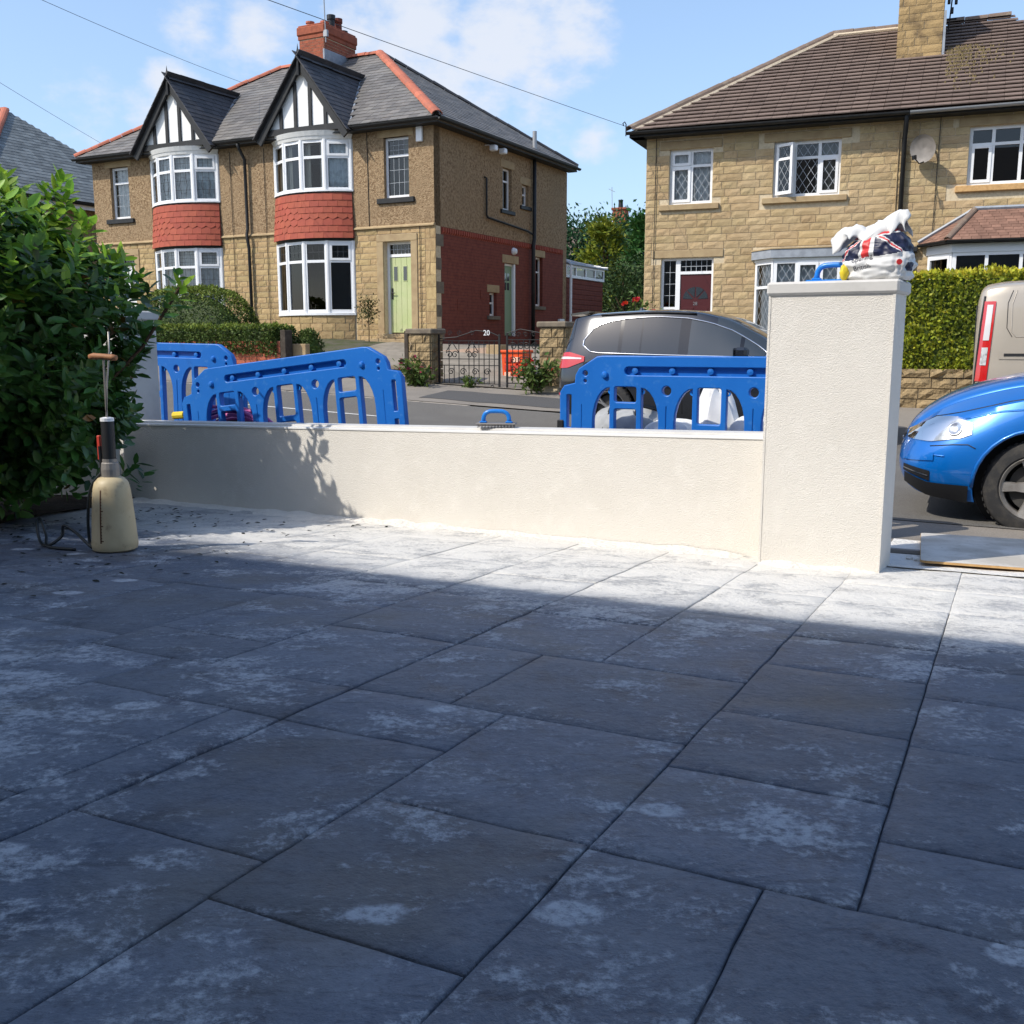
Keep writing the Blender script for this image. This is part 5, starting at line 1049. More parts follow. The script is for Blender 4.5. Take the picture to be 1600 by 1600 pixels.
def leaf_gate(u, label, w, fancy):
    t = ST('iron_gate', label, 'gate', u, 17.2, .42 if fancy else .44, 0, 'iron gates of number 20')
    for x in (0, w): MB().box(x-.016, -.016, -.06, x+.016, .016, .98).build('stile', 'blackiron', t)
    for z in (.06, .40 if fancy else .16, .52 if fancy else .62, .86): MB().box(0, -.008, z-.008, w, .008, z+.008).build('rail', 'blackiron', t)
    n = int(w/.105)
    for k in range(1, n):
        x = w*k/n
        if fancy and k < n*.55:
            if k % 2: iron(t, 'bar', [(x, 0, .06), (x, 0, .40)]); continue
        iron(t, 'bar', [(x, 0, .06), (x, 0, .86)])
    if fancy:
        for q in (.22, .55): 
            for sg in (-1, 1): iron(t, 'scroll', [(w*q, 0, .84), (w*q+sg*.13, 0, .66)]+scroll(w*q+sg*.06, .60, .07, 1.25, sg, .5))
        for q in (.2, .4, .6, .8): iron(t, 'scroll', scroll(w*q, .28, .07, 1.4, 1))
    else:
        for q in (.3, .7):
            for z in (.3, .48, .74):
                for sg in (-1, 1): iron(t, 'scroll', scroll(w*q+sg*.08, z, .07, 1.3, sg, .8))
    iron(t, 'scroll', scroll(w*.88 if fancy else .5*w, .0, .04, 1, 1))
    # curved open top with curls
    iron(t, 'top_rail', [(0, 0, .90), (w*.3, 0, .93), (w*.62, 0, 1.05), (w*.85, 0, 1.02), (w, 0, .94)]) if fancy else iron(t, 'top_rail', [(0, 0, .98), (w*.4, 0, 1.05), (w, 0, .98)])
    for q in (.18, .34, .55, .78): iron(t, 'curl', scroll(w*q, 1.0 if fancy else .95, .05, 1.2, 1 if q < .5 else -1), .006)
    return t
g1 = leaf_gate(-9.56, 'wide black wrought iron gate with scrollwork and white number 20', 1.28, True); leaf_gate(-8.12, 'narrow black wrought iron gate with dense scrolls beside the sunlit gatepost', .68, False)
text_mesh('house_number', '20', .14, 'upvc', g1, Matrix.Translation((1.03, -.03, .96)) @ Matrix.Rotation(PI/2, 4, 'X'), .004)
ob = ST('recycling_bin', 'bright orange printed recycling bin standing behind the iron gate', 'bin', -8.86, 18.5, .42)
MB().add([(.03, .03, 0), (.43, .03, 0), (.43, .43, 0), (.03, .43, 0), (0, 0, .62), (.46, 0, .62), (.46, .46, .62), (0, .46, .62)], [(3, 2, 1, 0), (0, 1, 5, 4), (1, 2, 6, 5), (2, 3, 7, 6), (3, 0, 4, 7), (4, 5, 6, 7)]).build('bin_body', 'orangebin', ob); MB().bbox(-.03, -.03, .621, .49, .49, .68, .015).build('lid', 'orangebin', ob)
for k in range(3):
    for j in range(2): MB().bbox(.07+j*.19, -.016+.0, .14+k*.15, .21+j*.19, .02, .24+k*.15, .004).build('printed_panel', 'binprint' if (k+j) % 3 == 0 else 'redplastic', ob)
# stone wall under the yellow hedge
rw = ST('stone_garden_wall', 'low coursed gritstone garden wall below the yellow-green hedge', 'wall', -3.2, 17.0, .05)
MB().box(0, .03, -.1, 9, .4, .76).build('core', 'mortar', rw); pieces(rw, 'stone', GRIT, courses(0, 9, 0, .66, .165, (.28, .6), [], random.Random(8), th=.04, y=.02, gap=.016), 'gritstone', 220, 'stonework')
pieces(rw, 'coping_stone', GRIT, courses(0, 9, .66, .80, .14, (.35, .7), [], random.Random(9), th=.07, y=.02, gap=.014), 'gritstone', 30)
# ---------------------------------------------------------------- hedges
def skin(dims, r, n, rs, dome):
    w, d, h = dims
    if dome:                                            # half super-ellipsoid, evenly sampled
        q = rs.normal(size=(n, 3)); q[:, 2] = np.abs(q[:, 2]); q /= np.linalg.norm(q, axis=1, keepdims=True); e = dome
        k = (np.abs(q)**e).sum(1)**(-1/e); P = q*k[:, None]; Nn = np.sign(q)*np.abs(P)**(e-1)/np.array([w/2, d/2, h]); Nn /= np.linalg.norm(Nn, axis=1, keepdims=True)
        return P*np.array([w/2, d/2, h])+np.array([w/2, d/2, 0]), Nn
    ar = np.array([w*h, w*h*.4, d*h, d*h, w*d]); f = rs.choice(5, n, p=ar/ar.sum()); a, b = rs.rand(n), rs.rand(n); P = np.zeros((n, 3))
    for k in range(5):
        s_ = f == k; A, B = a[s_], b[s_]; z = np.zeros(s_.sum())
        P[s_] = np.stack([(A*w, z, B*h), (A*w, z+d, B*h), (z, A*d, B*h), (z+w, A*d, B*h), (A*w, B*d, z+h)][k], 1)
    C_ = np.clip(P, [r, r, -1], [w-r, d-r, h-r]); V_ = P-C_; Nn = V_/(np.linalg.norm(V_, axis=1, keepdims=True)+1e-9); return C_+Nn*r, Nn
def hedge(name, label, u, v, z, dims, n, m, mtop, size, seed, lump=.06, dome=0, r=.14):
    """leafy hedge: a dark core with leaves set evenly over its skin"""
    t = ST(name, label, 'hedge', u, v, z); rs = np.random.RandomState(seed); w, d, h = dims
    co = MB()
    if dome: co.grid(lambda a, b: tuple(np.array([w/2, d/2, 0])+.88*np.array([w/2*math.cos(a*2*PI)*math.cos(b*PI/2), d/2*math.sin(a*2*PI)*math.cos(b*PI/2), h*math.sin(b*PI/2)])), 28, 10)
    else: co.bbox(.10, .10, .02, w-.10, d-.10, h-.10, r*.6)
    co.build('inner_growth', 'boxhedge', t)
    P, Nn = skin(dims, r, n, rs, dome)
    lm = np.array([mn.noise(Vector((p[0]*3.1+seed, p[1]*3.1, p[2]*3.1)))+.6*mn.noise(Vector((p[0]*8+seed, p[1]*8, p[2]*8))) for p in P]); P = P+Nn*(lump*lm-rs.rand(n)*.09)[:, None]
    dr = Nn*.6+rs.normal(size=(n, 3))*.7+np.array([0, 0, .25]); nr = Nn+rs.normal(size=(n, 3))*.5; L = size*(.7+.6*rs.rand(n)); topm = (Nn[:, 2]+rs.normal(size=n)*.22+.25*lm) > .62
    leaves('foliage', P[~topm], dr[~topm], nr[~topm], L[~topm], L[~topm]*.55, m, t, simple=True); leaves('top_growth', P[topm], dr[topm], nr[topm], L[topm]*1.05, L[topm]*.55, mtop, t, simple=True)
    return t
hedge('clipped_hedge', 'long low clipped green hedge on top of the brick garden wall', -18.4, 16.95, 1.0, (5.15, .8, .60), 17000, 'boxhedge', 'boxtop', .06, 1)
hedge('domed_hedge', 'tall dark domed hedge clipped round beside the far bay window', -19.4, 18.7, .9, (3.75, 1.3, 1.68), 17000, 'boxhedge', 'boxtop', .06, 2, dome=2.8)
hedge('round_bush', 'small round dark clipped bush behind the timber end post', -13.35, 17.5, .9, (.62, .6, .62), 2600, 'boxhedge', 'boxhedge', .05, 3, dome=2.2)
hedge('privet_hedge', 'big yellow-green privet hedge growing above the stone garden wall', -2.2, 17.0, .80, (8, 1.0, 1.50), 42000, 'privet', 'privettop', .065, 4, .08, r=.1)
# ---------------------------------------------------------------- trees behind the houses
def tree(name, label, x, y, z0, h, rx, ry, n, m, size, seed, crown0=.1, shape='round', trunk=.18, spiky=0, group=None):
    t = thing(name, label, 'tree', (x, y, z0), 0, group); rs = np.random.RandomState(seed)
    MB().tube([(0, 0, 0), (.05, .03, h*.35), (-.04, .05, h*.7), (0, 0, h*.93)], trunk, 8, rs=[trunk, trunk*.8, trunk*.5, trunk*.1]).build('trunk', 'bark', t)
    nb = max(30, int(n/90)); P = []; D = []
    for k in range(nb):
        f = rs.rand(); zz = h*(crown0+(1-crown0)*f); a = rs.rand()*2*PI
        pr_ = math.sqrt(max(.02, 1-((f-.42)/.62)**2)) if shape == 'round' else (1-f)**.8*1.0+.06 if shape == 'cone' else min(1, (1-f)*2.2+.12)
        rr_ = pr_*(.55+.5*rs.rand()**.5); c = np.array([rx*rr_*math.cos(a), ry*rr_*math.sin(a), zz]); k_ = int(n/nb); sp = (.16 if shape != 'cone' else .11)*min(rx, ry)+.12
        out = np.array([math.cos(a), math.sin(a), .45 if spiky == 0 else 1.4]); pts = c+rs.normal(size=(k_, 3))*sp*np.array([1, 1, .75 if not spiky else 1.05]); P.append(pts); D.append(np.tile(out, (k_, 1))+rs.normal(size=(k_, 3))*.55)
    P = np.concatenate(P); D = np.concatenate(D); L = size*(.6+.8*rs.rand(len(P))); nr = rs.normal(size=P.shape)+np.array([0, 0, .8])
    lb = MB()
    for k in range(14):
        f = rs.rand(); zz = h*(crown0+.75*f*(1-crown0)); a = rs.rand()*2*PI; lb.tube([(0, 0, zz*.85), (rx*.5*(1-f*.7)*math.cos(a), ry*.5*(1-f*.7)*math.sin(a), zz+.3)], .035, 5)
    lb.build('limbs', 'bark', t)['kind'] = 'stuff'
    leaves('crown', P, D, nr, L, L*.42, m, t, simple=True); return t
GT = 'trees behind the two houses'
tree('cypress_tree', 'broad dark evergreen tree close behind the brick extension', 2.9, 46, .6, 5.7, 2.6, 2.2, 15000, 'conifer', .24, 1, .02, 'round', .2, 0, GT)
tree('pine_tree', 'dark upright evergreen rising below the distant orange chimney', 4.9, 49, .6, 5.9, 2.2, 2.0, 13000, 'conifer', .21, 2, .05, 'round', .2, 1, GT)
tree('golden_tree', 'yellow-green tree standing out between the dark evergreens', 3.75, 42, .6, 5.4, .85, .8, 5200, 'goldtree', .20, 3, .15, 'fat', .1, 0, GT)
tree('fir_tree', 'bright green conifer beside the corner of the stone house', 5.35, 41, .5, 5.6, 1.15, 1.1, 9500, 'brightfir', .22, 4, .03, 'cone', .14, 0, GT)
tree('rounded_shrub', 'large rounded green shrub below the golden tree', 4.0, 37, .6, 3.3, 1.4, 1.2, 10500, 'roundbush', .15, 5, .02, 'round', .1, 0, GT)
tree('cypress_tree', 'dark evergreen hidden mostly behind the pebbledashed house', .6, 52, .6, 6.0, 2.4, 2.2, 9000, 'conifer', .32, 6, .02, 'round', .2, 0, GT)
# lean-to outbuilding by the stone house corner
ou = thing('outbuilding', 'small white outbuilding end peeping past the stone house corner', 'shed', (5.2, 33, 0), R(-22)); MB().box(0, 0, .5, 1.2, 2, 3.0).build('wall', 'whitepaint', ou); MB().add([(-.15, -.15, 3.0), (1.3, -.15, 3.0), (1.3, 2.1, 3.0), (-.15, 2.1, 3.0), (.6, -.15, 3.5), (.6, 2.1, 3.5)], [(0, 1, 4), (1, 2, 5, 4), (2, 3, 5), (3, 0, 4, 5), (3, 2, 1, 0)]).build('roof', 'darkslate', ou)
# ---------------------------------------------------------------- small planting
def bush(name, label, loc, r, h, n, m, size, seed, flower=None, nf=0, fsize=.05, stems=8, cat='plant', group=None):
    t = thing(name, label, cat, loc, 0, group); rs = np.random.RandomState(seed); sb = MB(); P = []; D = []; tips = []
    for k in range(stems):
        a = rs.rand()*2*PI; q = r*(.3+.7*rs.rand()); tip = np.array([q*math.cos(a), q*math.sin(a), h*(.55+.45*rs.rand())]); sb.tube([(tip[0]*.1, tip[1]*.1, 0), tuple(tip*np.array([.5, .5, .55])), tuple(tip)], .006, 4); tips.append(tip)
        kk = n//stems; f = rs.rand(kk, 1)**.7; pts = tip*np.concatenate([f, f, f], 1)*np.array([1, 1, 1])+rs.normal(size=(kk, 3))*r*.17; pts[:, 2] = np.abs(pts[:, 2]); P.append(pts); D.append(rs.normal(size=(kk, 3))+np.array([math.cos(a), math.sin(a), .4]))
    sb.build('stems', 'bark', t)['kind'] = 'stuff'; P = np.concatenate(P); D = np.concatenate(D); L = size*(.6+.8*rs.rand(len(P))); leaves('foliage', P, D, rs.normal(size=P.shape)+np.array([0, 0, 1]), L, L*.45, m, t)
    if flower:
        for k in range(nf):
            tp = tips[k % len(tips)]+rs.normal(size=3)*r*.12+np.array([0, 0, fsize*.6]); q = 14; a = rs.rand(q)*2*PI; e = rs.rand(q)*1.3; d = np.stack([np.cos(a)*np.cos(e), np.sin(a)*np.cos(e), np.sin(e)], 1)
            leaves('flower', np.tile(tp, (q, 1)), d, rs.normal(size=(q, 3)), np.full(q, fsize), np.full(q, fsize*.7), flower, t, stuff=False)
    return t
GP = 'plants along the gate'
bush('valerian_plant', 'pink flowered leafy plant at the foot of the shaded gatepost', S(-9.75, 16.75, .38), .42, .62, 520, 'roseleaf', .10, 1, 'petalpink', 16, .045, 14, 'plant', GP)
bush('valerian_plant', 'red flowered leafy plant at the foot of the sunlit gatepost', S(-7.35, 16.72, .40), .40, .55, 560, 'roseleaf', .10, 2, 'petalred', 10, .04, 14, 'plant', GP)
bush('weed', 'small green weed growing below the wide iron gate', S(-8.75, 16.95, .37), .16, .26, 110, 'roseleaf', .08, 3, None, 0, .05, 6, 'plant', GP)
bush('dark_shrub', 'dark leafy shrub just inside the narrow iron gate', S(-7.5, 17.9, .5), .35, .95, 420, 'roundbush', .09, 4, 'petalpink', 6, .04, 10, 'plant')
bush('rose_bush', 'rose bush with red blooms by the corner of the stone house', S(-6.55, 20.0, .9), .62, 1.32, 900, 'roseleaf', .10, 5, 'petalred', 7, .085, 14, 'plant')
bush('garden_plant', 'thin pale weeds showing above the roof of the dark grey car', S(-6.9, 19.2, .9), .3, 1.05, 130, 'bayleaf', .08, 6, None, 0, .05, 7, 'plant')
pt = ST('potted_bay_tree', 'small standard tree on a thin stem in a pot beside the green door', 'potted tree', -13.8, 21.3, .92)
MB().lathe([(.0, 0), (.13, 0), (.17, .30), (.19, .30), (.19, .34), (.15, .34), (.14, .28), (.0, .28)], 18).build('pot', 'darkplastic', pt); MB().tube([(0, 0, .28), (.01, 0, .6), (-.01, .01, 1.05)], .012, 6).build('stem', 'bark', pt)
q = 340; P = RS.normal(size=(q, 3))*np.array([.13, .13, .15])+np.array([0, 0, 1.12]); L = .05+.05*RS.rand(q); leaves('crown', P, rdir(q)+np.array([0, 0, .3]), rdir(q), L, L*.4, 'bayleaf', pt)
# ---------------------------------------------------------------- laurel bush on the left
lb = thing('laurel_bush', 'large glossy laurel bush with bright new and sunlit shoots, growing over the soil bed', 'bush', (-4.0, 6.95, .02)); rs = np.random.RandomState(21)
stem = []
for k in range(16):
    a = rs.rand()*2*PI; q = .25+1.0*rs.rand(); h = 1.2+1.0*rs.rand(); stem.append([(.25*math.cos(a), .25*math.sin(a), 0), (q*.5*math.cos(a), q*.5*math.sin(a), h*.5), (q*math.cos(a), q*math.sin(a), h)])
for p in stem: MB().tube(p, .02, 6, rs=[.028, .02, .008]).build('stem', 'bark', lb)
def lsurf(az, el):   # bush outline radius in direction
    d = np.array([math.cos(az)*math.cos(el), math.sin(az)*math.cos(el), math.sin(el)]); r = 1+.13*mn.noise(Vector(tuple(d*2.3)))+.10*mn.noise(Vector(tuple(d*5.1)))
    return d, r
tw = []
for k in range(3000):                                    # shoots over and inside the crown
    az = rs.rand()*2*PI; el = math.asin(-.92+1.92*rs.rand()); d, r = lsurf(az, el); f = 1-.42*rs.rand()**1.8
    p = np.array([1.38, 1.20, 1.22])*np.sign(d)*np.abs(d)**.85*r*f+np.array([0, 0, 1.22]); p[2] = max(p[2], .12+.25*rs.rand()); tw.append((p, d, f))
tw.append((np.array([1.74, .15, 1.62]), np.array([.6, -.1, .8]), 1)); tw.append((np.array([1.66, .1, 1.52]), np.array([.9, -.3, .4]), 1)); tw.append((np.array([1.70, .2, 1.70]), np.array([.2, -.2, 1.0]), 1))
for k in range(26):                                      # stray shoots hanging over the wall end
    p = np.array([.95+.45*rs.rand(), .1+.5*rs.rand(), .28+1.1*rs.rand()]); tw.append((p, np.array([.9, -.2, .1]), 1))
LP, LD, LN, LL, LM = [], [], [], [], []
for p, d, f in tw:
    ax = d*.8+np.array([0, 0, .75])+rs.normal(size=3)*.25; ax /= np.linalg.norm(ax); nl = rs.randint(7, 11); new_or_lit = (p[2] > 1.8 and f > .84 and rs.rand() < .9) or (p[2] > 1.5 and f > .92 and rs.rand() < .45) or (rs.rand() < .03)  # new shoots, more of them high up so the colour suggests sunlit leaves
    for q in range(nl):
        t_ = q/nl; pos = p-ax*.16*(1-t_); a = q*2.4+rs.rand(); s1 = np.cross(ax, [0, 0, 1.0]); s1 /= np.linalg.norm(s1)+1e-6; s2 = np.cross(ax, s1); o_ = s1*math.cos(a)+s2*math.sin(a)
        dr = ax*(.35+.5*t_)+o_*(1.0-.45*t_)+np.array([0, 0, -.22*(1-t_)])+rs.normal(size=3)*.12
        LP.append(pos); LD.append(dr); LN.append(ax+o_*-.2+rs.normal(size=3)*.15); LL.append((.080+.055*rs.rand())*(1.0 if not new_or_lit else 1.05)); LM.append(1 if new_or_lit and t_ > .25 else (2 if rs.rand() < .008 else 0))
LP, LD, LN, LL, LM = map(np.array, (LP, LD, LN, LL, LM))
camd = np.linalg.norm(LP+np.array([-4.0, 6.95, .02])-np.array([0, 0, CZ]), axis=1); vis = (LP+np.array([-4.0, 6.95, 0]))[:, 0]/(LP+np.array([-4.0, 6.95, 0]))[:, 1] > -.50
order = np.argsort(camd+np.where(vis, 0, 100)); pick = np.zeros(len(LP), bool); pick[order[:300]] = True
V, _ = leaf_arrays(LP, LD, LN, LL, LL*.46)
for i in order[:300]:
    me = bpy.data.meshes.new('leaf'); me.from_pydata([tuple(q) for q in V[i]], [], LEAFF); me.materials.append(MATS[('laurel', 'laurelnew_sunlit', 'laurelold')[LM[i]]]); link('leaf', me, lb)
for k, (nm, m_) in enumerate((('foliage', 'laurel'), ('new_growth', 'laurelnew_sunlit'), ('old_leaves', 'laurelold'))):
    s_ = (LM == k) & ~pick; leaves(nm, LP[s_], LD[s_], LN[s_], LL[s_], LL[s_]*.46, m_, lb)
MB().tube([(1.15, .1, .9), (1.45, .12, 1.2), (1.72, .15, 1.6)], .012, 6).build('branch', 'bark', lb)
# fallen leaves
fl = RS.rand(300, 2); P = []
for a, b in fl: u_, v_ = 3.0+2.9*a, -5.9+2.3*b*b-.15*a; P.append(tuple(DU(u_, v_, .006)))
P = np.array(P); L = .022+.03*RS.rand(len(P)); d = rdir(len(P))*np.array([1, 1, .15]); o = leaves('fallen_leaves', P, d, np.tile([0, 0, 1.0], (len(P), 1))+rdir(len(P))*.3, L, L*.45, 'laurelold', None); MATS['deadleaf'] = mat('deadleaf', (.018, .020, .014), .8, .2, var=.4); o.data.materials.clear(); o.data.materials.append(MATS['deadleaf']); o['label'] = 'small dark fallen laurel leaves scattered on the slabs'; o['category'] = 'leaves'
# ---------------------------------------------------------------- blue plastic safety barriers
BH = 1.12
def barrier_parts(t):
    out = [(-.06, 0), (-.06, .86), (-.03, .905), (.055, .925), (.06, .985), (.085, 1.03), (.22, BH-.005), (.26, BH), (1.82, BH), (1.86, BH-.005), (1.995, 1.03), (2.02, .985), (2.025, .925), (2.11, .905), (2.14, .86), (2.14, 0)]
    ho = []
    for c, cb in ((.435, .775), (1.04, .635), (1.645, .775)):
        for sg in (-1, 1):
            xi, xo = c+sg*.112, c+sg*.252; pl = [(xi, .90), (xi, .16)]
            for k in range(7): a = PI/2*k/6; pl.append((xi+(xo-xi)*math.sin(a), .16+.16*(1-math.cos(a))))
            for k in range(7): a = PI/2*k/6; pl.append((xi+(xo-xi)*math.cos(a), .66+.25*math.sin(a)))
            ho.append(pl)
        ho += [rr(c-.088, cb+.018, c+.088, .915, .022), rr(c-.088, .14, c+.088, cb-.018, .022)]
    for x in (.737, 1.343): ho += [circ(x, .885, .040), rr(x-.007, .2, x+.007, .78, .006, 2)]
    for x in (.13, 1.95): ho += [circ(x, 1.0, .026, 12)[0:12], circ(x, .945, .019, 10)]
    for x in (.105, 1.975): ho.append(rr(x-.006, .35, x+.006, .78, .005, 2))
    for x0, x1 in ((-.018, .03), (2.05, 2.098)): ho += [rr(x0, .60, x1, .85, .01, 2), rr(x0, .12, x1, .55, .01, 2)]
    ho.append(rr(.42, .985, 1.66, 1.055, .034, 5))
    p = curve_panel('panel', out, ho, .022, .007, 'bluepoly', t)
    MB().bbox(.40, .004, .97, 1.68, .012, 1.07, .002).build('slot_back', 'bluepoly', t)
    for k in range(5): MB().lathe([(.0, -.024), (.022, -.02), (.026, .01)], 12, (.50+k*.27, 0, 1.022), 'y').build('stud', 'bluepoly', t)
    for x in (.28, 1.80): MB().lathe([(.0, -.052), (.018, -.048), (.026, -.034), (.028, -.026)], 12, (x, 0, .99), 'y').build('knob', 'bluepoly', t)
    for c in (.32, .55, .92, 1.16): MB().lathe([(.010, -.01), (.022, -.012), (.022, .012), (.010, .01)], 10, (c, 0, .875), 'y').build('lug', 'bluepoly2', t)
    for x in (.25, 1.83): MB().bbox(x-.06, -.24, -.03, x+.06, .24, .0, .012).build('foot', 'darkplastic', t)
    return t
GB = 'blue plastic safety barriers'
b1 = ST('safety_barrier', 'blue plastic safety barrier standing in front of the dark grey car and sacks', 'barrier', -2.76, 6.92, .03, 0, GB); barrier_parts(b1)
def copy_tree(o, parent=None):
    c = o.copy(); COL.objects.link(c)
    if parent is not None: c.parent = parent
    for ch_ in list(o.children): copy_tree(ch_, c)
    return c
b2 = copy_tree(b1); b2['label'] = 'blue plastic safety barrier tilted, rising to the right along the low wall'
b2.location = S(-6.10, 6.70, -.115); b2.rotation_mode = 'XYZ'; b2.rotation_euler = (R(-3), R(-6.7), -TH)
b3 = copy_tree(b1); b3['label'] = 'blue plastic safety barrier half hidden behind the shaded pier'; b3.location = S(-8.42, 7.55, .14); b3.rotation_euler = (0, R(1.0), -TH)
MB().bbox(-.085, -.04, .42, -.035, .04, .66, .006).build('rubber_sleeve', 'darkplastic', b1)
# sand / rubble sacks behind the barrier
def sack(name, label, u, v, z, w, d, h, m, seed, strap=False, peak=0):
    t = ST(name, label, 'sack', u, v, z, R(seed*13 % 40-20), 'rubble sacks behind the barrier'); mb = MB()
    def fn(a, b):
        az = a*2*PI; el = (b-.5)*PI; r = 1+.16*mn.noise(Vector((math.cos(az)*1.4+seed, math.sin(az)*1.4, b*2)))+.07*mn.noise(Vector((math.cos(az)*4+seed, math.sin(az)*4, b*6)))+.03*mn.noise(Vector((math.cos(az)*11+seed, math.sin(az)*11, b*14)))
        sg = lambda x, e=.62: math.copysign(abs(x)**e, x); z_ = h*.5+h*.5*sg(math.sin(el), .8)*r
        if peak: z_ += peak*max(0, math.sin(el))**6*(1+.4*mn.noise(Vector((az*1.2, seed, 2))))
        return (w*.5*sg(math.cos(az))*sg(math.cos(el))*r, d*.5*sg(math.sin(az))*sg(math.cos(el))*r, z_)
    autosmooth(mb.grid(fn, 40, 26).build('sack_body', m, t), 35)
    if strap: 
        for x in (-.10, .12): MB().tube([(x-.05, -d*.54, h*.2), (x-.03, -d*.50, h*.72), (x, -d*.2, h*1.05), (x+.05, d*.2, h*1.0)], .018, 4).build('carry_strap', 'strap', t)
    return t
sack('rubble_sack', 'grey woven sack with black carry straps behind the barrier', -2.46, 7.42, .03, .62, .5, .72, 'baggrey', 1, True)
sack('rubble_sack', 'slack white sack slumped beside the strapped sack', -2.12, 7.38, .03, .52, .42, .64, 'bagwhite', 2)
sack('rubble_sack', 'white sack with peaked open top behind the barrier', -1.80, 7.46, .03, .46, .42, .60, 'bagwhite', 3, False, .26)
sack('rubble_sack', 'crumpled white sack lying near the tall pier', -1.46, 7.40, .03, .50, .42, .66, 'bagwhite', 4, False, .05)
sack('rubble_sack', 'low white sack at the open end of the barrier', -2.98, 7.36, .03, .42, .4, .54, 'bagwhite', 5)
# coil of pink and purple hose with yellow coupling
hc = ST('hose_coil', 'coil of pink and purple hoses with a yellow coupling behind the low wall', 'hose', -6.35, 6.86, .02)
for k in range(6):
    rr_ = .55-.035*k; MB().tube([(.55+rr_*math.cos(t*PI/20)*1.0, .02*k-.05, .28+.05*(k % 3)+rr_*.62*math.sin(t*PI/20)) for t in range(41)], .017, 7, True).build('hose', ('pink', 'purple', 'pink', 'strap', 'pink', 'purple')[k], hc, smooth=True)
MB().tube([(-.06, -.09, .60), (.06, -.09, .61)], .034, 10).build('coupling', 'yellow', hc); MB().tube([(.05, -.09, .61), (.3, -.08, .69), (.62, -.06, .68), (.9, -.05, .55)], .016, 7).build('hose', 'pink', hc, smooth=True)
# ---------------------------------------------------------------- plastering floats
def blue_float(name, label, loc, rz, nails):
    t = thing(name, label, 'float', loc, rz, 'blue handled plastering floats'); 
    MB().bbox(-.135, -.055, .024 if nails else 0, .135, .055, .032 if nails else .012, .003).build('blade', 'steelgrey' if nails else 'bluepoly2', t); z = .032 if nails else .012
    pth = []
    for k in range(17):
        a = PI-PI*k/16; pth.append((.088*math.copysign(abs(math.cos(a))**.55, math.cos(a)), 0, z+.004+.075*abs(math.sin(a))**.7))
    MB().tube(pth, .014, 10, rs=[.017]+[.0145]*15+[.017]).build('handle', 'bluepoly2', t, smooth=True)
    for x in (-.088, .088): MB().bbox(x-.024, -.02, z, x+.024, .02, z+.012, .004).build('handle_foot', 'bluepoly2', t)
    if nails:
        n_ = MB().box(-.0015, -.0015, 0, .0015, .0015, .024).mesh('spike', 'steelgrey')
        for i in range(12):
            for j in range(4): o = link('spike', n_, t); o.location = (-.12+i*.0218, -.045+j*.03, 0)
    return t
wdir = (WR-WL).normalized(); wp = WL+wdir*(wl_len*.655)+Vector((-wdir.y, wdir.x))*.10; wz = wtop(wl_len*.655)+.017
blue_float('spiked_float', 'blue handled spiked float standing on the low wall top', (wp.x, wp.y, wz), wrz+R(22), True)
pyx = Vector((-px_.y, px_.x, 0)); fp_ = po+px_*.30+pyx*.15; blue_float('plastic_float', 'blue plastering float lying on the tall pier beside the bag', (fp_.x, fp_.y, ZP+.071), prz, False)
# yellow sponge squeezed against the bag
sg_ = po+px_*.372+pyx*.08; sp_ = thing('sponge', 'small yellow sponge wedged beside the plaster bag', 'sponge', (sg_.x, sg_.y, ZP+.071), prz); mb = MB()
autosmooth(mb.grid(lambda a, b: tuple(Vector((.024*math.cos(a*2*PI)*math.cos((b-.5)*PI), .035*math.sin(a*2*PI)*math.cos((b-.5)*PI), .042+.042*math.sin((b-.5)*PI)))*(1+.18*mn.noise(Vector((a*9, b*7, 1))))), 16, 12).build('foam', 'yellow', sp_))
# ---------------------------------------------------------------- bag of plaster on the pier
bc = po+px_*.525+pyx*.18; bg = thing('plaster_bag', 'half-full white plaster bag printed with a union flag on the tall pier', 'bag', (bc.x, bc.y, ZP+.071), prz)
def bagshape(a, b):
    az = a*2*PI; c, s_ = math.cos(az), math.sin(az); z = b; sgn = lambda x, e: math.copysign(abs(x)**e, x)
    prof = np.interp(b, [0, .06, .25, .5, .68, .80, .90, 1.0], [.86, .98, 1.05, 1.0, .88, .70, .40, .0]); wr = .04*mn.noise(Vector((c*2, s_*2, b*9)))+.026*mn.noise(Vector((c*4, s_*4, b*13+3)))+.03*mn.noise(Vector((c*6, s_*6, b*7)))
    r = prof+wr*2; zz = .285*b*(1+.10*c*b)+.012*mn.noise(Vector((c*3, s_*3, 7)))*b
    return (.172*sgn(c, .75)*r-.01*b, .135*sgn(s_, .75)*r, zz)
NB, MB_ = 180, 90; vals = [[bagshape(i/NB, j/MB_) for j in range(MB_+1)] for i in range(NB+1)]
def flagcol(a, b):
    x = (a*2*PI+PI/2+PI) % (2*PI)-PI                       # 0 at the front centre, + to the right
    lo = .42+.06*math.sin(x*1.3)                           # top of the white lower band
    if b < lo: return 'bagnavy' if (1.05 < x < 1.5 and b > .16 and b < .30) else 'bagwhite'
    fx = x+.18; fy = (b-lo)/(1-lo)
    if fy > .8: return 'bagwhite' if mn.noise(Vector((fx*3, fy*4, 2))) > -.05 else 'bagred'
    if abs(fx) < .17: return 'bagred' if abs(fx) < .11 else 'bagwhite'
    if .62 < fy < .86: return 'bagred' if .66 < fy < .82 else 'bagwhite'
    for sg in (-1, 1):
        d_ = abs(sg*fx-1.25*(.75-fy)*1.0-.10)
        if d_ < .10: return 'bagred' if d_ < .045 else 'bagwhite'
    return 'bagnavy'
me = bpy.data.meshes.new('bag_body'); vs = [p for r_ in vals for p in r_]; fs = []; mi = []; order_ = ['bagwhite', 'bagnavy', 'bagred']
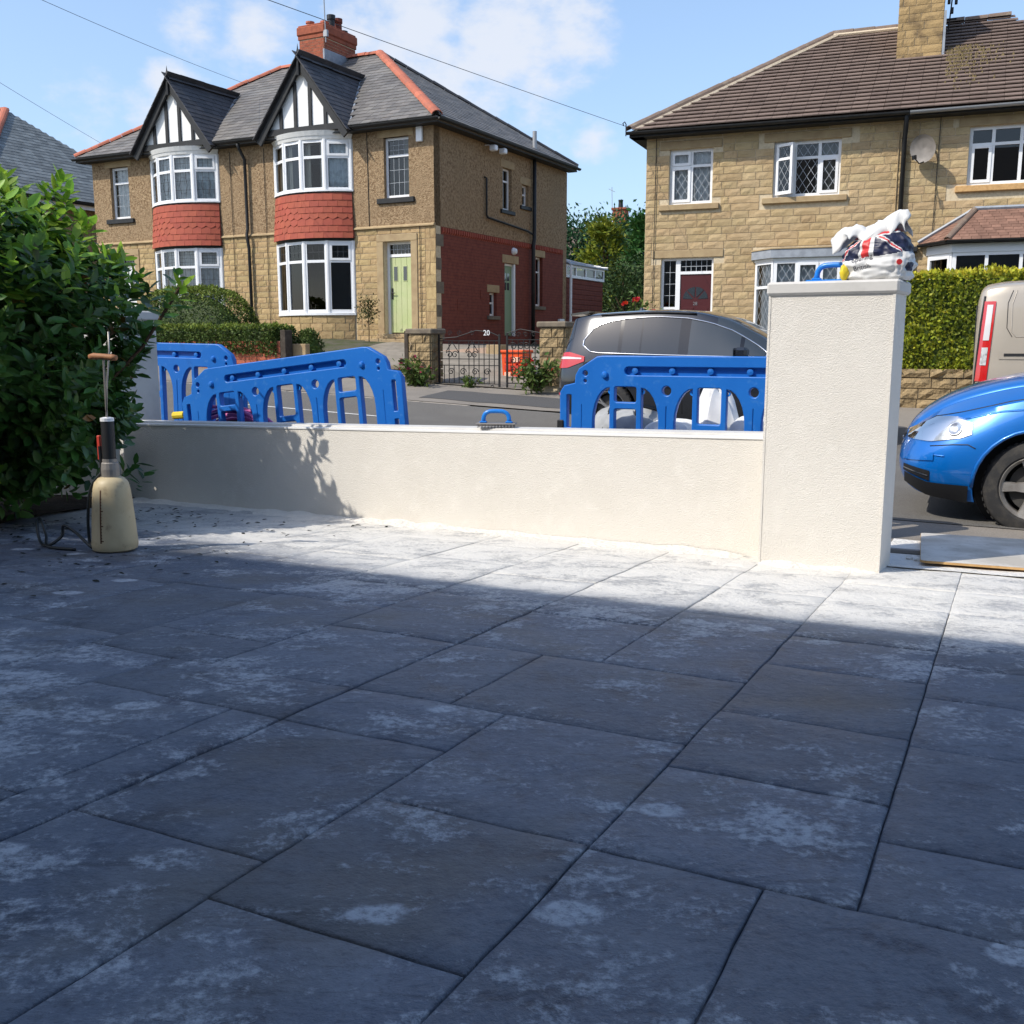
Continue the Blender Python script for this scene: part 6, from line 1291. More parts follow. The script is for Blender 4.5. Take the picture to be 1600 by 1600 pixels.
for i in range(NB):
    for j in range(MB_): fs.append((i*(MB_+1)+j, (i+1)*(MB_+1)+j, (i+1)*(MB_+1)+j+1, i*(MB_+1)+j+1)); mi.append(order_.index(flagcol((i+.5)/NB, (j+.5)/MB_)))
me.from_pydata(vs, [], fs); [me.materials.append(MATS[m]) for m in order_]; me.polygons.foreach_set('material_index', mi); me.update(); bo = link('bag_body', me, bg); me.shade_smooth()
def mouth(a, b):                                          # slack plastic mouth of the bag, folded over and hanging at the front
    t = a*1.0; x = -.235+.375*t; zc = float(np.interp(t, [0, .12, .28, .45, .62, .82, .95, 1.0], [.250, .298, .312, .294, .314, .362, .376, .345])); w = (b-.5)*2
    wy = .115*(.55+.45*math.sin(PI*min(1, t*1.15+.08))); fold = .016*math.sin(t*23+w*2.2)*(abs(w)**1.2)+.020*mn.noise(Vector((t*7, w*1.6, 1)))+.009*mn.noise(Vector((t*17, w*4, 4)))
    return (x+.03*w*mn.noise(Vector((t*3, w, 9)))+.012*math.sin(w*5+t*9), wy*math.sin(w*1.35)+fold*.8, zc-.012-.125*(.7+.5*mn.noise(Vector((t*4.5, 3, 0))))*w*w+fold*.9)
mo_ = autosmooth(MB().grid(mouth, 60, 34).build('torn_mouth', 'bagwhite', bg), 65); sol = mo_.modifiers.new('s', 'SOLIDIFY'); sol.thickness = .003
def bag_print(name, x, z, body, size, tilt, m='print'):
    o = text_mesh(name, body, size, m, bg, Matrix.Rotation(tilt, 4, 'Z'), 0)
    for v in o.data.vertices:
        X, Z = x+v.co.x, z+v.co.y; bb = max(.02, min(.95, Z/.285)); best = min((bagshape(.5+.5*k/160, bb) for k in range(161)), key=lambda p: abs(p[0]-X)); v.co = (X, best[1]-.003, Z)
bag_print('lettering', -.060, .100, 'opening', .034, .22); bag_print('lettering', -.055, .056, 'British.', .033, .20)
p = Vector(bagshape(((.62-PI/2) % (2*PI))/(2*PI), .30)); MB(Matrix.Translation(p+Vector((.006, -.012, 0))) @ Matrix.Rotation(.5, 4, 'Z')).lathe([(0, -.004), (.014, -.004), (.015, 0)], 14, (0, 0, 0), 'y').build('round_emblem', 'bagred', bg)
# ---------------------------------------------------------------- pump sprayer
sp0 = DU(4.14, -4.60); sy = thing('pump_sprayer', 'grubby cream pump sprayer with wooden T handle standing on the slabs', 'sprayer', (sp0.x, sp0.y, sp0.z+.004), R(-14))
tank = [(.0, .0), (.10, .0), (.123, .012), (.128, .035), (.126, .06), (.118, .18), (.108, .30), (.101, .36), (.092, .395), (.070, .420), (.045, .428), (.0, .430)]
autosmooth(MB().lathe(tank, 36).build('tank', 'tank', sy), 45)
MB().lathe([(.048, .425), (.05, .47), (.046, .505), (.040, .51), (.040, .53)], 18).build('collar', 'steelgrey', sy); autosmooth(MB().lathe([(.036, .53), (.036, .735), (.033, .755), (0, .757)], 18).build('pump_tube', 'darkplastic', sy)); MB().lathe([(.038, .742), (.038, .76), (.02, .765), (0, .765)], 14).build('pump_cap', 'upvc', sy)
MB().tube([(0, 0, .75), (.003, 0, 1.09)], .006, 8).build('plunger_rod', 'steelgrey', sy); MB().tube([(-.085, 0, 1.10), (-.06, 0, 1.105), (0, 0, 1.103), (.06, 0, 1.098), (.085, 0, 1.096)], .017, 12, rs=[.015, .018, .016, .018, .015]).build('handle', 'wood', sy, smooth=True)
MB().tube([(.012, -.02, .77), (.022, -.01, .95), (.042, .0, 1.13), (.045, .0, 1.24)], .005, 6).build('spray_lance', 'alloy_worn', sy, smooth=True); MB().tube([(-.052, -.005, .43), (-.055, -.005, .60)], .010, 8).build('lance_grip', 'darkplastic', sy); MB().bbox(-.070, -.012, .52, -.048, .008, .66, .004).build('trigger', 'redplastic', sy)
MB().tube(spline([(-.055, 0, .45), (-.12, -.02, .36), (-.145, -.03, .2), (-.14, -.04, .06), (-.11, -.06, .02), (-.2, -.02, .06), (-.28, .02, .09), (-.36, .03, .12), (-.37, .02, .06), (-.42, -.04, .012), (-.52, .02, .02), (-.60, .10, .10), (-.62, .14, .13), (-.58, .12, .12), (-.50, .05, .05), (-.40, -.06, .012), (-.2, -.09, .01)]), .009, 8).build('hose', 'hose', sy, smooth=True)
sb = MB()
for k in range(15): z = .07+.017*k; r_ = np.interp(z, [t[1] for t in tank], [t[0] for t in tank])+.0008; a = R(268); w_ = .09 if k % 5 else .17; sb.add([(r_*math.cos(a), r_*math.sin(a), z), (r_*math.cos(a+w_), r_*math.sin(a+w_), z), (r_*math.cos(a+w_), r_*math.sin(a+w_), z+.006), (r_*math.cos(a), r_*math.sin(a), z+.006)], [(0, 1, 2, 3)])
for k in range(24): z = .06+.0125*k; r_ = np.interp(z, [t[1] for t in tank], [t[0] for t in tank])+.0010; r2 = np.interp(z+.0125, [t[1] for t in tank], [t[0] for t in tank])+.0010; a = R(268); w_ = .07; sb.add([(r_*math.cos(a), r_*math.sin(a), z), (r_*math.cos(a+w_), r_*math.sin(a+w_), z), (r2*math.cos(a+w_), r2*math.sin(a+w_), z+.0125), (r2*math.cos(a), r2*math.sin(a), z+.0125)], [(0, 1, 2, 3)])
o = sb.build('level_scale', 'scalebrown', sy); o['kind'] = 'stuff'
# ---------------------------------------------------------------- board, bar and rubble beside the pier
q0 = DU(6.02, -.42); bd = thing('plywood_board', 'dusty sheet of plywood lying on the ground beside the tall pier', 'board', (q0.x, q0.y, q0.z+.024), R(-22)); Mb = Matrix.Rotation(R(-2.0), 4, 'X')
MB(Mb).prism(rr(0, 0, 1.5, 1.12, .03), 0, .012, 'z').build('core_layer', 'plyedge', bd, fix=True); MB(Mb).prism(rr(.002, .004, 1.498, 1.118, .03), .0125, .014, 'z').build('face_veneer', 'plyface', bd, fix=True)
for x in (.25, 1.2): MB().bbox(x, .2, -.05, x+.08, .28, -.012, .003).build('packing_block', 'plyedge', bd)
q1 = DU(6.45, -.92); br = tag(MB().bbox(0, 0, 0, .48, .03, .028, .004).build('steel_bar', 'steelgrey'), 'short grey steel bar on the dusty ground behind the pier', 'bar'); br.location = (q1.x, q1.y, dz(q1.x, q1.y)+.006); br.rotation_euler = (0, 0, R(-24))
for k in range(7):
    qq = DU(6.15+.5*random.random(), -.55+.3*random.random()); mb = MB(); r_ = random.uniform(.012, .03); n_ = 0
    o = mb.grid(lambda a, b: tuple(Vector((r_*math.cos(a*2*PI)*math.cos((b-.5)*PI), r_*math.sin(a*2*PI)*math.cos((b-.5)*PI), r_*.6*math.sin((b-.5)*PI)))*(1+.4*mn.noise(Vector((a*6+k, b*5, k))))), 7, 5).build('render_lump', 'dust'); o.location = (qq.x, qq.y, dz(qq.x, qq.y)+r_*.4+.002); tag(o, 'small lump of dried render on the ground beside the tall pier', 'lump', 'lumps of dried render by the pier')
# dusty skirt of ground beside the pier
def dg(a, b): u_ = 5.9+1.15*b; v_ = -.66+2.6*a; p = DU(u_, v_); z = zg(p.x, p.y)+.004+.004*(1-b)+.006*mn.noise(Vector((u_*3, v_*3, 1))); return (p.x, p.y, max(z, dz(p.x, p.y)+.001) if b < .3 else z)
o = MB().grid(dg, 24, 12).build('dusty_ground', 'dust', smooth=True); struct(o, 'pale dusty ground beside the pier')
# ---------------------------------------------------------------- vehicles: a lofted shell with lamps, glass and trim laid on its surface
def hermite(xs, ys, x):
    xs = np.array(xs, float); ys = np.array(ys, float); h = np.diff(xs); dl = np.diff(ys)/h; m = np.zeros(len(xs)); m[0], m[-1] = dl[0], dl[-1]
    for i in range(1, len(xs)-1): m[i] = 0 if dl[i-1]*dl[i] <= 0 else 2*dl[i-1]*dl[i]/(dl[i-1]+dl[i])
    i = int(np.clip(np.searchsorted(xs, x)-1, 0, len(h)-1)); t = (x-xs[i])/h[i]
    return (2*t**3-3*t**2+1)*ys[i]+(t**3-2*t**2+t)*h[i]*m[i]+(-2*t**3+3*t**2)*ys[i+1]+(t**3-t**2)*h[i]*m[i+1]
class Car:
    """stations: x, z bottom, z belt, z roof, half width low, at belt, at roof; x runs from tail to nose"""
    def __init__(s, st, bulge=.03, crown=.05): s.st = np.array(st, float); s.bulge = bulge; s.crown = crown; s.cache = {}
    def dims(s, x):
        k = round(x, 5)
        if k not in s.cache: s.cache[k] = [hermite(s.st[:, 0], s.st[:, c], x) for c in range(1, 7)]
        return s.cache[k]
    def P(s, x, t, side=1):
        zb, zl, zr, wl, wb, wr = s.dims(x); cr = min(s.crown, (zr-zl)*.5); ze = zr-cr
        if t < .45: q = t/.45; z = zb+(zl-zb)*q; w = wl*.93+(wb-wl*.93)*q+(wl-.5*(wl*.93+wb)+s.bulge)*4*q*(1-q)*.9
        elif t < .8: q = (t-.45)/.35; z = zl+(ze-zl)*q; w = wb+(wr-wb)*q+.018*4*q*(1-q)
        else: q = (t-.8)/.2; w = wr*math.cos(q*PI/2)**.8 if q < 1 else 0; z = ze+cr*math.sin(q*PI/2)
        return Vector((x, side*w, z))
    def tz(s, x, z):
        lo, hi = 0, .8
        for _ in range(26):
            m = (lo+hi)/2
            if s.P(x, m).z < z: lo = m
            else: hi = m
        return (lo+hi)/2
    def N(s, x, t, side):
        e = .004; xa, xb = max(s.st[0, 0], x-e), min(s.st[-1, 0], x+e); a = s.P(xb, t, side)-s.P(xa, t, side); b = s.P(x, min(1, t+e), side)-s.P(x, max(0, t-e), side); n = a.cross(b)
        n = n.normalized() if n.length > 1e-9 else Vector((0, side, 0)); return n if n.y*side >= 0 else -n
    def body(s, name, m, parent, arches, nx=110):
        x0, x1 = s.st[0, 0], s.st[-1, 0]; X = [x0+(x1-x0)*(.5-.5*math.cos(PI*i/nx))*.35+(x1-x0)*i/nx*.65 for i in range(nx+1)]; T = [i/14*.45 for i in range(14)]+[.45+i/10*.35 for i in range(10)]+[.8+i/9*.2 for i in range(10)]
        bm = bmesh.new(); rings = []
        for x in X:
            r = [bm.verts.new(s.P(x, t, 1)) for t in T]+[bm.verts.new(s.P(x, t, -1)) for t in T[-2::-1]]; rings.append(r)
        n = len(rings[0])
        for a, b in zip(rings[:-1], rings[1:]):
            for k in range(n): bm.faces.new((a[k], a[(k+1) % n], b[(k+1) % n], b[k]))
        bm.faces.new(rings[0][::-1]); bm.faces.new(rings[-1]); bmesh.ops.recalc_face_normals(bm, faces=bm.faces[:]); me = bpy.data.meshes.new(name); bm.to_mesh(me); bm.free(); me.materials.append(MATS[m]); me.materials.append(MATS['darkplastic'])
        o = link(name, me, parent)
        if arches:
            cb = MB()
            for ax, az, ar in arches: cb.lathe([(0, -1.2), (ar, -1.2), (ar, 1.2), (0, 1.2)], 40, (ax, 0, az), 'y')
            cm_ = cb.mesh('cut', 'darkplastic'); bmc = bmesh.new(); bmc.from_mesh(cm_); bmesh.ops.remove_doubles(bmc, verts=bmc.verts[:], dist=1e-5); bmesh.ops.recalc_face_normals(bmc, faces=bmc.faces[:]); bmc.to_mesh(cm_); bmc.free()
            co = link('cut', cm_); md = o.modifiers.new('b', 'BOOLEAN'); md.object = co; md.operation = 'DIFFERENCE'; md.solver = 'EXACT'
            o.parent = None; dg_ = bpy.context.evaluated_depsgraph_get(); m2 = bpy.data.meshes.new_from_object(o.evaluated_get(dg_)); o.modifiers.clear(); o.data = m2; o.parent = parent; bpy.data.objects.remove(co)
            m2.materials.clear(); m2.materials.append(MATS[m]); m2.materials.append(MATS['darkplastic'])
            for p in m2.polygons:
                c_ = p.center; p.material_index = 1 if any(abs((c_.x-ax)**2+(c_.z-az)**2-ar*ar) < .004*ar+.002 and abs(p.normal.y) < .35 for ax, az, ar in arches) or (p.normal.z < -.8 and c_.z < .5) else 0
        for ax, az, ar in arches or []: MB().lathe([(0, -.60), (ar*.992, -.60), (ar*.992, .60), (0, .60)], 32, (ax, 0, az), 'y').build('wheel_well', 'darkplastic', parent)
        autosmooth(o, 32); return o
    def patch(s, name, x0, x1, lo, hi, m, parent, off=.004, side=1, nx=16, nz=8, th=0):
        mb = MB()
        def fn(a, b):
            x = x0+(x1-x0)*a; zl, zh = (lo(x) if callable(lo) else lo), (hi(x) if callable(hi) else hi); zh = max(zh, zl+.002); z = zl+(zh-zl)*b; t = s.tz(x, z); p = s.P(x, t, side); p.z = z if abs(p.z-z) < .02 else p.z; return tuple(p+s.N(x, t, side)*off)
        mb.grid(fn, nx, nz); return mb.build(name, m, parent, smooth=True, fix=False)
    def deck(s, name, x0, x1, k0, k1, m, parent, off=.004, nx=14, ny=20):
        def fn(a, b):
            x = x0+(x1-x0)*a; q = (b*2-1); sd = 1 if q >= 0 else -1; t = k1-(k1-k0)*abs(q); p = s.P(x, t, sd); e = .01; n = (s.P(min(x+e, s.st[-1, 0]), t, sd)-s.P(x-e, t, sd)).cross(Vector((0, 1, 0))); n = n if n.z > 0 else -n; return tuple(p+n.normalized()*off)
        return MB().grid(fn, nx, ny).build(name, m, parent, smooth=True)
    def line(s, name, pts, r, m, parent, side=1, off=.003, closed=False):
        P_ = []
        for i in range(len(pts)-(0 if closed else 1)):
            a, b = pts[i], pts[(i+1) % len(pts)]
            for k in range(6): x, z = a[0]+(b[0]-a[0])*k/6, a[1]+(b[1]-a[1])*k/6; t = s.tz(x, z); P_.append(s.P(x, t, side)+s.N(x, t, side)*off)
        if not closed: x, z = pts[-1]; t = s.tz(x, z); P_.append(s.P(x, t, side)+s.N(x, t, side)*off)
        return MB().tube(P_, r, 5, closed).build(name, m, parent, smooth=True)
def wheel(t, x, y, z, r, rim, wd, spokes, rimmat, steer=0, twin=True):
    M = Matrix.Translation((x, y, z)) @ Matrix.Rotation(steer, 4, 'Z'); sd = 1 if y > 0 else -1; a = wd/2
    hub = MB(M).lathe([(0, -a*.5*sd), (rim*.78, -a*.5*sd), (rim*.78, a*.15*sd), (0, a*.15*sd)], 24, (0, 0, 0), 'y').build('wheel', 'brake', t)
    ty = MB(M).lathe([(rim*.99, -a*.8), (rim*1.06, -a), (r*.93, -a*1.02), (r*.985, -a*.86), (r, -a*.6), (r, a*.6), (r*.985, a*.86), (r*.93, a*1.02), (rim*1.06, a), (rim*.99, a*.8)], 48, (0, 0, 0), 'y').build('tyre', 'rubber', hub, smooth=True); autosmooth(ty, 50)
    tr = MB(M)
    for k in range(44):
        an = 2*PI*k/44; c, s_ = math.cos(an), math.sin(an); e = .012
        for q0, q1 in ((-.86, -.45), (.45, .86)): tr.add([((r-.001)*c-s_*e, a*q0, (r-.001)*s_+c*e), ((r-.001)*c+s_*e, a*q0, (r-.001)*s_-c*e), ((r-.001)*c+s_*e, a*q1, (r-.001)*s_-c*e), ((r-.001)*c-s_*e, a*q1, (r-.001)*s_+c*e), ((r+.005)*c-s_*e, a*q0, (r+.005)*s_+c*e), ((r+.005)*c+s_*e, a*q0, (r+.005)*s_-c*e), ((r+.005)*c+s_*e, a*q1, (r+.005)*s_-c*e), ((r+.005)*c-s_*e, a*q1, (r+.005)*s_+c*e)], [(3, 2, 1, 0), (4, 5, 6, 7), (0, 1, 5, 4), (1, 2, 6, 5), (2, 3, 7, 6), (3, 0, 4, 7)])
    o = tr.build('tread', 'rubber', hub); o['kind'] = 'stuff'
    rm = MB(M); rm.lathe([(rim*.90, a*.55*sd), (rim*.99, a*.92*sd), (rim*1.02, a*.86*sd), (rim*1.0, -a*.7*sd), (rim*.93, -a*.6*sd), (rim*.90, a*.55*sd)], 48, (0, 0, 0), 'y'); rm.lathe([(0, a*.62*sd), (rim*.18, a*.60*sd), (rim*.20, a*.45*sd), (rim*.20, 0)], 20, (0, 0, 0), 'y')
    for k in range(spokes):
        for off in ((-.10, .10) if twin else (0,)):
            an = 2*PI*k/spokes; c, s_ = math.cos(an+off*.6), math.sin(an+off*.6); c2, s2 = math.cos(an+off*1.5), math.sin(an+off*1.5); w0, w1 = (rim*.07, rim*.05) if twin else (rim*.20, rim*.14)
            pts = []
            for (rr_, cc_, ss_, ww, yy) in ((rim*.14, c, s_, w0, a*.56), (rim*.55, c, s_, (w0+w1)*.42, a*.60), (rim*.95, c2, s2, w1*1.35, a*.72)):
                pts += [(rr_*cc_-ss_*ww, (yy-.03)*sd, rr_*ss_+cc_*ww), (rr_*cc_+ss_*ww, (yy-.03)*sd, rr_*ss_-cc_*ww), (rr_*cc_+ss_*ww*.8, yy*sd, rr_*ss_-cc_*ww*.8), (rr_*cc_-ss_*ww*.8, yy*sd, rr_*ss_+cc_*ww*.8)]
            rm.add(pts, [(q*4+i, q*4+(i+1) % 4, q*4+4+(i+1) % 4, q*4+4+i) for q in range(2) for i in range(4)])
    autosmooth(rm.build('rim', rimmat, hub, fix=True), 40)
    for k in range(5): an = 2*PI*k/5; MB(M).lathe([(0, a*.66*sd), (rim*.035, a*.65*sd), (rim*.035, a*.5*sd)], 8, (rim*.12*math.cos(an), 0, rim*.12*math.sin(an)), 'y').build('wheel_bolt', 'brake', hub)
    return hub
def vehicle(name, label, cat, u, v, z, face): return thing(name, label, cat, S(u, v, z), -TH if face > 0 else PI-TH)
# --- dark grey people carrier parked at the far kerb, nose to the right (its right side faces us: local -y)
cg = vehicle('parked_car', 'dark grey people carrier with chrome window trim parked at the far kerb', 'car', -5.36, 13.72, .04, 1)
C1 = Car([(0, .50, .86, 1.00, .66, .62, .45), (.04, .36, .93, 1.16, .76, .72, .50), (.12, .28, .98, 1.40, .84, .80, .56), (.22, .24, 1.00, 1.57, .87, .83, .60), (.5, .22, 1.02, 1.615, .89, .86, .645), (1.4, .20, 1.01, 1.65, .90, .87, .66), (1.85, .20, .99, 1.63, .90, .87, .65), (2.25, .20, .98, 1.545, .90, .865, .635), (2.65, .20, .97, 1.36, .90, .86, .62), (3.0, .20, .965, 1.16, .90, .85, .61), (3.3, .20, .94, 1.06, .895, .83, .60), (3.75, .24, .84, .97, .85, .76, .5), (4.02, .32, .70, .82, .74, .62, .4), (4.12, .42, .60, .68, .55, .45, .3)], .02, .055)
R1 = .335; arch = [(.80, R1, .385), (3.28, R1, .385)]
C1.body('body_shell', 'paint_grey', cg, arch)
top1 = lambda x: float(np.interp(x, [.40, .50, .68, 1.0, 1.4, 1.8, 2.1, 2.4, 2.7, 2.84], [1.22, 1.37, 1.46, 1.51, 1.53, 1.505, 1.445, 1.34, 1.17, 1.07])); bot1 = lambda x: float(np.interp(x, [.40, .46, .58, 1.5, 2.84], [1.18, 1.11, 1.085, 1.06, 1.035]))
for sd_ in (-1, 1):
    for x0, x1, gm in ((.42, .90, 'privacyglass'), (.95, 1.20, 'privacyglass'), (1.22, 1.72, 'privacyglass'), (1.85, 2.50, 'carglass'), (2.55, 2.82, 'carglass')): C1.patch('side_window', x0, x1, bot1, top1, gm, cg, .005, sd_, 20, 6)
    [C1.patch('door_pillar', q0, q1, bot1, top1, 'pianoblack', cg, .004, sd_, 3, 6) for q0, q1 in ((1.72, 1.85), (.90, .95), (1.20, 1.22), (2.50, 2.55))]
    xs_ = list(np.linspace(.40, 2.84, 22)); C1.line('window_trim', [(x, top1(x)+.012) for x in xs_]+[(x, bot1(x)-.012) for x in xs_[::-1]], .011, 'chrome', cg, sd_, .004, True)
    C1.patch('tail_lamp', .035, .44, lambda x: float(np.interp(x, [.03, .2, .45], [.86, .87, .96])), lambda x: float(np.interp(x, [.03, .2, .45], [1.06, 1.08, 1.02])), 'tailred', cg, .012, sd_, 14, 6)
    C1.patch('lamp_band', .06, .40, lambda x: float(np.interp(x, [.03, .2, .45], [.98, .985, .985])), lambda x: float(np.interp(x, [.03, .2, .45], [1.01, 1.015, 1.0])), 'tailwhite', cg, .016, sd_, 10, 2)
    C1.patch('rear_bumper_trim', .02, .42, lambda x: float(np.interp(x, [0, .1, .42], [.46, .32, .26])), lambda x: float(np.interp(x, [0, .42], [.60, .52])), 'darkplastic', cg, .008, sd_, 10, 5); C1.patch('reflector', .05, .22, .50, .535, 'tailred', cg, .014, sd_, 6, 2)
    for x in (1.05, 1.80, 2.80): C1.line('door_seam', [(x, .30), (x, .7), (x+.015, 1.02)], .004, 'darkplastic', cg, sd_, .001)
    for x in (1.38, 2.36): C1.patch('door_handle', x, x+.2, .88, .915, 'paint_grey', cg, .028, sd_, 6, 3)
    C1.patch('headlamp', 3.62, 3.97, .62, lambda x: float(np.interp(x, [3.62, 3.97], [.78, .70])), 'lensback', cg, .006, sd_, 10, 4); C1.line('roof_rail', [(.6, 1.57), (1.3, 1.60), (1.9, 1.575)], .014, 'darkplastic', cg, sd_, .012)
    M_ = Matrix.Translation((2.56, sd_*.98, 1.08)); MB(M_).bbox(-.07, -.10, -.06, .09, .10, .07, .035).build('door_mirror', 'paint_grey', cg); MB(M_).bbox(-.085, -.09, -.05, -.071, .09, .06, .01).build('mirror_glass', 'carglass', cg)
    for x in (.80, 3.28): wheel(cg, x, sd_*.80, R1, R1, .235, .215, 5, 'alloy')
C1.deck('windscreen', 2.18, 3.05, .60, 1.0, 'carglass', cg, .006); C1.deck('rear_screen', .06, .23, .62, 1.0, 'privacyglass', cg, .006)
MB().add([(.10, -.52, 1.60), (.40, -.60, 1.63), (.40, .60, 1.63), (.10, .52, 1.60), (.10, -.52, 1.57), (.40, -.60, 1.60), (.40, .60, 1.60), (.10, .52, 1.57)], [(0, 1, 2, 3), (7, 6, 5, 4), (0, 4, 5, 1), (1, 5, 6, 2), (2, 6, 7, 3), (3, 7, 4, 0)]).build('roof_spoiler', 'paint_grey', cg, fix=True); MB().lathe([(.0, .05), (.02, .045), (.05, 0)], 10, (.95, 0, 1.635)).build('roof_aerial', 'paint_grey', cg)
# --- bright blue car, nose to the left, by the near kerb (its left side faces us: local +y)
cb_ = vehicle('parked_car', 'bright blue car with clear headlamp parked behind the plywood board', 'car', 3.86, 8.66, -.085, -1)
C2 = Car([(0, .50, .90, 1.0, .66, .62, .45), (.06, .36, .98, 1.40, .78, .74, .55), (.25, .27, 1.02, 1.66, .86, .83, .62), (1.2, .22, 1.03, 1.78, .89, .86, .66), (2.2, .22, 1.02, 1.77, .89, .865, .66), (2.75, .22, 1.01, 1.60, .89, .865, .65), (3.1, .22, 1.0, 1.33, .89, .86, .66), (3.36, .22, .985, 1.17, .89, .85, .66), (3.75, .21, .90, 1.08, .89, .82, .58), (4.05, .22, .80, .98, .86, .76, .50), (4.24, .25, .71, .87, .79, .68, .42), (4.36, .31, .62, .75, .66, .55, .34), (4.42, .40, .56, .63, .50, .42, .26)], .035, .08)
R2 = .335; xw = 3.50; C2.body('body_shell', 'paint_blue', cb_, [(.85, R2, .40), (xw, R2, .405)])
top2 = lambda x: float(np.interp(x, [.4, .6, 1.4, 2.2, 2.7, 3.0, 3.12], [1.45, 1.58, 1.66, 1.64, 1.46, 1.26, 1.14])); bot2 = lambda x: 1.08
for sd_ in (-1, 1):
    for x0, x1 in ((.42, 1.05), (1.10, 1.95), (2.03, 2.85), (2.88, 3.10)): C2.patch('side_window', x0, x1, bot2, top2, 'carglass', cb_, .005, sd_, 14, 6)
    hl0 = lambda x: float(np.interp(x, [3.92, 4.0, 4.2, 4.36], [.70, .665, .63, .635])); hl1 = lambda x: float(np.interp(x, [3.92, 4.02, 4.16, 4.36], [.77, .80, .785, .675]))
    hd = C2.patch('headlamp', 3.93, 4.35, hl0, hl1, 'lensback', cb_, .006, sd_, 16, 8); C2.patch('lens', 3.925, 4.355, lambda x: hl0(x)-.005, lambda x: hl1(x)+.005, LENS, hd, .020, sd_, 18, 10)
    for q, (hx, hz, hr) in enumerate(((4.04, .725, .052), (4.19, .705, .050), (4.28, .665, .022))):
        t_ = C2.tz(hx, hz); p = C2.P(hx, t_, sd_); n_ = C2.N(hx, t_, sd_); MB(Matrix.Translation(p+n_*.008) @ n_.to_track_quat('Z', 'Y').to_matrix().to_4x4()).lathe([(0, -.004), (hr*.4, -.002), (hr*.85, .006), (hr, .009), (hr, .0)], 18).build('reflector_bowl', 'chrome', hd, smooth=True)
    C2.patch('bumper_skirt', 3.10+.83, 4.36, lambda x: float(np.interp(x, [3.9, 4.2, 4.36], [.205, .245, .325])), lambda x: float(np.interp(x, [3.9, 4.2, 4.36], [.335, .345, .40])), 'darkplastic', cb_, .012, sd_, 14, 5)
    C2.patch('bumper_vent', 4.19, 4.375, lambda x: float(np.interp(x, [4.19, 4.37], [.352, .405])), lambda x: float(np.interp(x, [4.19, 4.37], [.425, .455])), 'darkplastic', cb_, .006, sd_, 8, 4); C2.patch('vent_strip', 4.20, 4.37, lambda x: float(np.interp(x, [4.19, 4.37], [.385, .425])), lambda x: float(np.interp(x, [4.19, 4.37], [.393, .433])), 'chrome', cb_, .012, sd_, 8, 2)
    C2.line('bumper_seam', [(3.90, .60), (3.95, .625), (4.05, .62), (4.2, .60)], .004, 'darkplastic', cb_, sd_, .0); C2.line('bumper_crease', [(4.10, .535), (4.2, .54), (4.36, .52)], .006, 'paint_blue', cb_, sd_, .001); C2.patch('bumper_insert', 4.17, 4.38, lambda x: float(np.interp(x, [4.17, 4.38], [.50, .485])), lambda x: float(np.interp(x, [4.17, 4.38], [.555, .545])), 'paint_blue', cb_, .010, sd_, 8, 4)
    C2.line('bonnet_seam', [(4.34, .70), (4.18, .80), (4.0, .845), (3.7, .93), (3.4, .99)], .0045, 'darkplastic', cb_, sd_, .0); C2.line('wing_crease', [(3.98, .80), (3.75, .86), (3.4, .90), (2.9, .92)], .010, 'paint_blue', cb_, sd_, -.004)
    for x in (1.05, 2.0, 3.02): C2.line('door_seam', [(x, .28), (x, .7), (x+.01, 1.05)], .004, 'darkplastic', cb_, sd_, .0)
    # arch lip
    lip = []
    for k in range(19):
        an = R(-12)+R(204)*k/18; x_, z_ = xw+.41*math.cos(an), R2+.41*math.sin(an)
        if z_ > .27 and x_ < 4.3: t_ = C2.tz(x_, z_); lip.append(C2.P(x_, t_, sd_)+C2.N(x_, t_, sd_)*.004)
    MB().tube(lip, .014, 6).build('arch_lip', 'paint_blue', cb_, smooth=True)
    ln = []
    M_ = Matrix.Translation((2.95, sd_*.99, 1.12)); MB(M_).bbox(-.08, -.10, -.07, .09, .10, .08, .035).build('door_mirror', 'paint_blue', cb_)
    for x in (.85, xw): wheel(cb_, x, sd_*.785, R2, R2, .222, .205, 5, 'alloy_worn', R(-6) if x > 2 else 0, False)
C2.deck('windscreen', 2.66, 3.34, .62, 1.0, 'carglass', cb_, .006); C2.deck('rear_screen', .05, .22, .62, 1.0, 'carglass', cb_, .006)
MB().bbox(4.30, -.30, .60, 4.415, .30, .66, .012).build('grille', 'darkplastic', cb_); MB().bbox(4.405, -.26, .605, 4.425, .26, .625, .005).build('grille_bar', 'chrome', cb_); MB().bbox(4.40, -.26, .40, 4.437, .26, .50, .006).build('number_plate', 'upvc', cb_)
# --- beige van parked at the far kerb (its right side faces us)
cv = vehicle('parked_van', 'beige panel van with tall rear lamp parked in front of the yellow hedge', 'van', -.16, 13.85, -.03, 1)
C3 = Car([(0, .55, 1.05, 1.78, .84, .83, .70), (.03, .42, 1.05, 1.90, .92, .91, .78), (.10, .32, 1.06, 1.96, .965, .955, .82), (.35, .28, 1.07, 1.995, .985, .975, .85), (1.5, .27, 1.08, 2.02, .99, .98, .86), (3.2, .27, 1.08, 2.0, .99, .98, .85), (3.75, .27, 1.08, 1.80, .985, .975, .80), (4.2, .27, 1.06, 1.36, .98, .96, .76), (4.5, .28, 1.0, 1.16, .95, .90, .66), (4.85, .33, .82, .96, .86, .76, .5), (4.97, .42, .66, .76, .66, .55, .35)], .01, .10)
C3.body('body_shell', 'paint_beige', cv, [(.85, .34, .42), (4.05, .34, .42)])
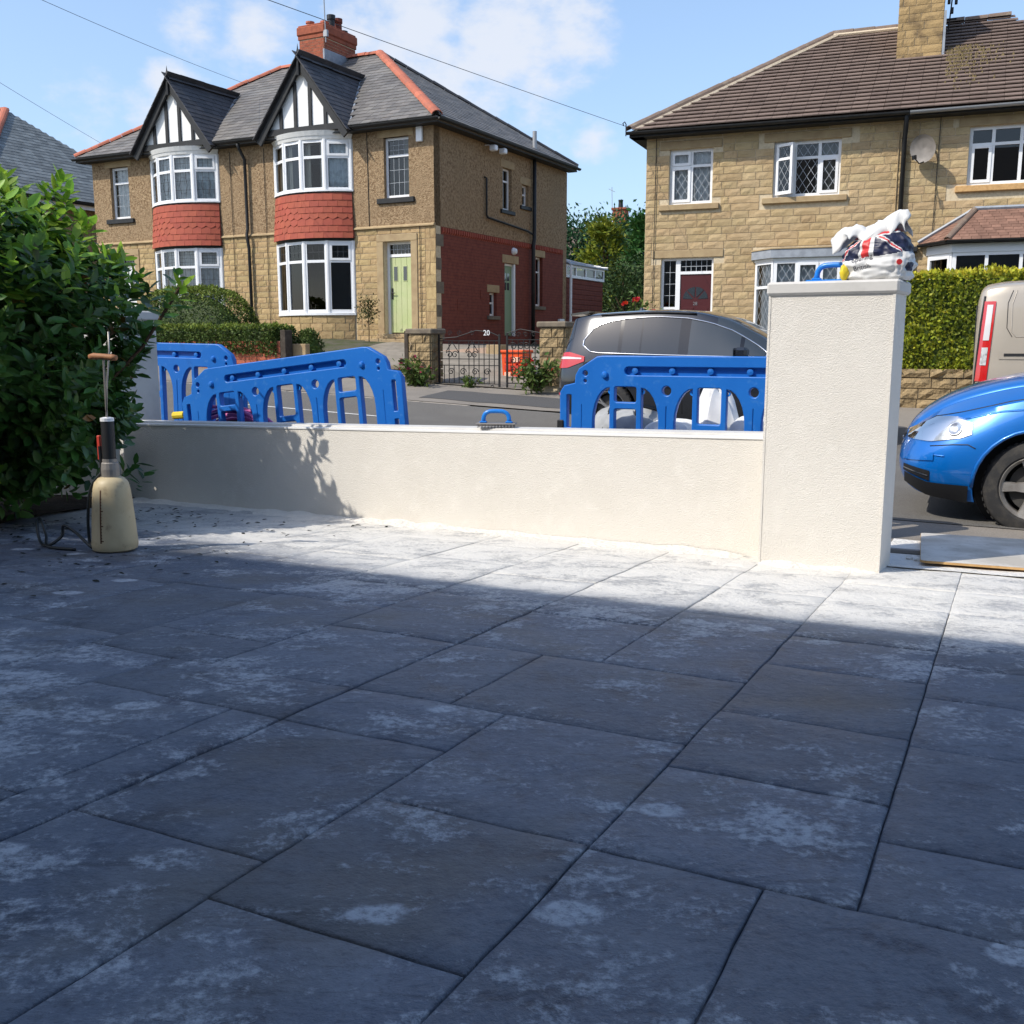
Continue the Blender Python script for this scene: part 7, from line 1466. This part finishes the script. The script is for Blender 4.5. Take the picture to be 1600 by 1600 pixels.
for sd_ in (-1, 1):
    xl = lambda z: float(np.interp(z, [.85, 1.75], [.05, .13]))
    def lamp(name, z0, z1, m, off=.010, x0=.035, x1=.15):
        mb = MB()
        def fn(a, b):
            z = z0+(z1-z0)*b; x = x0+(x1-x0)*a+.05*(z-.85); t_ = C3.tz(x, z); return tuple(C3.P(x, t_, sd_)+C3.N(x, t_, sd_)*off)
        return mb.grid(fn, 5, 12).build(name, m, cv, smooth=True)
    tl = lamp('tail_lamp', .84, 1.74, 'tailred', .012); 
    for nm_, z0, z1, m_ in (('reverse_lens', 1.02, 1.22, 'lensback'), ('indicator_lens', 1.30, 1.70, 'tailwhite')): q_ = lamp(nm_, z0, z1, m_, .017, .065, .125); q_.parent = tl
    C3.line('rear_seam', [(.022, .55), (.03, 1.0), (.05, 1.5), (.075, 1.80)], .012, 'darkplastic', cv, sd_, .002)
    C3.line('panel_crease', [(.40, 1.86), (.36, 1.70), (.37, 1.40), (.42, 1.34), (1.7, 1.34)], .008, 'paint_beige', cv, sd_, -.002); C3.line('panel_seam', [(.36, 1.86), (.315, 1.72), (.32, 1.44), (.38, 1.34)], .004, 'darkplastic', cv, sd_, .001)
    C3.patch('door_rail_recess', .26, 2.2, 1.09, 1.19, 'paint_beige', cv, .008, sd_, 14, 3); C3.patch('door_rail', .31, 2.2, 1.125, 1.155, 'darkplastic', cv, .013, sd_, 12, 2)
    C3.patch('side_window', 3.2, 3.95, 1.15, lambda x: float(np.interp(x, [3.2, 3.6, 3.95], [1.78, 1.72, 1.42])), 'carglass', cv, .005, sd_, 12, 5); C3.patch('rub_strip', .3, 4.2, .55, .63, 'darkplastic', cv, .012, sd_, 24, 2)
    for x in (.85, 4.05): wheel(cv, x, sd_*.87, .34, .34, .22, .215, 8, 'alloy_worn', 0, False)
C3.deck('windscreen', 3.62, 4.36, .62, 1.0, 'carglass', cv, .006)
MB().bbox(-.03, -.90, .38, .03, .90, .60, .03).build('rear_bumper', 'darkplastic', cv); MB().bbox(-.012, -.72, 1.16, .0, -.06, 1.70, .005).bbox(-.012, .06, 1.16, .0, .72, 1.70, .005).build('rear_window', 'privacyglass', cv)
